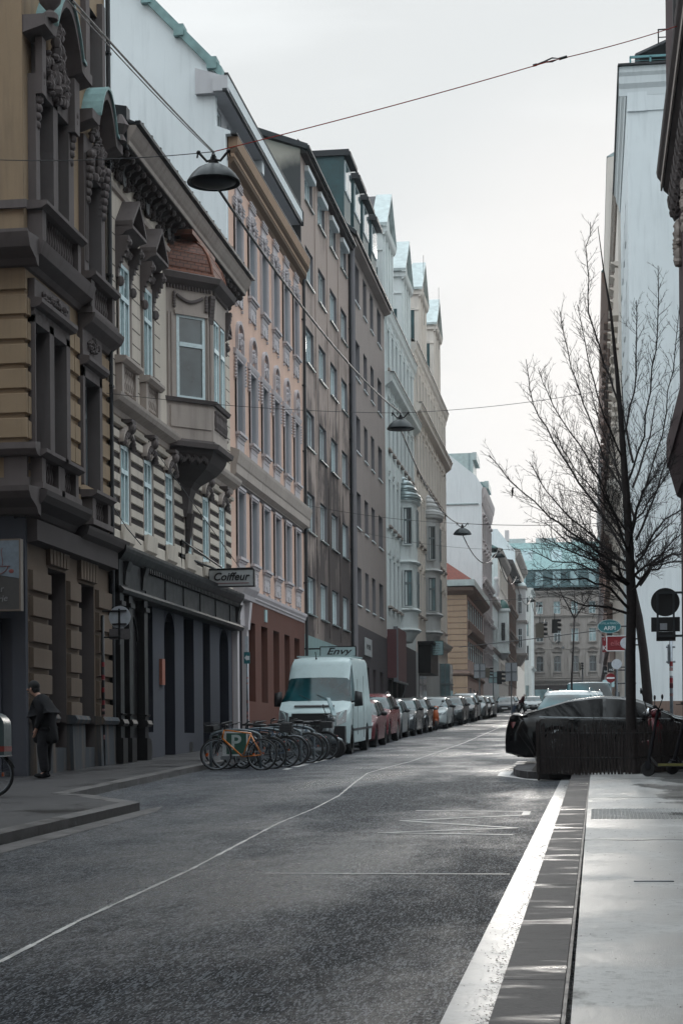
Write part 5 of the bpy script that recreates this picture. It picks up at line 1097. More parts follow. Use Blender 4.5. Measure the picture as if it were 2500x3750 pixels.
# right: bright gutter band, dark granite kerb, pale pavement
def xk(y): return -.49 + .0048 * y      # kerb face
m = MB()
for a in range(0, 33): m.poly([(xk(a) - .285 + .0025 * a, a, gz(a) + .006), (xk(a), a, gz(a) + .006), (xk(a + 1), a + 1, gz(a + 1) + .006), (xk(a + 1) - .285 + .0025 * (a + 1), a + 1, gz(a + 1) + .006)])
structure(m.build('right_gutter', M['gutter'], loc=(0, 0, 0)))
kerb_line('right_kerb', [(xk(0), 0), (xk(33), 33)], .31, .115, 'granite', 1, 1.45)
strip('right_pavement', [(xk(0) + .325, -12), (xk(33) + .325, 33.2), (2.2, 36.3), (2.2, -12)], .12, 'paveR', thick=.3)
def dents():   # bumpy tactile band across the pavement
    m = MB(); 
    for i in range(22):
        y = 20.6 + .085 * i
        for j in range(44):
            x = xk(y) + .40 + .045 * j
            if x < 1.78: m.ball((x + (.02 if i % 2 else 0), y, gz(y) + .121), (.014, .026, .007), 6, 4)
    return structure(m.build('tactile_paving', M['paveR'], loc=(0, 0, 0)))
dents()
m = MB()      # pavement joints and a small iron cover
for y in (17.6, 24.8, 30.3): m.tube([(xk(y) + .34 + .17 * k, y + .05 * math.sin(k * 1.7), gz(y) + .118) for k in range(10)], .007, 4)
m.tube([(xk(y) + .325, y, gz(y) + .119) for y in range(0, 33)], .013, 4)
structure(m.build('pavement_joint', M['ink'], loc=(0, 0, 0)))
o = MB(); y = 13.7; o.box(.32, .62, y, y + .07, gz(y) + .11, gz(y) + .127); o = o.build('iron_cover', M['steel'], loc=(0, 0, 0)); structure(o)
# far pavements
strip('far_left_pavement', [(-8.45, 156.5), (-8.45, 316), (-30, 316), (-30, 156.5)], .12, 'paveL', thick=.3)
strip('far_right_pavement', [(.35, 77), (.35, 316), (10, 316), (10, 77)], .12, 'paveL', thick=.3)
strip('near_corner_pavement', [(1.2, 36.2), (9, 36.2), (9, 38.2), (1.2, 38.2)], .12, 'paveL', thick=.3)
# tree-pit island bulging into the road
isl = [(xk(33) + .1, 32.7), (-.75, 32.85), (-1.15, 33.2), (-1.38, 33.9), (-1.5, 35), (-1.5, 36.6), (-1.2, 37.3), (-.3, 37.4), (2.2, 37.2), (2.2, 33.2)]
strip('tree_island', isl, .13, 'granite', thick=.35)
strip('tree_pit', [(-.85, 32.3), (1.7, 33.9), (2.1, 36.9), (-1.1, 36.9), (-1.1, 33.6)], .137, 'earth')
# road markings
def paintline(name, pts, wd, dz=.005, seg=None, kind='structure', jitter=0):
    m = MB(); rr = random.Random(len(pts))
    for (x0, y0), (x1, y1) in zip(pts[:-1], pts[1:]):
        L = math.hypot(x1 - x0, y1 - y0); dx, dy = (x1 - x0) / L, (y1 - y0) / L; nx, ny = -dy * wd / 2, dx * wd / 2
        n = max(1, int(L / .25)) if jitter else 1
        for k in range(n):
            a, c = L * k / n, L * (k + 1) / n; f = 1 + rr.uniform(-jitter, jitter); q = [(x0 + dx * a - nx * f, y0 + dy * a - ny * f), (x0 + dx * c - nx * f, y0 + dy * c - ny * f), (x0 + dx * c + nx * f, y0 + dy * c + ny * f), (x0 + dx * a + nx * f, y0 + dy * a + ny * f)]
            m.poly([(x, y, gz(y) + dz) for x, y in q])
    o = m.build(name, M['road_paint'], loc=(0, 0, 0)); o['kind'] = kind; return o
def GPt(px, py, dz=0): r = ray(px, py); t = (dz - CAMH) / (r[2] - GR * r[1]); return (t * r[0], t * r[1])
paintline('lane_line', [GPt(*p) for p in ((-60, 3560), (0, 3525), (300, 3368), (700, 3185), (860, 3100), (1020, 3015), (1150, 2962), (1240, 2915), (1300, 2865), (1345, 2832), (1420, 2810), (1500, 2790), (1700, 2720), (1850, 2655))], .034, jitter=.4)
paintline('zigzag_line', [(-2.35, 24.0), (-.84, 23.75), (-.84, 23.05), (-2.35, 22.05), (-.86, 20.8), (-2.4, 20.1), (-.86, 19.8)], .10)
paintline('stop_line', [(-2.85, 15.45), (-.7, 15.4)], .05, .007)
m = MB()
for y in range(58, 110, 6): m.poly([(-4.4, y, gz(y) + .009), (-1.6, y, gz(y) + .009), (-1.6, y + .12, gz(y) + .012), (-4.4, y + .12, gz(y) + .012)])
structure(m.build('bay_line', M['road_paint'], loc=(0, 0, 0)))
m = MB()
for a, c in ((37.9, 38.6), (39.2, 40.9), (41.8, 43.8), (44.8, 46.4)): m.poly([(-6.62, a, gz(a) + .005), (-6.48, a, gz(a) + .005), (-6.48, c, gz(c) + .005), (-6.62, c, gz(c) + .005)])
structure(m.build('parking_line', M['road_paint'], loc=(0, 0, 0)))
strip('island_marking', [(-1.78, 34.3), (-1.0, 32.3), (-.62, 32.3), (-1.2, 33.0), (-1.55, 34.4), (-1.56, 36.6), (-1.8, 36.0)], .008, 'road_paint')
m = MB()
for k in range(4): y = 37.7 + 1.1 * k; m.poly([(-1.72, y, gz(y) + .01), (-1.5, y, gz(y) + .01), (-1.45, y + .6, gz(y + .6) + .01), (-1.67, y + .6, gz(y + .6) + .01)])
structure(m.build('parking_edge_line', M['road_paint'], loc=(0, 0, 0)))
# fallen leaf debris in the gutter
m = MB(); rr = random.Random(21)
for k in range(2600):
    y = 7 + 24 * rr.random() ** 1.25; x = xk(y) - .005 - abs(rr.gauss(0, .055)) - (.02 if rr.random() < .9 else rr.uniform(0, .3)); s_ = rr.uniform(.003, .010); a = rr.uniform(0, 3.1); z = gz(y) + .009 + rr.uniform(0, .004)
    ca, sa = math.cos(a) * s_, math.sin(a) * s_
    m.poly([(x + ca, y + sa, z), (x - sa * .6, y + ca * .6, z + .003), (x - ca, y - sa, z + .002), (x + sa * .6, y - ca * .6, z)])
o = m.build('leaf_litter', M['leafl'], loc=(0, 0, 0), recalc=False); o['kind'] = 'stuff'
m = MB()
for k in range(260):
    y = 8 + 22 * rr.random(); x = rr.uniform(xk(y) + .34, 1.6); s_ = rr.uniform(.003, .007); z = gz(y) + .124; m.poly([(x + s_, y, z), (x, y + s_, z + .003), (x - s_, y, z), (x, y - s_, z)])
o = m.build('pavement_grit', M['leafl'], loc=(0, 0, 0), recalc=False); o['kind'] = 'stuff'
# ================================================================ vehicles
PITCH = math.atan(GR)
def interp(pts, x):
    if x <= pts[0][0]: return pts[0][1]
    for (a, b), (c, d) in zip(pts[:-1], pts[1:]):
        if x <= c: t_ = (x - a) / (c - a); return b + (d - b) * t_
    return pts[-1][1]
def smooth_i(pts, x, h=.05): return (interp(pts, x - h) + 2 * interp(pts, x) + interp(pts, x + h)) / 4
def make_car(name, S, mat, label, cat, group=None, glassm='glass_car', loc=(0, 0, 0)):
    """local x = length (0 nose .. L tail), y = width, z up; lofted shell cut into body and glazing"""
    L, Wd = S['L'], S['W'] / 2; top = S['top']; belt = S['belt']; wx = S['wheels']; r = S['r']; ws = S['ws']; rw = S['rw']; sw = S['sw']; rr_ = S.get('roofw', .74)
    root = empty(name, (0, 0, 0), label, cat, group); LOCAL.add(root.name)
    xs = sorted(set([0, .02, .05, .1, .17, .26] + [round(.26 + .07 * k, 3) for k in range(1, int((L - .52) / .07))] + [L - .26, L - .17, L - .1, L - .05, L - .02, L] + [q for w_ in (ws, rw, sw) for q in w_]))
    NR = 13; rows = []
    for x in xs:
        e = min(x, L - x); pl = 1 - .34 * max(0, 1 - e / .55) ** 2.4       # plan rounding of nose and tail
        if x > L / 2: pl = 1 - S.get('tailr', .26) * max(0, 1 - e / .5) ** 2.4
        w_ = Wd * pl; zt = smooth_i(top, x); zb = min(smooth_i(belt, x), zt - .02); zs = S['sill'] + .10 * max(0, 1 - e / .4)
        za = 0
        for cxw in wx:
            d = abs(x - cxw)
            if d < r + .07: za = max(za, r + math.sqrt((r + .07) ** 2 - d * d))
        z0 = max(zs, min(za, zb - .1)); gh = zt - zb; tum = min(1, gh / .45); wr = w_ * (1 - (1 - rr_) * tum)
        mid = z0 + (zb - z0) * .5
        pr = [(0, z0 + (.0 if za else 0)), (w_ * .86, z0), (w_ * .975, z0 + .04), (w_ * 1.0, max(mid - .1, z0 + .06)), (w_ * 1.0, mid + (zb - mid) * .45), (w_ * .985, zb - .06 * min(1, (zb - z0))), (w_ * (.95 if gh > .1 else .93), zb)]
        wb = w_ * (.95 if gh > .1 else .93)
        for t_ in (.45, .88): pr.append((wb + (wr - wb) * t_, zb + gh * (t_ if gh > .1 else t_ * .6)))
        hh = gh if gh > .1 else gh
        pr += [(wr * .95 if gh > .1 else wb * .8, zb + gh * .965), (wr * .78 if gh > .1 else wb * .6, zt - .012), (wr * .42 if gh > .1 else wb * .32, zt - .003), (0, zt)]
        rows.append(pr)
    V = []; idx = {}
    for i, x in enumerate(xs):
        for j, (y, z) in enumerate(rows[i]):
            for s_ in ((1,) if j in (0, NR - 1) else (1, -1)):
                idx[(i, j, s_)] = len(V); V.append((x, y * s_, z))
            if j in (0, NR - 1): idx[(i, j, -1)] = idx[(i, j, 1)]
    F = {'body': [], 'windscreen': [], 'rear_window': [], 'side_window': [], 'side_window2': []}
    for i in range(len(xs) - 1):
        xm = (xs[i] + xs[i + 1]) / 2; gh = (rows[i][12][1] - rows[i][6][1] + rows[i + 1][12][1] - rows[i + 1][6][1]) / 2
        for j in range(NR - 1):
            for s_ in (1, -1):
                q = [idx[(i, j, s_)], idx[(i + 1, j, s_)], idx[(i + 1, j + 1, s_)], idx[(i, j + 1, s_)]]
                if s_ < 0: q = q[::-1]
                if len(set(q)) < 3: continue
                k = 'body'
                if j >= 8 and ws[0] <= xm <= ws[1]: k = 'windscreen'
                elif j >= 8 and rw[0] <= xm <= rw[1]: k = 'rear_window'
                elif j in (6, 7) and sw[0] <= xm <= sw[1] and gh > .2 and not any(abs(xm - p) < .05 for p in S.get('pillars', [])): k = 'side_window' if s_ > 0 else 'side_window2'
                F[k].append(q)
    for i in (0, len(xs) - 1):
        a = [idx[(i, j, 1)] for j in range(NR)] + [idx[(i, j, -1)] for j in range(NR - 2, 0, -1)]; F['body'].append(a if i else a[::-1])
    for k, fs in F.items():
        if not fs: continue
        m = MB(); used = sorted({v for q in fs for v in q}); mp_ = {v: n for n, v in enumerate(used)}; m.v = [V[v] for v in used]; m.f = [[mp_[v] for v in q] for q in fs]
        m.build(k.rstrip('2'), mat if k == 'body' else M[glassm], root, True if k != 'body' else 'auto', recalc=False)
    m = MB(); m.box(.25, L - .25, -Wd * .8, Wd * .8, S['sill'] + .02, S['sill'] + .3); m.box(ws[0] + .5, L - .9, -Wd * .7, Wd * .7, .45, belt[len(belt) // 2][1] - .25); m.build('underbody', M['plastic'], root)
    for cxw in wx:
        for s_ in (1, -1):
            m = MB(); yo = s_ * (Wd - .13); m.lathe([(r * .62, -.10), (r * .94, -.11), (r, -.07), (r, .07), (r * .94, .11), (r * .66, .10), (r * .60, .04)], (cxw, yo, r), 20, 'y'); wh = m.build('wheel', M['rubber'], root, 'auto')
            m = MB()
            for k in range(7):
                a = 2 * math.pi * k / 7; m.prism([(cxw + .05 * math.cos(a + 1.2), yo + s_ * .06, r + .05 * math.sin(a + 1.2)), (cxw + .05 * math.cos(a - 1.2), yo + s_ * .06, r + .05 * math.sin(a - 1.2)), (cxw + r * .6 * math.cos(a - .12), yo + s_ * .07, r + r * .6 * math.sin(a - .12)), (cxw + r * .6 * math.cos(a + .12), yo + s_ * .07, r + r * .6 * math.sin(a + .12))],
                                                 [(cxw + .05 * math.cos(a + 1.2), yo + s_ * .09, r + .05 * math.sin(a + 1.2)), (cxw + .05 * math.cos(a - 1.2), yo + s_ * .09, r + .05 * math.sin(a - 1.2)), (cxw + r * .6 * math.cos(a - .12), yo + s_ * .09, r + r * .6 * math.sin(a - .12)), (cxw + r * .6 * math.cos(a + .12), yo + s_ * .09, r + r * .6 * math.sin(a + .12))])
            m.lathe([(r * .58, .05 * s_), (r * .66, .095 * s_), (r * .62, .10 * s_)], (cxw, yo, r), 20, 'y'); m.build('rim', M['rim'], wh)
    zh = S['zh']; nx = S.get('lx', .035)
    for s_ in (1, -1):
        m = MB(); hw, hh = S.get('hl', (.26, .10)); y0 = s_ * (Wd * .80)
        m.prism([(nx - .03, y0 - hw * .6 * s_, zh - hh * .55), (nx + .17, y0 + .11 * s_, zh - hh * .25), (nx + .26, y0 + .125 * s_, zh + hh * .7), (nx + .04, y0 - hw * .7 * s_, zh + hh * .45)],
                [(nx + .3, y0 - hw * .6 * s_, zh - hh * .55), (nx + .4, y0 + .0 * s_, zh - hh * .25), (nx + .45, y0 + .0 * s_, zh + hh * .6), (nx + .4, y0 - hw * .7 * s_, zh + hh * .4)]); m.build('headlight', M['lens'], root, 'auto')
        m = MB(); m.prism([(L - .03, y0 - .22 * s_, zh + .12), (L - .16, y0 + .075 * s_, zh + .12), (L - .16, y0 + .075 * s_, zh + .24), (L - .05, y0 - .22 * s_, zh + .24)], [(L - .3, y0 - .22 * s_, zh + .12), (L - .4, y0 + .078 * s_, zh + .12), (L - .4, y0 + .075 * s_, zh + .24), (L - .3, y0 - .22 * s_, zh + .24)]); m.build('tail_light', M['redlens'], root, 'auto')
        m = MB(); xm_ = ws[0] + S.get('mx', .62); zm = interp(belt, xm_) + .08; k = S.get('mirror', 1)
        m.ball((xm_, s_ * (Wd + .11), zm), (.06, .115, .075), 10, 7) if k < 1.5 else m.prism([(xm_ - .06, s_ * (Wd + .02), zm - .18), (xm_ + .1, s_ * (Wd + .02), zm - .18), (xm_ + .1, s_ * (Wd + .24), zm - .16), (xm_ - .04, s_ * (Wd + .24), zm - .16)], [(xm_ - .06, s_ * (Wd + .04), zm + .24), (xm_ + .1, s_ * (Wd + .04), zm + .24), (xm_ + .1, s_ * (Wd + .22), zm + .2), (xm_ - .04, s_ * (Wd + .22), zm + .2)]); m.tube([(xm_ + .03, s_ * (Wd - .08), zm - .06), (xm_, s_ * (Wd + .06), zm - .02)], .025, 5); m.build('mirror', M['plastic'] if k < 1.5 else M['plastic'], root, True)
    m = MB(); gw, g0, g1 = S.get('grille', (.42, .50, .66)); m.box(-.006 + S.get('gx', 0), .12, -gw, gw, g0, g1); m.box(.0, .15, -.55, .55, S['sill'] + .06, S['sill'] + .17)
    m.build('grille', M['plastic'], root)
    m = MB(); m.box(-.018 + S.get('gx', 0), .03, -.26, .26, .36 + S.get('pz', 0), .47 + S.get('pz', 0)); m.build('number_plate', M['sign_white'], root)
    m = MB(); m.box(-.01 + S.get('gx', 0), .05, -gw - .02, gw + .02, g1 - .012, g1 + .008); m.build('trim', M['chrome'], root)
    m = MB()
    for y in (-.35, .15): m.tube([(ws[0] - .02, y, interp(top, ws[0]) + .02), (ws[0] + .12, y + .35, interp(top, ws[0] + .12) + .03)], .008, 4)
    m.build('wiper', M['ink'], root)
    if S.get('rails'):
        m = MB()
        for s_ in (1, -1): m.tube([(rw[0] - 1.9 + .35 * k, s_ * Wd * .66, interp(top, rw[0] - 1.9 + .35 * k) + (.06 if 0 < k < 5 else 0)) for k in range(6)], .016, 5)
        m.build('roof_rail', M['chrome'], root)
    return root
HATCH = dict(L=4.1, W=1.76, sill=.20, r=.31, wheels=(.80, 3.32), zh=.70, top=[(0, .50), (.03, .62), (.12, .74), (.35, .84), (1.0, .97), (1.12, 1.0), (1.75, 1.36), (2.1, 1.45), (2.7, 1.48), (3.4, 1.43), (3.65, 1.36), (3.98, .98), (4.05, .85), (4.1, .5)],
             belt=[(0, .48), (.1, .62), (.4, .78), (1.1, .94), (3.9, 1.0), (4.1, .6)], ws=(1.12, 1.80), rw=(3.62, 3.95), sw=(1.32, 3.62), pillars=(2.35,), hl=(.28, .11), grille=(.40, .52, .64))
COMBI = dict(HATCH, L=4.6, top=[(0, .50), (.03, .62), (.12, .75), (.4, .88), (1.15, 1.0), (1.25, 1.03), (1.95, 1.40), (2.3, 1.48), (3.2, 1.5), (4.2, 1.43), (4.3, 1.4), (4.52, 1.0), (4.56, .85), (4.6, .5)], belt=[(0, .48), (.1, .64), (.4, .82), (1.25, .97), (4.4, 1.03), (4.6, .6)],
             ws=(1.25, 1.98), rw=(4.26, 4.5), sw=(1.45, 4.2), wheels=(.88, 3.62), pillars=(2.6, 3.55), rails=1, W=1.80)
SUV = dict(COMBI, L=4.55, W=1.84, r=.35, sill=.26, zh=.84, top=[(0, .58), (.03, .72), (.12, .88), (.45, 1.02), (1.15, 1.13), (1.25, 1.16), (1.9, 1.55), (2.25, 1.65), (3.1, 1.68), (4.0, 1.6), (4.15, 1.55), (4.42, 1.15), (4.5, .95), (4.55, .55)],
           belt=[(0, .56), (.1, .75), (.45, .96), (1.25, 1.09), (4.3, 1.16), (4.55, .7)], wheels=(.9, 3.6), ws=(1.25, 1.93), rw=(4.1, 4.4), sw=(1.45, 4.05), hl=(.34, .085), grille=(.52, .62, .84), gx=-.0)
CITY = dict(HATCH, L=3.65, W=1.66, top=[(0, .5), (.03, .62), (.12, .78), (.3, .90), (.75, 1.02), (.85, 1.05), (1.45, 1.42), (1.8, 1.5), (2.5, 1.52), (3.15, 1.45), (3.35, 1.38), (3.55, .98), (3.62, .85), (3.65, .5)], belt=[(0, .48), (.1, .66), (.3, .84), (.85, .98), (3.4, 1.04), (3.65, .6)], wheels=(.68, 2.98), ws=(.85, 1.5), rw=(3.3, 3.52), sw=(1.05, 3.25))
COUPE = dict(L=5.02, W=1.93, sill=.19, r=.34, wheels=(.93, 3.95), zh=.66, roofw=.70, top=[(0, .45), (.03, .58), (.12, .68), (.4, .78), (1.3, .94), (1.5, .97), (2.25, 1.31), (2.6, 1.38), (3.1, 1.40), (3.7, 1.33), (4.3, 1.15), (4.65, 1.05), (4.90, 1.06), (4.97, .98), (5.0, .80), (5.02, .5)],
             belt=[(0, .44), (.1, .56), (.4, .7), (1.5, .90), (4.3, .98), (4.7, .98), (5.02, .6)], ws=(1.52, 2.35), rw=(3.72, 4.45), sw=(1.72, 4.25), pillars=(2.95,), hl=(.3, .08), grille=(.45, .45, .62))
VAN = dict(L=5.53, W=1.98, sill=.26, r=.34, wheels=(.95, 4.25), zh=.95, roofw=.84, top=[(0, .55), (.02, .75), (.07, 1.0), (.16, 1.14), (.75, 1.36), (.85, 1.42), (1.32, 1.98), (1.42, 2.10), (1.75, 2.50), (2.05, 2.60), (2.6, 2.63), (5.4, 2.62), (5.5, 2.45), (5.53, .6)],
           belt=[(0, .53), (.1, .9), (.3, 1.10), (.85, 1.36), (5.4, 1.40), (5.53, .8)], ws=(.85, 1.38), rw=(5.51, 5.52), sw=(1.02, 1.95), pillars=(), hl=(.20, .34), grille=(.60, .80, .98), tailr=.05, mirror=2.1, mx=.35, gx=-.01)
CL = {'white': paint('white_paint', (.40, .44, .45)), 'silver': paint('silver_paint', (.17, .19, .20), .3, .4), 'grey': paint('grey_paint', (.04, .045, .05), .28, .3), 'black': paint('black_paint', (.004, .004, .005), .16, 0), 'red': paint('dark_red_paint', (.14, .008, .014), .22, .3), 'wine': paint('wine_red_paint', (.10, .012, .018), .3, .3), 'blue': paint('dark_blue_paint', (.015, .025, .05), .25, .4), 'van': paint('van_white_paint', (.36, .45, .46), .35, .0)}
def park(o, X, Y, heading=90, dz=0):
    """nose at (X, Y) facing the camera when heading = 90 (tail further up the street)"""
    o.location = (X, Y, gz(Y) + dz); o.rotation_mode = 'XYZ'
    if heading == 90: o.rotation_euler = (0, -PITCH, R(90))
    else: o.rotation_euler = (0, 0, R(heading))
GC = 'cars parked along the left kerb'
van = make_car('parked_van', VAN, CL['van'], 'white high-roofed panel van parked behind the rack of bicycles', 'van'); park(van, -7.42, 47.3); van.scale = (1, 1, 1.03)
m = MB(); m.box(-.03, .5, -.9, .9, .28, .76); m.box(.0, .12, -.55, .55, 1.0, 1.10); m.build('bumper', M['plastic'], van)
m = MB()
for k in range(8): m.box(2.2 + .4 * k, 2.26 + .4 * k, -.75, .75, 2.62, 2.655)
for k in range(3):
    for s_ in (1, -1): m.box(2.05, 2.5, s_ * .79 - .02, s_ * .79 + .02, 2.36 + .09 * k, 2.39 + .09 * k)
m.build('roof_rib', CL['van'], van)
m = MB(); m.box(-.03, .3, -.62, .62, .80, 1.02); m.build('radiator_grille', M['plastic'], van); m = MB(); m.box(-.035, .05, -.6, .6, .9, .915); m.build('trim', M['chrome'], van)
m = MB(); m.prism([(.42, -.55, 1.26), (.42, .55, 1.26), (.50, .55, 1.29), (.50, -.55, 1.29)], [(.42, -.55, 1.285), (.42, .55, 1.285), (.50, .55, 1.315), (.50, -.55, 1.315)]); m.build('bonnet_vent', M['plastic'], van)
m = MB()
for s_ in (1, -1): m.box(1.98, 2.0, s_ * .985, s_ * .992, .5, 2.0); m.box(1.0, 1.02, s_ * .985, s_ * .992, .75, 1.35); m.box(3.3, 3.32, s_ * .985, s_ * .992, .4, 2.1); m.box(1.0, 5.3, s_ * .990, s_ * 1.0, .62, .68)
m.build('door_seam', M['plastic'], van)
m = MB(); m.tube([(1.9, .15, 2.55), (1.75, .15, 2.75)], .012, 5); m.ball((1.9, .15, 2.57), .03, 6, 4); m.build('antenna', M['plastic'], van)
c1 = make_car('parked_car', dict(HATCH, L=4.0), CL['wine'], 'old dark red hatchback half hidden behind the white van', 'car', GC); park(c1, -7.42, 53.9)
c2 = make_car('parked_car', SUV, CL['red'], 'dark red off-roader with chrome grille, second car behind the van', 'car', GC); park(c2, -7.62, 58.9)
c3 = make_car('parked_car', HATCH, CL['silver'], 'silver hatchback directly behind the dark red off-roader', 'car', GC); park(c3, -7.75, 64.3)
c4 = make_car('parked_car', COMBI, CL['grey'], 'grey estate car between the silver hatchback and the black city car', 'car', GC); park(c4, -7.72, 69.2)
c5 = make_car('parked_car', CITY, CL['black'], 'black city car parked just before the orange motor scooter', 'car', GC); park(c5, -7.65, 74.6)
seq = [(c4, 84.2, 'white', 'white estate car right behind the orange motor scooter'), (c5, 89.6, 'blue', 'dark blue city car behind the white estate car'), (c3, 94.0, 'grey', 'grey hatchback in front of the sand house with two gables'),
       (c4, 99.2, 'silver', 'silver estate car with visible headlamps in the middle of the far kerb row'), (c3, 104.8, 'black', 'black hatchback in front of the sand house oriel'), (c2, 110.0, 'white', 'tall white off-roader standing above the cars before it'),
       (c5, 116.0, 'silver', 'small silver car near the street corner'), (c3, 121.0, 'black', 'black hatchback last but one before the crossing'), (c4, 126.5, 'white', 'white estate car nearest the crossing in the left row')]
def recolour(o, mt):
    for ch in o.children:
        if ch.name.startswith('body'): ch.data = ch.data.copy(); ch.data.materials.clear(); ch.data.materials.append(mt)
for src, Y, col, lab in seq:
    c = copy_tree(src); c['label'] = lab; recolour(c, CL[col]); park(c, -7.75 + random.uniform(-.12, .18), Y + random.uniform(-.5, .5)); c.scale = (1, 1, random.uniform(.96, 1.06))
far = [(c3, -5.5, 172, 'white', 'white hatchback driving up the middle of the street beyond the crossing'), (c5, -3.6, 186, 'silver', 'small silver car waiting beyond the pedestrian'), (c3, -7.6, 160, 'grey', 'grey hatchback parked past the crossing on the left'), (c4, -7.6, 168, 'black', 'black estate parked past the grey hatchback beyond the crossing')]
for src, X, Y, col, lab in far:
    c = copy_tree(src); c['label'] = lab; c['group'] = 'cars beyond the crossing'; recolour(c, CL[col]); park(c, X, Y)
# right hand row, facing the viewer
GR2 = 'cars parked on the right beyond the tree'
for src, X, Y, col, lab in ((c2, -.62, 50.5, 'white', 'white off-roader with roof rails parked behind the two black coupes'), (c4, -.35, 57, 'silver', 'silver estate behind the white off-roader on the right'), (c2, -.25, 63, 'white', 'second white off-roader, farther up the right kerb')):
    c = copy_tree(src); c['label'] = lab; c['group'] = GR2; recolour(c, CL[col]); park(c, X, Y)
tv = make_car('parked_van', dict(VAN, top=[(a, min(b_, 2.05) if b_ > 1.4 else b_) for a, b_ in VAN['top']], hl=(.2, .2)), CL['white'], 'low white delivery van behind the off-roaders on the right', 'van', GR2); park(tv, -.05, 70)
# two black coupes parked across, tails to the left
bc = make_car('parked_coupe', COUPE, CL['black'], 'glossy black four-door coupe parked across the road behind the paling fence', 'car', 'black coupes behind the fence', 'glass_k')
bc.location = (3.25, 38.2, gz(38.2) + .02); bc.rotation_euler = (0, 0, R(180))
bc.scale = (1, 1, 1.06)
m = MB()
for s_ in (1, -1): m.tube([(1.6 + .3 * k, s_ * (.965 * .93 + .008), .93 + .007 * k) for k in range(10)], .012, 4)
m.build('window_trim', M['chrome'], bc)
m = MB()
for s_ in (1, -1):
    for x in (2.62, 3.55): m.box(x, x + .2, s_ * .962 - .015, s_ * .962 + .02, .78, .81)
m.build('door_handle', M['plastic'], bc)
b2 = copy_tree(bc); b2['label'] = 'second black coupe standing behind the glossy black four-door coupe'; b2.location = (3.35, 41.0, gz(41) + .03)
# orange motor scooter in the left row
def scooter(name, label, X, Y, rz, mat):
    o = empty(name, (0, 0, 0), label, 'motor scooter'); LOCAL.add(o.name)
    m = MB()
    m.ball((.55, 0, .62), (.42, .20, .22), 12, 8); m.tube([(.1, 0, .33), (.55, 0, .28), (.95, 0, .45)], .10, 8); m.tube([(-.42, 0, .95), (-.28, 0, .55), (-.1, 0, .32)], [.10, .17, .14], 10); m.ball((-.5, 0, .44), (.22, .085, .10), 10, 6); m.ball((-.36, 0, 1.02), (.12, .15, .10), 10, 6); m.build('body', mat, o, True)
    for x in (-.55, .72):
        m = MB(); m.lathe([(.13, -.05), (.23, -.055), (.25, 0), (.23, .055), (.13, .05)], (x, 0, .25), 18, 'y'); wh = m.build('wheel', M['rubber'], o, 'auto'); m = MB(); m.lathe([(.03, -.05), (.13, -.03), (.13, .03), (.03, .05)], (x, 0, .25), 14, 'y'); m.build('rim', M['rim'], wh)
    m = MB(); m.ball((.5, 0, .82), (.38, .15, .07), 12, 6); m.build('seat', M['plastic'], o, True)
    m = MB(); m.tube([(-.3, -.34, 1.10), (-.36, 0, 1.05), (-.3, .34, 1.10)], .022, 6)
    for s_ in (1, -1): m.tube([(-.34, s_ * .2, 1.1), (-.3, s_ * .33, 1.28)], .01, 5); m.ball((-.3, s_ * .34, 1.33), (.02, .07, .05), 8, 6)
    m.build('handlebar', M['plastic'], o, 'auto')
    m = MB(); m.ball((-.47, 0, 1.0), (.05, .08, .07), 10, 6); m.build('headlight', M['lens'], o, True)
    o.location = (X, Y, gz(Y)); o.rotation_euler = (0, 0, R(rz)); return o
scooter('motor_scooter', 'orange motor scooter parked crosswise between the black city car and the white estate', -6.95, 80.2, 100, paint('orange_scooter_paint', (.30, .07, .02)))
mo = scooter('motorcycle', 'grey motor scooter with windscreen at the far end of the bicycle rack', -7.0, 45.3, 172, CL['silver'])
m = MB(); m.prism([(-.5, -.2, 1.1), (-.5, .2, 1.1), (-.34, .15, 1.55), (-.34, -.15, 1.55)], [(-.48, -.2, 1.1), (-.48, .2, 1.1), (-.32, .15, 1.55), (-.32, -.15, 1.55)]); m.build('windscreen', M['glass_s'], mo)

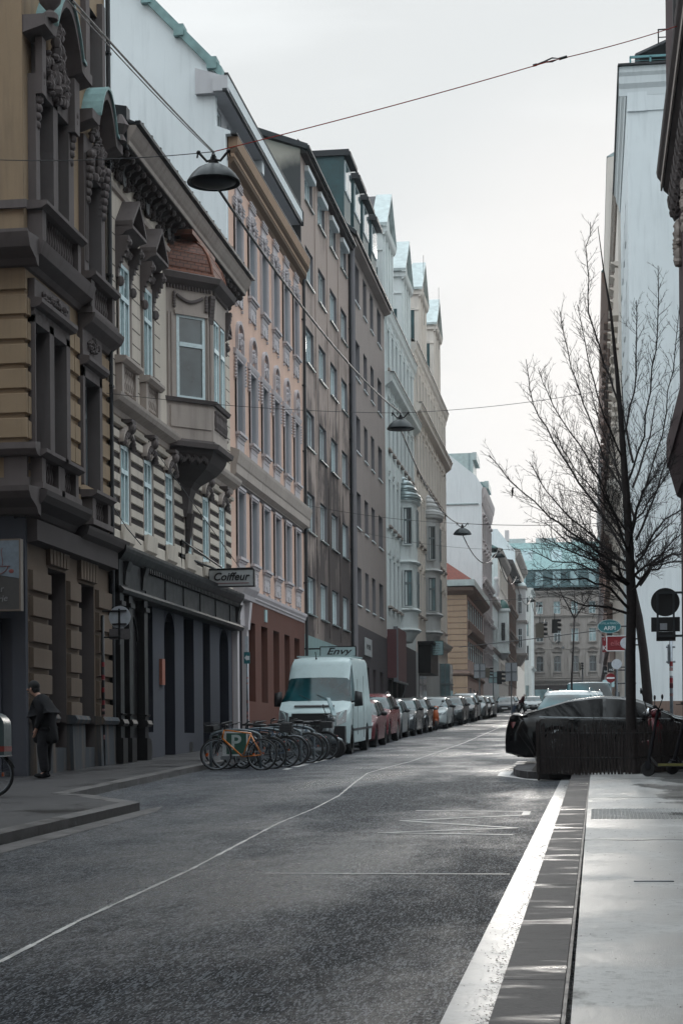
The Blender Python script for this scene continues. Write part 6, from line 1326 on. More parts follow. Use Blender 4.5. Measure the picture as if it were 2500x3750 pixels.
# ================================================================ bicycles
def bicycle(label, frame_mat, X, Y, rz, lean=0, size=1, basket=0, fender=0, dz=0, drop=0, steer=0, group='bicycles in the rack', rear_only=0, seat=1, box=0):
    """local x = forward; origin midway between the hubs on the ground"""
    o = empty('bicycle', (0, 0, 0), label, 'bicycle', group); LOCAL.add(o.name); r = .335 * size; xr, xf = -.52 * size, .53 * size
    BB = (-.08, 0, .29); ST = (-.26, 0, .80 * size); HT = (.36, 0, .88 * size); HB = (.40, 0, .70 * size)
    m = MB(); T = .0165
    m.tube([BB, ST], T, 7); m.tube([ST, HT], T, 7); m.tube([HB, BB], T * 1.15, 7); m.tube([HT, HB], T * 1.2, 7)
    for s_ in (1, -1): m.tube([(xr, s_ * .06, r), (BB[0], s_ * .03, BB[2])], .009, 5); m.tube([(xr, s_ * .06, r), (ST[0], s_ * .02, ST[2] - .04)], .008, 5)
    m.build('frame', frame_mat, o, True)
    m = MB(); a = steer; fx, fy = HB[0] + (xf - HB[0]) * math.cos(a), (xf - HB[0]) * math.sin(a)
    for s_ in (1, -1): m.tube([(HB[0], s_ * .03, HB[2]), (HB[0] + .06, s_ * .05 + fy * .4, r + .25), (fx, fy + s_ * .05, r)], .012, 6)
    m.build('fork', M['plastic'] if frame_mat is M['orange_p'] else frame_mat, o, True)
    for nm, x, y, aa in (('rear', xr, 0, 0), ('front', fx, fy, a)):
        ca, sa = math.cos(aa), math.sin(aa)
        P = lambda u, v, w_=0: (x + u * ca - w_ * sa, y + u * sa + w_ * ca, r + v)
        m = MB(); n = 30; m.tube([P(r * math.cos(2 * math.pi * k / n), r * math.sin(2 * math.pi * k / n)) for k in range(n + 1)], .019, 6, cap=False); wh = m.build('wheel', M['rubber'], o, True)
        m = MB(); m.tube([P((r - .028) * math.cos(2 * math.pi * k / n), (r - .028) * math.sin(2 * math.pi * k / n)) for k in range(n + 1)], .011, 5, cap=False); m.build('rim', M['steel'], wh, True)
        m = MB()
        for k in range(18): t_ = 2 * math.pi * k / 18; m.tube([P(.02 * math.cos(t_ + 1), .02 * math.sin(t_ + 1), .02 * (-1) ** k), P((r - .03) * math.cos(t_), (r - .03) * math.sin(t_))], .0016, 3, cap=False)
        m.tube([P(0, 0, -.05), P(0, 0, .05)], .022, 7); m.build('spokes', M['steel'], wh)
        m = MB(); m.box(x + r * .55 * ca - .015, x + r * .55 * ca + .015, y + r * .55 * sa - .02, y + r * .55 * sa + .02, r - .03, r + .03); m.build('reflector', M['amber'], wh)
        if fender:
            m = MB(); m.tube([P((r + .03) * math.cos(t_), (r + .03) * math.sin(t_)) for t_ in [R(15 + 13 * k) for k in range(12)]], .014, 5); m.build('mudguard', M['steel'] if fender == 2 else M['plastic'], o, True)
    if seat:
        m = MB(); m.tube([ST, (-.29, 0, .93 * size)], .013, 6); m.ball((-.31, 0, .96 * size), (.13, .065, .035), 10, 6); m.ball((-.2, 0, .955 * size), (.09, .03, .025), 8, 5); m.build('saddle', M['plastic'], o, True)
    m = MB(); hx, hz = .33, 1.0 * size; m.tube([HT, (hx, 0, hz)], .015, 6)
    c_, s2 = math.cos(a), math.sin(a)
    if drop: m.tube([(hx - .05 - s2 * .2, -.24, hz - .12), (hx + .1, -.23, hz - .1), (hx + .08, -.2, hz), (hx, 0, hz), (hx + .08, .2, hz), (hx + .1, .23, hz - .1), (hx - .05, .24, hz - .12)], .014, 6)
    else: m.tube([(hx - .10 + .30 * s2, -.30 * c_, hz + .02), (hx, -.12, hz), (hx, .12, hz), (hx - .10 - .30 * s2, .30 * c_, hz + .02)], .013, 6)
    for s_ in (1, -1): m.tube([(hx - .05 - s_ * .2 * s2, s_ * .2 * c_, hz), (hx + .02, s_ * .24, hz - .03)], .008, 5)
    m.build('handlebar', M['plastic'], o, True)
    m = MB(); m.lathe([(.02, -.035), (.09, -.035), (.09, -.028), (.02, -.028)], BB, 16, 'y'); m.tube([(BB[0], -.05, BB[2]), (BB[0] + .13, -.06, BB[2] - .1)], .010, 5); m.tube([(BB[0], .05, BB[2]), (BB[0] - .13, .06, BB[2] + .1)], .010, 5); m.box(BB[0] + .09, BB[0] + .18, -.14, -.06, BB[2] - .115, BB[2] - .095); m.box(BB[0] - .18, BB[0] - .09, .06, .14, BB[2] + .09, BB[2] + .11); m.build('crank', M['steel'], o)
    m = MB(); m.ball((xr - .02 + (-.28 if fender else .12), 0, r + .26), (.02, .03, .02), 6, 5); m.build('tail_light', M['redlens'], o, True)
    if basket:
        m = MB(); bx = (.52, .78) if basket == 1 else (-.72, -.40)
        for k in range(7):
            z = .80 + .035 * k; m.tube([(bx[0], -.16, z), (bx[1], -.16, z), (bx[1], .16, z), (bx[0], .16, z), (bx[0], -.16, z)], .004, 4)
        for k in range(6):
            x = bx[0] + (bx[1] - bx[0]) * k / 5; m.tube([(x, -.16, 1.02), (x, -.15, .79), (x, .15, .79), (x, .16, 1.02)], .004, 4)
        m.box(bx[0] + .02, bx[1] - .02, -.14, .14, .80, .95); m.build('basket', M['plastic'], o)
    o.location = (X, Y, gz(Y) + dz); o.rotation_euler = (R(lean), 0, R(rz)); return o
fm = [simple('black_frame', (.012, .012, .014), .35, .2), simple('grey_frame', (.12, .13, .14), .35, .4), simple('blue_frame', (.02, .05, .09), .35, .2), simple('dark_green_frame', (.015, .04, .035), .35, .2)]
BK = [('orange-framed racing bicycle at the near end of the rack, no saddle post visible', M['orange_p'], -7.55, 37.85, 172, 6, dict(seat=0, steer=.5)),
      ('black bicycle directly behind the orange racing bicycle', fm[0], -7.45, 38.5, 176, -5, dict(fender=1)),
      ('dark blue bicycle with a rear basket, third from the near end', fm[2], -7.3, 39.2, 184, 4, dict(basket=2, fender=1)),
      ('grey bicycle with silver mudguards in the middle of the rack', fm[1], -7.25, 40.1, 188, -4, dict(fender=2, steer=-.4)),
      ('dark green bicycle leaning on the middle hoop', fm[3], -7.3, 40.9, 176, 5, dict(drop=1)),
      ('black bicycle with a wire front basket past the middle hoop', fm[0], -7.2, 41.8, 186, 3, dict(basket=1, fender=1, size=1.04)),
      ('grey bicycle with large wheels beside the front-basket bicycle', fm[1], -7.15, 42.6, 178, -5, dict(fender=2)),
      ('blue bicycle with drop handlebar near the far hoop', fm[2], -7.2, 43.3, 184, 5, dict(drop=1)),
      ('black bicycle with rear basket, last before the grey scooter', fm[0], -7.1, 44.1, 180, -3, dict(basket=2, fender=1)),
      ('small dark bicycle tucked behind the sign of the rack', fm[3], -8.0, 38.9, 150, 8, dict(size=.85, steer=.6)),
      ('grey bicycle leaning against the second hoop nearest the wall', fm[1], -8.05, 40.4, 165, -7, dict(fender=1, basket=1))]
for lab, fmx, X, Y, rz, ln, kw in BK: bicycle(lab, fmx, X, Y, rz, ln, **kw)
GH = 'bicycle hoops'
def hoop(label, X, Y, sign=False):
    o = empty('bicycle_hoop', (X, Y, gz(Y)), label, 'bicycle rack', GH); m = MB(); pts = []
    for k in range(17):
        a = math.pi * k / 16; pts.append((X - .62 * math.cos(a) if False else X - .55 * max(-1, min(1, 1.25 * math.cos(a))), Y, gz(Y) + .42 + .45 * math.sin(a) ** .6))
    m.tube([(X - .55, Y, gz(Y))] + pts + [(X + .55, Y, gz(Y))], .032, 9); m.build('tube', simple('blue_grey_hoop', (.10, .125, .14), .45, .2), o, True)
    if sign:
        z = gz(Y); m = MB(); m.box(X - .28, X + .28, Y - .05, Y - .035, z + .30, z + .84); s1 = m.build('sign', M['letter_white'], o)
        m = MB(); m.box(X - .19, X + .25, Y - .056, Y - .051, z + .34, z + .80); m.build('sign_field', M['sign_green'], s1)
        lettering('P', .46, simple('pale_letter', (.40, .50, .50), .5), s1, (X + .02, Y - .06, z + .58), rot=(R(90), 0, 0), bold=.008)
        m = MB(); m.box(X - .32, X - .12, Y - .06, Y - .02, z + .22, z + .30); m.build('clamp', M['steel'], s1)
    return o
for (x, y, lb, sg) in ((-7.68, 38.15, 'blue-grey hoop carrying the green and white parking sign, nearest the viewer', True), (-7.4, 39.7, 'hoop behind the signposted one, mostly hidden by bicycles', False), (-7.3, 41.3, 'middle hoop of the rack under the dark green bicycle', False), (-7.25, 43.0, 'hoop at the far end of the bicycle rack before the grey scooter', False)): hoop(lb, x, y, sg)
# delivery bicycle cut by the left edge
bk = bicycle('bicycle with a rounded cargo box, cut off by the left edge of the view', fm[0], -9.05, 25.7, 8, 0, dz=.12, seat=0, fender=1, group='')

bk.location.x = -9.47
m = MB(); pr = [(0, 0), (.46, 0), (.46, .62)] + [(.46 - .28 + .28 * math.cos(R(15 * k)), .62 + .28 * math.sin(R(15 * k))) for k in range(1, 6)] + [(.18, .90), (0, .90)]
m.prism([(.33 + x, -.3, .62 + z * .74) for x, z in pr], [(.33 + x, .3, .62 + z * .74) for x, z in pr]); bx = m.build('cargo_box', simple('dark_teal_box', (.05, .075, .08), .35, .2), bk, 'auto')
m = MB(); m.box(.33, .795, -.305, .305, .68, .76); m.build('stripe', simple('dull_red_stripe', (.20, .02, .015), .5), bx)
m = MB(); m.box(.32, .80, -.31, .31, .605, .625); m.build('rim_trim', M['chrome'], bx)
# ================================================================ people
def skin_fig(name, parent, chain, edges, mat, lv=2):
    """one continuous surface grown round a skeleton: chain = [(x,y,z,r)], edges between indices, root first"""
    me = bpy.data.meshes.new(name); me.from_pydata([c[:3] for c in chain], edges, []); o = bpy.data.objects.new(name, me); COL.objects.link(o); o.parent = parent
    md = o.modifiers.new('skin', 'SKIN'); md.use_smooth_shade = True
    for i, c in enumerate(chain):
        v = me.skin_vertices[0].data[i]; rr = c[3]; v.radius = rr if isinstance(rr, tuple) else (rr, rr)
    me.skin_vertices[0].data[0].use_root = True
    sb = o.modifiers.new('sub', 'SUBSURF'); sb.levels = sb.render_levels = lv; me.materials.append(mat); return o
def person(label, X, Y, rz, coat, legs, hair, pose, scale=1, dz=.12, hairkind='hair'):
    o = empty('person', (0, 0, 0), label, 'person')
    P = pose   # local: x forward, y left, z up
    hip, chest, neck, head = P['hip'], P['chest'], P['neck'], P['head']
    ch = [(*hip, (.13, .11))]; ed = []
    def add(p, r, fr): ch.append((*p, r)); ed.append((fr, len(ch) - 1)); return len(ch) - 1
    mid = add(tuple((a + b_) / 2 for a, b_ in zip(hip, chest)), (.125, .10), 0); c_ = add(chest, (.15, .105), mid); n_ = add(neck, .055, c_)
    h1 = add((head[0] - .01, head[1], head[2] - .08), .065, n_); h2 = add(head, .088, h1); h3 = add((head[0] - .01, head[1], head[2] + .07), .075, h2)
    for s_, A, Lg in ((1, P['armL'], P['legL']), (-1, P['armR'], P['legR'])):
        sh = add((chest[0], chest[1] + s_ * .17, chest[2] + .08), .06, c_); el = add(A[0], .042, sh); wr = add(A[1], .03, el); d = Vector(A[1]) - Vector(A[0]); d.normalize(); pm = add(tuple(Vector(A[1]) + d * .07), (.036, .02), wr)
        th = add((hip[0], hip[1] + s_ * .09, hip[2] - .06), .088, 0); kn = add(Lg[0], .058, th); an = add(Lg[1], .042, kn); add((Lg[1][0] + .12, Lg[1][1], Lg[1][2] - .055), (.042, .03), an)
        pv = Vector(A[1]) + d * .10
        for q in range(4):   # fingers
            f0 = pv + Vector((.012 * (q - 1.5), 0, 0)); i0 = add(tuple(f0), .010, pm); i1 = add(tuple(f0 + d * (.035 + .006 * (q % 3)) + Vector((.004, -s_ * .006, 0))), .009, i0); add(tuple(f0 + d * (.06 + .008 * (q % 3)) + Vector((.012, -s_ * .014, 0))), .008, i1)
        t0 = add(tuple(Vector(A[1]) + d * .04 + Vector((.032, 0, 0))), .010, pm); add(tuple(Vector(A[1]) + d * .075 + Vector((.05, -s_ * .01, 0))), .009, t0)
    skin_fig('body', o, ch, ed, M['skin'])
    # coat: torso with sleeves
    fat = P.get('fat', 1); cc = [(hip[0], hip[1], hip[2] + .02, (.19 * fat, .15 * fat))]; ce = []
    def addc(p, r, fr): cc.append((*p, r)); ce.append((fr, len(cc) - 1)); return len(cc) - 1
    k = P.get('coatlen', .25); addc((hip[0] + .0, hip[1], hip[2] - k), (.21 * fat, .17 * fat), 0); mm_ = addc(tuple((a + b_) / 2 for a, b_ in zip(hip, chest)), (.20 * fat, .165 * fat), 0); c2_ = addc((chest[0], chest[1], chest[2] + .0), (.185 * fat, .15 * fat), mm_); addc((neck[0], neck[1], neck[2] - .02), .10, c2_)
    for s_, A in ((1, P['armL']), (-1, P['armR'])):
        sh = addc((chest[0], chest[1] + s_ * .19, chest[2] + .08), .082, c2_); el = addc(A[0], .07, sh); addc(A[1], .056, el)
    skin_fig('coat', o, cc, ce, coat)
    tc = [(hip[0], hip[1], hip[2] - .02, (.15, .13))]; te = []
    for s_, Lg in ((1, P['legL']), (-1, P['legR'])):
        i = len(tc); tc += [(hip[0], hip[1] + s_ * .1, hip[2] - .1, .13), (*Lg[0], .10), (Lg[1][0], Lg[1][1], Lg[1][2] + .0, .085)]; te += [(0, i), (i, i + 1), (i + 1, i + 2)]
    skin_fig('trousers', o, tc, te, legs)
    for Lg in (P['legL'], P['legR']):
        m = MB(); a = Lg[1]; m.ball((a[0] + .07, a[1], a[2] - .045), (.15, .05, .045), 12, 8); m.ball((a[0] - .0, a[1], a[2] - .02), (.06, .05, .06), 8, 6); m.build('shoe', M['cloth_k'], o, True)
    m = MB(); m.ball((head[0] - .022, head[1], head[2] + .035), (.108, .098, .105), 14, 10); m.ball((head[0] - .06, head[1], head[2] - .03), (.07, .085, .08), 12, 8); m.build(hairkind, hair, o, True)
    m = MB(); m.ball((head[0] + .098, head[1], head[2] - .025), (.024, .014, .022), 8, 6); m.ball((head[0] + .088, head[1], head[2] - .075), (.012, .024, .008), 8, 5); m.ball((head[0], head[1] + .088, head[2] - .02), (.02, .012, .032), 8, 6); m.ball((head[0], head[1] - .088, head[2] - .02), (.02, .012, .032), 8, 6)
    m.build('face', M['skin'], o, True)
    m = MB()
    for s_ in (1, -1): m.ball((head[0] + .083, head[1] + s_ * .034, head[2] + .0), (.010, .014, .009), 8, 5)
    m.build('eye', M['ink'], o, True)
    o.location = (X, Y, gz(Y) + dz); o.rotation_euler = (0, 0, R(rz)); o.scale = (scale,) * 3; return o
person('bulky person in black coat and cap leaning towards the shop window', -10.0, 31.9, 172, M['cloth_k'], M['cloth_k2'], M['hair_k'],
       dict(hip=(0, 0, .93), chest=(.08, 0, 1.32), neck=(.16, 0, 1.50), head=(.25, 0, 1.61), armL=((-.02, .25, 1.12), (.08, .22, .88)), armR=((-.02, -.25, 1.12), (.04, -.22, .86)), legL=((.02, .12, .50), (-.04, .13, .09)), legR=((.04, -.10, .50), (.04, -.10, .09)), coatlen=.34, fat=1.3), 1.04, hairkind='knitted_cap')
person('person with white hair in a maroon jacket crossing the street and pulling a trolley', -5.75, 152, 8, M['maroon'], M['cloth_k2'], M['hair_w'],
       dict(hip=(0, 0, .92), chest=(.10, 0, 1.28), neck=(.18, 0, 1.44), head=(.25, 0, 1.54), armL=((.0, .23, 1.08), (.16, .22, .9)), armR=((-.12, -.24, 1.06), (-.28, -.22, .84)), legL=((.16, .1, .50), (.22, .1, .09)), legR=((-.06, -.1, .48), (-.30, -.1, .14)), coatlen=.12), 1.02, dz=0)
o = empty('trolley', (0, 0, 0), 'dark blue wheeled shopping trolley pulled by the white-haired person', 'trolley'); m = MB(); m.prism([(-.95, -.17, .12), (-.7, -.17, .05), (-.7, .17, .05), (-.95, .17, .12)], [(-.65, -.15, .72), (-.45, -.15, .62), (-.45, .15, .62), (-.65, .15, .72)]); m.build('bag', simple('dark_blue_bag', (.015, .03, .06), .8), o)
m = MB(); m.tube([(-.82, 0, .1), (-.55, 0, .65), (-.30, 0, .84)], .014, 5); m.build('handle', M['steel'], o); 
for s_ in (1, -1): m = MB(); m.lathe([(.02, -.02), (.08, -.02), (.08, .02), (.02, .02)], (-.84, s_ * .19, .08), 12, 'y'); m.build('wheel', M['rubber'], o)
o.location = (-5.75, 151.75, gz(151.75)); o.rotation_euler = (0, 0, R(8))

# ================================================================ street lamps on cross wires
cables = []
def span_lamp(Y, X, z, label, D=.70):
    o = empty('street_lamp', (X, Y, z), label, 'street lamp', 'lamps hung over the road'); r = D / 2
    m = MB(); m.lathe([(.02, .235), (.06, .23), (.13, .215), (.22, .165), (.29, .095), (r - .015, .03), (r, .0), (r - .004, -.012), (r - .03, .0), (r - .06, .01)], (X, Y, z), 32); m.build('shade', simple('dark_green_enamel', (.004, .010, .012), .42, 0, spec=.35), o, 'auto')
    m = MB(); m.lathe([(.001, -.05), (.12, -.047), (.22, -.03), (r - .055, .004), (r - .06, .02)], (X, Y, z), 28); m.build('glass_bowl', simple('smoky_bowl', (.012, .016, .018), .35, spec=.3), o, True)
    m = MB(); m.lathe([(.075, .225), (.07, .26), (.03, .275), (.025, .36)], (X, Y, z), 10)
    for s_ in (1, -1): m.tube([(X, Y, z + .30), (X + s_ * .09, Y, z + .28), (X + s_ * .17, Y, z + .37), (X + s_ * .20, Y, z + .40)], .017, 6); m.ball((X + s_ * .2, Y, z + .40), .03, 6, 5); m.tube([(X + s_ * .205, Y, z + .40), (X + s_ * .22, Y, z + .33)], .012, 5)
    for k in range(6): t_ = k * 1.05; m.tube([(X + .06 * math.cos(t_), Y + .06 * math.sin(t_), z + .23), (X + .03 * math.cos(t_), Y + .03 * math.sin(t_), z + .34)], .007, 4)
    m.tube([(X, Y - .06, z + .33), (X, Y, z + .40), (X, Y + .06, z + .33)], .016, 5); m.build('hanger', M['iron'], o, 'auto'); return o
LP = []
names = ['nearest street lamp, a large dark dome in front of the salmon house', 'second street lamp, hanging before the mint and sand houses', 'third street lamp, against the tall white firewall', 'fourth street lamp, beside the tall white house', 'fifth street lamp in the receding row', 'sixth street lamp in the receding row', 'seventh street lamp, small above the traffic signals', 'eighth street lamp, before the palace windows', 'ninth street lamp, low before the palace', 'farthest street lamp of the row']
px_ = [(783, 668, 22.7), (1466, 1570, 44.9), (1692, 1956, 67.2), (1824, 2040, 93), (1890, 2134, 118), (1945, 2203, 146), (1972, 2221, 168), (1993, 2282, 190), (2041, 2351, 236), (2060, 2374, 276)]
for (px, py, Y), lb in zip(px_, names):
    X, z = FY(px, py, Y); span_lamp(Y, X, z, lb); LP.append(Vector((X, Y, z + .40)))
def wire(name, label, pts, r, mat, sag=0, n=16, group=None):
    m = MB()
    for a, c in zip(pts[:-1], pts[1:]):
        a, c = Vector(a), Vector(c); q = []
        for k in range(n + 1): t_ = k / n; p = a.lerp(c, t_); p.z -= sag * 4 * t_ * (1 - t_); q.append(tuple(p))
        m.tube(q, r, 5)
    o = m.build(name, mat, loc=tuple(pts[0])); tag(o, label, 'cable', group); return o
rustw = simple('reddish_cable', (.32, .03, .02), .7, spec=.1)
A = LP[0]
s0 = Vector(FY(265, 0, 12) [:1] + (12,) + FY(265, 0, 12)[1:])
wire('power_cable', 'thick black feed cable dropping from the top left to the nearest lamp', [tuple(s0), tuple(LP[0])], .010, M['iron'], .02)
wire('power_cable', 'second strand running beside the thick feed cable at the top left', [(s0.x - .05, s0.y, s0.z + .02), (LP[0].x - .02, LP[0].y, LP[0].z)], .006, M['iron'], .03)
for i in range(len(LP) - 1):
    a, c = LP[i].copy(), LP[i + 1].copy(); a.z -= .40
    wire('power_cable', f'feed cable sagging from the {["nearest","second","third","fourth","fifth","sixth","seventh","eighth","ninth"][i]} lamp to the next one up the street', [tuple(a), tuple(c)], .020 if i < 3 else .025, M['iron'], [.30, .62, .9, .9, 1.0, 1.1, 1.0, 1.3, 1.2][i], 20)
RX = 2.0
def cross(i, label, lpt, rpt, mat, r=.006, sl=.03):
    wire('span_wire', label, [lpt, tuple(LP[i]), rpt], r, mat, sl)
xl, zl = FY(-20, 585, 23.5); xr, zr = FY(2500, 88, 29)
p1 = FY(2070, 222, 25.5)
wire('span_wire', 'dark wire from the left house to the nearest lamp', [(xl, 23.5, zl), tuple(LP[0])], .006, M['iron'], .05)
wire('span_wire', 'reddish wire rising from the nearest lamp to the right edge', [tuple(LP[0]), (FY(2020, 222, 25.6)[0], 25.6, FY(2020, 222, 25.6)[1]), (xr, 29, zr)], .007, rustw, .03)
m = MB(); q = [FY(x, y, 25.8) for x, y in ((1965, 236), (1985, 228), (2020, 226), (2048, 214), (2020, 212), (1985, 228))]; m.tube([(a, 25.8, c) for a, c in q], .012, 5); m.tube([(FY(1950, 240, 25.8)[0], 25.8, FY(1950, 240, 25.8)[1]), (q[0][0], 25.8, q[0][1])], .02, 6); m.tube([(FY(2045, 216, 25.8)[0], 25.8, FY(2045, 216, 25.8)[1]), (FY(2075, 207, 25.8)[0], 25.8, FY(2075, 207, 25.8)[1])], .02, 6); tag(m.build('turnbuckle', M['iron'], loc=(q[0][0], 25.8, q[0][1])), 'iron turnbuckle tightening the reddish wire', 'turnbuckle')
xa, za = FX(375, 1440, XL); xb, zb_ = FY(2230, 1425, 47)
wire('span_wire', 'thin wire through the second lamp from the corner of the oriel house', [(XL + .1, xa, za), tuple(LP[1]), (xb, 47, zb_)], .007, M['iron'], .10)
x3, z3 = FX(1110, 1850, XL)
wire('span_wire', 'thin wire holding the third lamp from the soot stained house', [(XL + .1, x3, z3), tuple(LP[2])], .007, M['iron'], .12)
x4, z4_ = FY(2300, 1910, 68); wire('span_wire', 'wire from the third lamp to the right hand house', [tuple(LP[2]), (x4, 68, z4_)], .012, M['iron'], .10)
wire('span_wire', 'wire across the street at the tan corner house', [(XL + .7, 157, 14.0), (2, 150, 14.2)], .02, M['iron'], .2); wire('span_wire', 'thick wire across the crossing carrying the traffic signals', [(XL - .2, 150, 9.55), (2.2, 138, 10.2)], .035, M['iron'], .05)
wire('span_wire', 'thin wire from the mauve house to the fourth lamp', [(XL + .1, 81, 11.3), tuple(LP[3])], .008, M['iron'], .2)
wire('span_wire', 'thin wire of the fourth lamp to the right row', [tuple(LP[3]), (1.6, 96, LP[3].z + .6)], .010, M['iron'], .1)

# ================================================================ signs and small things on the facades
def box_sign(name, label, x0, x1, Y, z0, z1, th, mat, frame=None, cat='sign'):
    o = empty(name, ((x0 + x1) / 2, Y, z0), label, cat); m = MB(); m.box(x0, x1, Y, Y + th, z0, z1); f = m.build('panel', mat, o)
    if frame:
        m = MB(); e = .03
        m.box(x0 - e, x1 + e, Y - .01, Y + th + .01, z1, z1 + e); m.box(x0 - e, x1 + e, Y - .01, Y + th + .01, z0 - e, z0); m.box(x0 - e, x0, Y - .01, Y + th + .01, z0, z1); m.box(x1, x1 + e, Y - .01, Y + th + .01, z0, z1); m.build('frame', frame, o)
    return o
# hairdresser sign
o = box_sign('hanging_sign', 'grey light-box sign reading Coiffeur on an iron bracket over the pavement', -10.55, -9.30, 48.9, 5.98, 6.42, .16, M['sign_grey'], M['iron'])
lettering('Coiffeur', .31, M['ink'], o, (-9.94, 48.89, 6.23), shear=.28, bold=.007, sx=.98)
m = MB(); m.box(-10.48, -9.42, 48.885, 48.895, 6.045, 6.062); m.build('underline', M['sign_red'], o)
m = MB(); m.tube([(-10.7, 45.9, 6.55), (-10.35, 48.9, 6.45)], .03, 5); m.tube([(-10.7, 48.9, 6.45), (-9.3, 48.9, 6.47)], .02, 5); m.tube([(-10.66, 45.9, 6.1), (-10.66, 45.9, 6.95), (-10.2, 48.9, 6.5)], .03, 5); m.tube([(-10.6, 42.0, 9.0), (-9.7, 48.95, 6.5)], .01, 4); m.build('bracket', M['iron'], o)
# herb shop sign, cut by the left edge
o = box_sign('hanging_sign', 'shop sign with steaming bowl and script lettering at the left edge', -11.9, -10.62, 32.3, 4.12, 5.42, .14, simple('dark_olive_panel', (.045, .043, .042), .5), simple('tan_frame', (.13, .10, .08), .5))
m = MB(); m.prism([(-11.9, 32.292, 4.9), (-11.3, 32.292, 4.82), (-10.95, 32.292, 4.76), (-10.62, 32.292, 4.70), (-10.62, 32.292, 5.42), (-11.9, 32.292, 5.42)], [(-11.9, 32.299, 4.9), (-11.3, 32.299, 4.82), (-10.95, 32.299, 4.76), (-10.62, 32.299, 4.70), (-10.62, 32.299, 5.42), (-11.9, 32.299, 5.42)]); m.build('sky_field', simple('grey_blue_field', (.13, .16, .19), .5), o)
m = MB()
for k in range(6): x = -11.4 + .09 * k; m.tube([(x + .012 * math.sin(q * 1.1), 32.288, 4.95 + .055 * q) for q in range(7)], .006, 4)
m.tube([(-11.5 + .0 + .33 * (1 - math.cos(R(15 * k))) , 32.288, 4.93 - .17 * math.sin(R(15 * k))) for k in range(13)], .007, 4); m.tube([(-11.5, 32.288, 4.935), (-10.80, 32.288, 4.935)], .007, 4); m.ball((-10.77, 32.288, 4.84), (.05, .004, .04), 8, 5)
m.build('bowl_drawing', simple('brick_red_ink', (.16, .04, .035), .6), o)
pl_ = simple('chalk_letters', (.20, .20, .205), .7)
lettering('DIE', .10, pl_, o, (-11.18, 32.29, 4.62)); lettering('Kräuter', .17, pl_, o, (-11.20, 32.29, 4.47), shear=.3, rot=(R(90), R(-8), 0)); lettering('Drogerie', .17, pl_, o, (-11.17, 32.29, 4.29), shear=.3, rot=(R(90), R(-8), 0))
m = MB(); m.tube([(-11.2, 32.98, 5.3), (-11.2, 32.4, 5.3)], .03, 5); m.build('bracket', M['iron'], o)
# Envy sign
o = box_sign('hanging_sign', 'pale teal sign with the brush lettering Envy above the van', -10.15, -8.82, 67.0, 4.86, 5.20, .12, M['sign_pale'], M['iron']); lettering('Envy', .36, M['ink'], o, (-9.48, 66.99, 5.03), shear=.35, sx=1.35, bold=.004); m = MB(); m.tube([(-10.7, 67.06, 5.15), (-10.15, 67.06, 5.15)], .03, 5); m.build('bracket', M['iron'], o)
# framing shop sign
xa, za = FY(1569, 2350, 113); xb, zb_ = FY(1620, 2397, 113)
o = box_sign('hanging_sign', 'teal notched sign listing framing and gilding work, before the sand house', xa, xb, 113, zb_, za, .1, M['sign_pale'], M['sign_teal'])
hh = (za - zb_) / 5.6
for k, t_ in enumerate(('Bilderrahmen', 'Vergolden', 'Restaurieren', 'Passepartout', 'Spiegel')): lettering(t_, hh * .85, M['ink'], o, ((xa + xb) / 2, 112.99, za - hh * (k + .8)), sx=.85, extrude=.002)
m = MB(); m.tube([(XL, 113.05, za - .1), (xa, 113.05, za - .1)], .04, 5); m.build('bracket', M['iron'], o)
# street name plate on the corner house
o = box_sign('street_name_sign', 'white enamel street name plate on the tan corner house', -14.6, -13.3, 156.85, 6.55 + 1.9, 7.1 + 2.1, .03, M['sign_white']); lettering('Landon', .42, M['ink'], o, (-13.95, 156.84, 8.83), extrude=.002); lettering('gasse', .2, M['ink'], o, (-13.95, 156.84, 8.57), extrude=.002)
# round signs seen from behind at the left
def sign_pole(label, X, Y, parts, H, rp=.035, dz=.12, mat='steel', stick=True):
    o = empty('sign_post', (X, Y, gz(Y) + dz), label, 'traffic sign'); m = MB(); z0 = gz(Y) + dz - .1; m.tube([(X, Y, z0), (X, Y, z0 + H)], rp, 10); m.build('pole', M[mat], o, True)
    if stick:
        m = MB(); rr = random.Random(int(Y * 7))
        for k in range(7): z = z0 + .6 + rr.random() * (H * .5); m.lathe([(rp + .002, 0), (rp + .002, rr.uniform(.04, .1))], (X, Y, z), 10)
        m.build('sticker', simple('mixed_sticker', (.22, .12, .12), .5, var=.9, scale=9), o)
    return o
X0, z0_ = FY(441, 2260, 37.9); xs_, _ = FY(378, 2400, 37.9)
o = sign_pole('striped pole with a round sign and small plate seen from behind, before the black shopfront', xs_, 37.9, None, 3.4, mat='iron')
zt_ = FY(441, 2260, 37.9)[1]; m = MB(); m.lathe([(.245, 0), (.245, .006)], (X0, 37.86, zt_), 32, 'y'); m.build('round_sign', M['signback'], o)
m = MB(); m.box(X0 - .24, X0 + .24, 37.86, 37.866, zt_ - .49, zt_ - .26); m.build('plate', simple('brown_plate_back', (.13, .12, .125), .5, .3), o)
m = MB(); m.box(X0 - .16, X0 + .16, 37.82, 37.86, zt_ + .12, zt_ + .15); m.box(X0 - .16, X0 + .16, 37.82, 37.86, zt_ - .17, zt_ - .14); m.box(X0 - .02, X0 + .02, 37.80, 37.83, zt_ - .6, zt_ + .18)
for z in (zt_ + .13, zt_ - .44): m.tube([(xs_, 37.9, z), (X0 - .02, 37.82, z)], .018, 6)
m.build('bracket', M['iron'], o)
m = MB()
for k in range(4): z = gz(37.9) + 1.45 + .28 * k; m.lathe([(.038, 0), (.038, .1)], (xs_, 37.9, z), 10)
m.build('red_band', M['sign_red'], o)
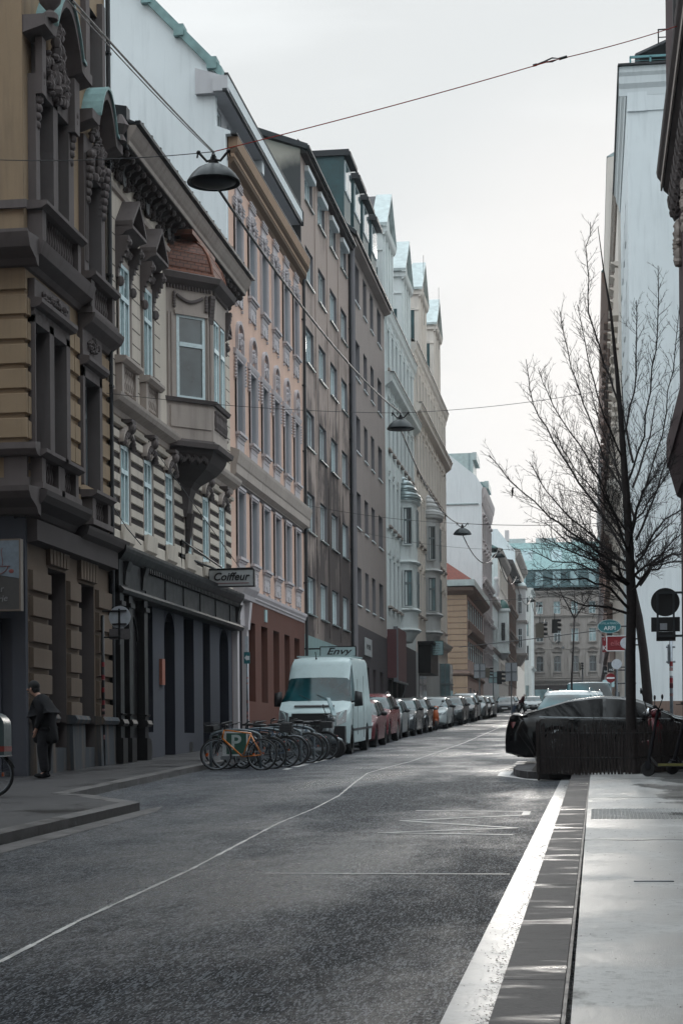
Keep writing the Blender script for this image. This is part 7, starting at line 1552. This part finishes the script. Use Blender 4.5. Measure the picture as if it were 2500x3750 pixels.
o = sign_pole('thin post with a blue arrow sign at the entrance of the salmon house', FY(905, 2700, 47.5)[0], 47.6, None, 3.0, rp=.03)
xa, za = FY(893, 2388, 47.5); xb, zb_ = FY(915, 2430, 47.5); m = MB(); m.box(xa, xb, 47.5, 47.52, zb_, za); sg = m.build('arrow_sign', M['sign_teal'], o)
m = MB(); zc__ = (za + zb_) / 2; m.prism([(xa + .02, 47.49, zc__), (xa + .08, 47.49, zc__ + .08), (xa + .08, 47.49, zc__ - .08)], [(xa + .02, 47.5, zc__), (xa + .08, 47.5, zc__ + .08), (xa + .08, 47.5, zc__ - .08)]); m.box(xa + .08, xb - .01, 47.49, 47.499, zc__ - .06, zc__ + .05); m.build('arrow', M['letter_white'], sg)
xa, za = FY(897, 2330, 47.5); m = MB(); m.box(xa, xa + .09, 47.5, 47.52, za - .42, za); m.build('plate', M['signback'], o)
# ---- right: big signs seen from behind on a wall bracket
o = empty('sign_bracket', (1.6, 33, 3.6), 'dark round sign above dark plates, seen from behind at the right edge', 'traffic sign')
Yp = 33.0; (xc, zc1) = FY(2434, 2205, Yp); rr1 = abs(FY(2487, 2205, Yp)[0] - xc); m = MB(); m.lathe([(rr1, 0), (rr1, .02)], (xc, Yp, zc1), 36, 'y'); m.build('round_sign', M['plastic'], o)
for a, c in (((2382, 2261), (2488, 2312)), ((2401, 2314), (2472, 2347))):
    xa, za = FY(*a, Yp); xb, zb_ = FY(*c, Yp); m = MB(); m.box(xa, xb, Yp - .005 + (.008 if a[0] == 2401 else 0), Yp + .015, zb_, za); m.build('plate', M['plastic'], o)
xa, za = FY(2414, 2285, Yp); m = MB(); m.box(xa, xa + .13, Yp - .03, Yp - .02, za - .11, za + .01); m.build('sticker', M['signback'], o)
m = MB()
for px in (2405, 2464): xa, za = FY(px, 2170, Yp); xb, zb_ = FY(px, 2330, Yp); m.box(xa - .018, xa + .018, Yp - .06, Yp - .02, zb_, za)
for py in (2172, 2330): xa, za = FY(2404, py, Yp); m.box(xa, 1.9, Yp - .055, Yp - .025, za - .02, za + .02)
m.build('frame', simple('grey_steel_frame', (.06, .068, .075), .5, .5), o)
# pole with stickers before the white firewall
xa, _ = FY(2456, 2500, 52); o = sign_pole('slim sticker-covered pole standing before the blank white firewall', xa, 52, None, 3.1 + .6, rp=.05, dz=0)
zt_ = FY(2452, 2360, 52)[1]; m = MB(); m.box(xa - .09, xa - .05, 51.9, 52.3, zt_ - .55, zt_); m.tube([(xa - .14, 52, zt_ - .07), (xa + .12, 52, zt_ - .07)], .03, 6); m.tube([(xa - .14, 52, zt_ - .5), (xa + .12, 52, zt_ - .5)], .03, 6); m.build('edge_on_sign', M['steel'], o)
for k, (py, mt) in enumerate(((2440, 'sign_red'), (2500, 'sign_red'), (2520, 'maroon'), (2475, 'letter_white'))): z = FY(2456, py, 52)[1]; m = MB(); m.lathe([(.053, 0), (.053, .14)], (xa, 52, z), 10); m.build('sticker', M[mt], o)
# hotel and shop signs in the right row
def px_sign(name, label, Y, x0, y0, x1, y1, mat, frame=None, **k):
    xa, za = FY(x0, y0, Y); xb, zb_ = FY(x1, y1, Y); return box_sign(name, label, xa, xb, Y, zb_, za, .1, mat, frame), xa, xb, zb_, za
xc, zc1 = FY(2229, 2294, 74); rx = abs(FY(2271, 2294, 74)[0] - xc); rz_ = abs(FY(2229, 2318, 74)[1] - zc1)
o = empty('hotel_sign', (xc, 74, zc1), 'oval teal hotel sign reading ARPI', 'sign'); m = MB(); m.lathe([(rx, 0), (rx, .08)], (xc, 74, zc1), 36, 'y', (1, rz_ / rx)); m.build('panel', M['sign_teal'], o)
m = MB(); m.tube([(xc + rx * math.cos(R(10 * k)), 73.99, zc1 + rz_ * math.sin(R(10 * k))) for k in range(37)], .012, 4); m.build('rim', M['sign_pale'], o)
lettering('ARPI', .24, M['letter_white'], o, (xc + .02, 73.98, zc1 - .08)); lettering('HOTEL & PENSION', .11, M['sign_pale'], o, (xc, 73.98, zc1 + .12), sx=.9)
m = MB(); m.tube([(xc + rx, 74.04, zc1), (1.9, 74.04, zc1)], .03, 5); m.build('bracket', M['iron'], o)
o, xa, xb, zb_, za = px_sign('shop_sign', 'dark red shop sign reading elke, below the oval hotel sign', 68, 2221, 2331, 2297, 2381, M['sign_red'], M['letter_white']); lettering('elke', .30, simple('faint_red_letters', (.36, .10, .11), .5), o, ((xa + xb) / 2 - .02, 67.98, (za + zb_) / 2)); m = MB(); m.tube([(xb, 68.05, za - .1), (1.9, 68.05, za - .1)], .03, 5); m.build('bracket', M['iron'], o)
o, xa, xb, zb_, za = px_sign('shop_sign', 'narrow red sign with a white K beside the elke sign', 70, 2203, 2335, 2220, 2388, M['sign_red']); lettering('K', .26, M['letter_white'], o, ((xa + xb) / 2, 69.98, zb_ + .15)); lettering('C', .09, M['letter_white'], o, ((xa + xb) / 2, 69.98, za - .08)); m = MB(); m.tube([(xb, 70.05, za - .3), (1.9, 70.05, za - .3)], .03, 5); m.build('bracket', M['iron'], o)
def pole_sign(label, Y, px, py, rad_px, front, extra=None, X_pole=None):
    xc, zc1 = FY(px, py, Y); r = abs(FY(px + rad_px, py, Y)[0] - xc); o = empty('sign_post', (xc, Y, gz(Y)), label, 'traffic sign'); m = MB(); m.tube([(xc, Y + .05, gz(Y)), (xc, Y + .05, zc1 + r)], .04, 8); m.build('pole', M['steel'], o)
    m = MB(); m.lathe([(r, 0), (r, .02)], (xc, Y - .01, zc1), 28, 'y'); d = m.build('disc', M[front], o)
    if extra == 'noentry': m = MB(); m.box(xc - r * .85, xc + r * .85, Y - .02, Y - .012, zc1 - r * .17, zc1 + r * .17); m.build('bar', M['letter_white'], d)
    return o
pole_sign('red no-entry sign with a white bar on a post in the right row', 72, 2234, 2483, 17, 'sign_red', 'noentry')
pole_sign('round sign disc seen from behind above the no-entry sign', 66, 2256, 2432, 19, 'signback'); pole_sign('large round sign seen from behind beside the elke sign', 60, 2290, 2355, 21, 'signback')
for (Y, a, c, mt, lb) in ((76, (2223, 2425), (2243, 2462), 'plastic', 'dark box sign reading HO beside the no-entry post'), (76.5, (2206, 2441), (2222, 2468), 'plastic', 'small black square sign left of the HO box'), (74.5, (2205, 2490), (2248, 2516), 'sign_pale', 'pale green board under the no-entry sign')):
    o, xa, xb, zb_, za = px_sign('shop_sign', lb, Y, *a, *c, M[mt])
    if 'HO' in lb: lettering('HO', .13, M['letter_white'], o, ((xa + xb) / 2 + .05, Y - .02, zb_ + .1))
    m = MB(); m.tube([(xb, Y + .05, (za + zb_) / 2), (1.9, Y + .05, (za + zb_) / 2)], .025, 5); m.build('bracket', M['iron'], o)
# traffic signals at the crossing
def signal(label, Y, x0, y0, x1, y1, back=True, hang=True, red=False):
    xa, za = FY(x0, y0, Y); xb, zb_ = FY(x1, y1, Y); o = empty('traffic_signal', ((xa + xb) / 2, Y, zb_), label, 'traffic light', 'signals at the crossing'); m = MB(); m.box(xa, xb, Y, Y + .25, zb_, za); m.build('housing', M['plastic'] if not back else simple('signal_back', (.16, .145, .12), .6), o)
    m = MB(); h = (za - zb_) / 3
    for k in range(3):
        z = zb_ + h * (k + .55); xx = xb; m.tube([(xx, Y + .12, z + h * .3), (xx + .28, Y + .12, z + h * .22)], [h * .34, h * .30], 10); 
    m.build('visor', M['plastic'], o)
    if hang: m = MB(); m.tube([((xa + xb) / 2, Y + .1, za), ((xa + xb) / 2, Y + .1, za + .5)], .03, 5); m.build('hanger', M['iron'], o)
    return o
signal('hanging traffic signal with three hooded lamps, left of two over the crossing', 141, 1960, 2283, 1990, 2335); signal('hanging traffic signal right of the pale one over the crossing', 140, 2019, 2268, 2040, 2318, back=False)
signal('traffic signal on a pole at the far left of the crossing', 137, 1776, 2445, 1792, 2480, hang=False); signal('traffic signal low beside the advertising boards', 137, 1818, 2458, 1836, 2505, back=False, hang=False)
signal('small traffic signal on a slim pole before the palace arches', 200, 2118, 2427, 2126, 2455, hang=False)
for (Y, x0, y0, x1, y1, mt, lb) in ((138, 1735, 2432, 1775, 2482, 'signback', 'grey sign board seen from behind with a crossbar, left of the signals'), (139, 1789, 2462, 1820, 2500, 'sign_pale', 'pale square board behind the signals'), (138.5, 1850, 2428, 1892, 2493, 'signback', 'tall double board seen from behind right of the signals')):
    xa, za = FY(x0, y0, Y); xb, zb_ = FY(x1, y1, Y); o = box_sign('sign_board', lb, xa, xb, Y, zb_, za, .05, M[mt], M['steel']); m = MB(); xm = (xa + xb) / 2; m.tube([(xm, Y - .05, gz(Y)), (xm, Y - .05, za)], .05, 6); m.box(xa, xb, Y - .04, Y - .005, (za + zb_) / 2 - .04, (za + zb_) / 2 + .04); m.build('post', M['steel'], o)
m = MB(); x, z = FY(2131, 2425, 200); m.tube([(x, 200.3, gz(200)), (x, 200.3, z)], .08, 6); tag(m.build('signal_pole', M['steel'], loc=(x, 200.3, gz(200))), 'slim steel pole carrying the small signal before the palace', 'pole')

# ================================================================ trees
def tree(name, label, trunk, limbs, seed, twig, rb, density=1.0, group=None, upw=.5):
    rr = random.Random(seed); o = empty(name, trunk[0], label, 'tree', group); m = MB()
    m.tube(trunk, rb, 12); m.lathe([(rb[0] * 1.5, -.1), (rb[0] * 1.15, .12), (rb[0] * .95, .4)], trunk[0], 12); m.build('trunk', M['bark'], o, True)
    c = MB()
    def twigs(p, d, L, r, lvl):
        n = 4 if lvl > 1 else 6; pts = [Vector(p)]; dd = Vector(d).normalized(); seg = L / n
        for k in range(n):
            dd = (dd + Vector((rr.gauss(0, .10), rr.gauss(0, .10), rr.gauss(0, .06) + upw * .10))).normalized(); pts.append(pts[-1] + dd * seg)
        c.tube([tuple(q) for q in pts], r, 4 if lvl == 1 else 3, r2=r * .35, cap=False)
        if lvl >= 3: return
        m_ = int(L * (9 if lvl == 1 else 10) * density)
        for k in range(m_):
            t_ = .12 + .86 * (k + rr.random()) / m_; i = min(n - 1, int(t_ * n)); q = pts[i].lerp(pts[i + 1], t_ * n - i); ax = (pts[i + 1] - pts[i]).normalized()
            sd = ax.orthogonal().normalized(); sd = Matrix.Rotation(rr.uniform(0, 6.28), 3, ax) @ sd; nd_ = (ax * rr.uniform(.5, 1.0) + sd * rr.uniform(.5, .9) + Vector((0, 0, upw * .35))).normalized()
            twigs(q, nd_, L * rr.uniform(.28, .5) * (1 - .5 * t_), max(.0040, r * .5), lvl + 1)
    for pts, r in limbs:
        P = [Vector(q) for q in pts]; Q = []
        for a, b_ in zip(P[:-1], P[1:]):
            for k in range(3): Q.append(a.lerp(b_, k / 3) + Vector((rr.gauss(0, .015), rr.gauss(0, .015), rr.gauss(0, .015))))
        Q.append(P[-1]); c.tube([tuple(q) for q in Q], r, 6, r2=.006, cap=False); Lt = sum((b_ - a).length for a, b_ in zip(Q[:-1], Q[1:])); m_ = int(Lt * 15 * density)
        for k in range(m_):
            t_ = (.10 + .88 * (k + rr.random()) / m_); i = min(len(Q) - 2, int(t_ * (len(Q) - 1))); q = Q[i].lerp(Q[i + 1], t_ * (len(Q) - 1) - i); ax = (Q[i + 1] - Q[i]).normalized()
            sd = ax.orthogonal().normalized(); sd = Matrix.Rotation(rr.uniform(0, 6.28), 3, ax) @ sd; nd_ = (ax * rr.uniform(.5, 1.1) + sd * rr.uniform(.5, .9) + Vector((0, 0, upw * .3))).normalized()
            hs = max(.5, min(1.1, 1.35 - .09 * (q.z - 3))); twigs(q, nd_, twig * hs * (.2 + .85 * rr.random() ** 1.4) * (1 - .55 * t_), max(.0055, r * .34 * (1 - .6 * t_)), 1)
    o2 = c.build('crown', M['bark'], o, recalc=False); return o
def tp(Y, *pts): return [(FY(x * 1.5944, y * 1.5944, Y + dy)[0], Y + dy, FY(x * 1.5944, y * 1.5944, Y + dy)[1]) for x, y, dy in pts]
Y1 = 32.8; z0_ = gz(Y1) + .1
x0_ = FY(2309, 2700, Y1)[0]
tr = [(x0_, Y1, z0_)] + tp(Y1, (1448, 1700, 0), (1447, 1500, 0), (1449, 1380, 0), (1444, 1250, 0), (1436, 1120, 0), (1426, 980, 0), (1415, 850, 0), (1402, 720, 0), (1385, 620, 0), (1372, 520, 0))
rb = [.100, .096, .092, .090, .080, .066, .052, .037, .024, .013, .006]
L1 = [((1447, 1340, 0), (1400, 1285, -.3), (1330, 1235, -.6), (1262, 1190, -.8), (1200, 1130, -1.0), (1122, 1045, -1.1)),
      ((1448, 1385, 0), (1405, 1330, .3), (1340, 1300, .6), (1270, 1290, .8), (1215, 1262, .9)),
      ((1449, 1400, 0), (1400, 1355, -.5), (1345, 1330, -1.0), (1290, 1330, -1.2), (1240, 1325, -1.4)),
      ((1444, 1290, 0), (1395, 1200, .4), (1330, 1110, .7), (1270, 1010, .9), (1222, 930, 1), (1207, 825, 1)),
      ((1441, 1230, 0), (1390, 1130, -.4), (1330, 1020, -.8), (1268, 930, -.9), (1237, 850, -.9)),
      ((1437, 1150, 0), (1385, 1050, .4), (1340, 930, .6), (1300, 800, .7), (1285, 715, .7)),
      ((1430, 1060, 0), (1385, 950, -.4), (1350, 830, -.5), (1325, 700, -.6)),
      ((1420, 930, 0), (1385, 830, .3), (1352, 720, .3), (1345, 600, .4), (1355, 510, .4)),
      ((1446, 1320, 0), (1490, 1240, .4), (1530, 1190, .6), (1600, 1150, .8)),
      ((1447, 1360, 0), (1490, 1310, -.4), (1540, 1290, -.7), (1610, 1290, -.9)),
      ((1440, 1230, 0), (1480, 1120, .4), (1520, 1000, .6), (1545, 850, .6), (1560, 700, .6)),
      ((1434, 1120, 0), (1475, 1000, -.4), (1500, 850, -.6), (1512, 720, -.6), (1510, 610, -.6)),
      ((1428, 1010, 0), (1455, 900, .4), (1462, 780, .5), (1460, 690, .5)),
      ((1443, 1270, 0), (1410, 1180, -1.0), (1380, 1120, -1.6), (1345, 1060, -2.0)), ((1443, 1260, 0), (1460, 1170, -1.0), (1490, 1110, -1.6), (1520, 1060, -2.0)),
      ((1445, 1310, 0), (1390, 1260, 1.2), (1340, 1250, 1.8), (1290, 1220, 2.0)), ((1446, 1330, 0), (1500, 1280, 1.0), (1550, 1260, 1.4)),
      ((1447, 1350, 0), (1400, 1320, -.2), (1350, 1270, -.4), (1300, 1245, -.6), (1250, 1200, -.8)), ((1445, 1300, 0), (1380, 1250, .3), (1310, 1190, .5), (1250, 1130, .6), (1215, 1060, .6)), ((1441, 1240, 0), (1400, 1180, .8), (1350, 1110, 1.2), (1300, 1050, 1.4), (1270, 980, 1.4)),
      ((1446, 1330, 0), (1500, 1290, .2), (1545, 1240, .3), (1600, 1210, .3)), ((1440, 1220, 0), (1490, 1150, .8), (1530, 1090, 1.1), (1570, 1010, 1.2)),
      ((1449, 1410, 0), (1395, 1395, -.3), (1340, 1390, -.5), (1290, 1370, -.8)),
      ((1436, 1130, 0), (1400, 1040, 1.0), (1370, 950, 1.4), (1350, 860, 1.6)), ((1447, 1345, 0), (1380, 1290, -1.0), (1310, 1270, -1.4), (1245, 1235, -1.6))]
tree('bare_tree', 'slender bare tree inside the paling fence with a wide fan of dark branches', tr, [(tp(Y1, *l), (.027 if l[0][1] > 1250 else .019)) for i, l in enumerate(L1)], 5, 1.15, rb, 1.0, 'bare street trees')
Y2 = 43.5; zb2 = gz(Y2)
tr2 = [(FY(2372, 2600, Y2)[0], Y2, zb2)] + tp(Y2, (1486, 1600, 0), (1477, 1500, 0), (1466, 1420, 0), (1452, 1350, 0), (1445, 1250, 0), (1437, 1120, 0), (1428, 1000, 0))
L2 = [((1466, 1345, 0), (1495, 1300, 0), (1530, 1280, .2), (1568, 1270, .3), (1640, 1240, .4)), ((1464, 1310, 0), (1430, 1240, .5), (1390, 1190, .8), (1340, 1130, 1)), ((1460, 1240, 0), (1500, 1150, -.4), (1530, 1050, -.6), (1545, 930, -.6)), ((1458, 1200, 0), (1420, 1100, .5), (1400, 1000, .6), (1390, 880, .6)), ((1454, 1120, 0), (1490, 1000, .5), (1510, 900, .6)), ((1452, 1060, 0), (1430, 950, .3), (1425, 850, .3)), ((1465, 1330, 0), (1400, 1290, -.6), (1350, 1270, -.8)), ((1462, 1280, 0), (1510, 1230, -.9), (1560, 1180, -1.2))]
tree('bare_tree', 'second bare tree farther back whose leaning trunk crosses behind the first', tr2, [(tp(Y2, *l), (.062 if i == 0 else .032)) for i, l in enumerate(L2)], 8, 1.2, [.125, .12, .11, .10, .08, .055, .035, .012], .75, 'bare street trees')
# thin sapling in the road beyond
Y3 = 62.0; tr3 = [(FY(2090, 2560, Y3)[0] * 1, Y3, gz(Y3) + .9)] + tp(Y3, (1312, 1560, 0), (1316, 1480, 0), (1318, 1420, 0))
tree('sapling', 'thin sapling with three bare shoots standing above the white cars', tr3, [(tp(Y3, (1318, 1420, 0), (1290, 1370, 0), (1272, 1320, 0)), .03), (tp(Y3, (1318, 1420, 0), (1345, 1380, 0), (1368, 1345, 0)), .025), (tp(Y3, (1318, 1425, 0), (1320, 1390, 0), (1316, 1340, 0)), .02)], 3, .3, [.04, .035, .03, .03], .25)
# bird on the long branch
bx_, bz_ = FY(1875, 1800, 31.8); o = empty('bird', (bx_, 31.8, bz_), 'small dark bird perched on the long left branch of the bare tree', 'bird'); m = MB(); m.ball((bx_, 31.8, bz_), (.022, .03, .05), 8, 6); m.ball((bx_ + .006, 31.79, bz_ + .055), (.018, .02, .018), 8, 6); m.tube([(bx_, 31.8, bz_ - .03), (bx_ - .015, 31.82, bz_ - .11)], [.014, .006], 5); m.tube([(bx_ + .02, 31.78, bz_ + .055), (bx_ + .04, 31.77, bz_ + .052)], [.006, .001], 4); m.build('body', M['cloth_k'], o, True)

# ================================================================ paling fence round the tree pit
rr = random.Random(33)
fo = empty('paling_fence', (.4, 32.2, gz(32.2) + .12), 'dark wired paling fence of rough stakes round the tree pit', 'fence')
path = [(-.98, 35.6), (-.98, 33.4), (-.93, 32.35), (-.2, 32.0), (.75, 32.1), (1.3, 32.9), (1.85, 34.4)]
m = MB(); cnt = 0; wires_ = []
for (xa, ya), (xb, yb) in zip(path[:-1], path[1:]):
    L = math.hypot(xb - xa, yb - ya); n = int(L / .062)
    for k in range(n):
        t_ = (k + rr.uniform(-.15, .15)) / n; x, y = xa + (xb - xa) * t_, ya + (yb - ya) * t_; w_ = rr.uniform(.014, .026); h = rr.uniform(.76, .93); z = gz(y) + .12; lx, ly = rr.gauss(0, .012), rr.gauss(0, .012); d_ = .012
        m.prism([(x - w_, y - d_, z), (x + w_, y - d_, z), (x + w_, y + d_, z), (x - w_, y + d_, z)], [(x - w_ * .8 + lx, y - d_ + ly, z + h), (x + w_ * .3 + lx, y - d_ + ly, z + h + rr.uniform(.0, .05)), (x + w_ * .5 + lx, y + d_ + ly, z + h), (x - w_ * .8 + lx, y + d_ + ly, z + h - .02)])
m.build('paling', M['wood_g'], fo)
m = MB()
for hz_ in (.30, .74): m.tube([(x, y - .02, gz(y) + .12 + hz_ + .01 * math.sin(i)) for i, (x, y) in enumerate(path)], .006, 4)
m.build('wire', M['iron'], fo)
m = MB()
for x, y in path[1:]: m.tube([(x, y + .05, gz(y)), (x, y + .05, gz(y) + .9)], .025, 7)
m.build('post', M['wood_g'], fo)
m = MB()    # undergrowth of bare stems behind the palings
for k in range(1500):
    x = rr.uniform(-.92, 1.75); y = rr.uniform(32.3 + max(0, x - .6) * 1.5, 36.3); z = gz(y) + .13; h = rr.uniform(.3, .72) + .3 * rr.random() ** 4 + (.12 if x > 0 else 0); a, c_ = rr.gauss(0, .22), rr.gauss(0, .22)
    m.tube([(x, y, z), (x + a * .5 * h, y + c_ * .5 * h, z + h * .55), (x + a * h, y + c_ * h, z + h)], [.006, .004, .002], 3, cap=False)
o = m.build('undergrowth', M['bark'], loc=(.3, 34, gz(34)), recalc=False); tag(o, 'dense dark leafless shrubs filling the fenced tree pit', 'shrubs', kind='stuff')
# ================================================================ kick scooters leaning by the fence
def kick(label, X, Y, rz, deckmat, lean=0, z_=.12, hb=1.15):
    o = empty('kick_scooter', (0, 0, 0), label, 'kick scooter', 'kick scooters at the fence'); LOCAL.add(o.name)
    for x in (0, -.86):
        m = MB(); m.lathe([(.05, -.03), (.115, -.032), (.125, 0), (.115, .032), (.05, .03)], (x, 0, .125), 20, 'y'); m.build('wheel', M['rubber'], o, 'auto')
    m = MB(); m.box(-.74, -.16, -.08, .08, .17, .225); m.prism([(-.16, -.07, .17), (-.16, .07, .17), (-.16, .07, .225), (-.16, -.07, .225)], [(-.05, -.03, .30), (-.05, .03, .30), (-.05, .03, .36), (-.05, -.03, .36)]); m.build('deck', M['plastic'], o)
    m = MB(); m.box(-.74, -.18, -.086, -.08, .175, .22); m.box(-.74, -.18, .08, .086, .175, .22); m.build('deck_edge', deckmat, o)
    m = MB(); m.tube([(0, 0, .14), (-.03, 0, .35), (-.17, 0, hb)], [.03, .032, .024], 8); m.box(-.05, .05, -.055, .055, .13, .27); m.build('stem', M['cloth_k2'], o)
    m = MB(); m.tube([(-.17, -.25, hb + .02), (-.16, -.1, hb + .04), (-.16, .1, hb + .04), (-.17, .25, hb + .02)], .017, 7)
    for s_ in (1, -1): m.tube([(-.13, s_ * .12, hb + .02), (-.05, s_ * .22, hb - .0)], .008, 4)
    m.ball((-.12, 0, hb + .06), (.04, .05, .03), 8, 5); m.build('handlebar', M['cloth_k2'], o)
    m = MB(); m.tube([(-.86 + .15 * math.cos(R(20 * k)), 0, .125 + .15 * math.sin(R(20 * k))) for k in range(1, 8)], .02, 5); m.build('mudguard', M['plastic'], o)
    o.location = (X, Y, gz(Y) + z_); o.rotation_euler = (R(lean), 0, R(rz)); return o
kick('kick scooter with a yellow-edged deck before the paling fence', .98, 31.15, 172, simple('olive_yellow_trim', (.13, .125, .03), .5), 4)
k2 = kick('dark kick scooter with a glowing green lamp at the right edge', 1.42, 31.9, 205, M['plastic'], -14, hb=1.22)
t_ = NT('green_led'); t_.set(col=(.02, .2, .08), em=(.05, .8, .3), ems=1.2); m = MB(); m.ball((-.10, .08, 1.27), (.012, .012, .012), 8, 5); m.build('lamp', t_.m, k2)
# red and silver moped head poking over the fence
o = scooter('moped', 'red and silver moped whose head shows over the fence', 0, 0, 0, paint('moped_red', (.12, .012, .02)))
hx, hz__ = FY(2370, 2603, 34.6); o.location = (hx + .5, 34.7, gz(34.7) + .1); o.rotation_euler = (0, 0, R(10)); o.scale = (1, 1, (hz__ - gz(34.7) - .1) / 1.08)
m = MB(); m.tube([(-.5, .05, 1.05), (-.62, .08, 1.5)], .012, 5); m.ball((-.62, .08, 1.45), (.02, .03, .06), 6, 5); m.build('mirror', M['plastic'], o); m = MB(); m.ball((-.5, 0, 1.03), (.07, .10, .10), 10, 7); m.build('chrome_ring', M['chrome'], o, True)
# ---------------------------------------------------------------- thin haze filling the street
m = MB(); m.box(-60, 60, -90, 345, -4, 62); o = m.build('haze', None, loc=(0, 100, 0)); o['kind'] = 'stuff'
hm = bpy.data.materials.new('haze'); hm.use_nodes = True; hm.node_tree.nodes.clear(); a_ = hm.node_tree.nodes.new('ShaderNodeVolumePrincipled'); a_.inputs['Color'].default_value = (.86, .93, .96, 1); a_.inputs['Density'].default_value = .00022; a_.inputs['Anisotropy'].default_value = .3
b_ = hm.node_tree.nodes.new('ShaderNodeOutputMaterial'); hm.node_tree.links.new(a_.outputs[0], b_.inputs['Volume']); o.data.materials.append(hm)
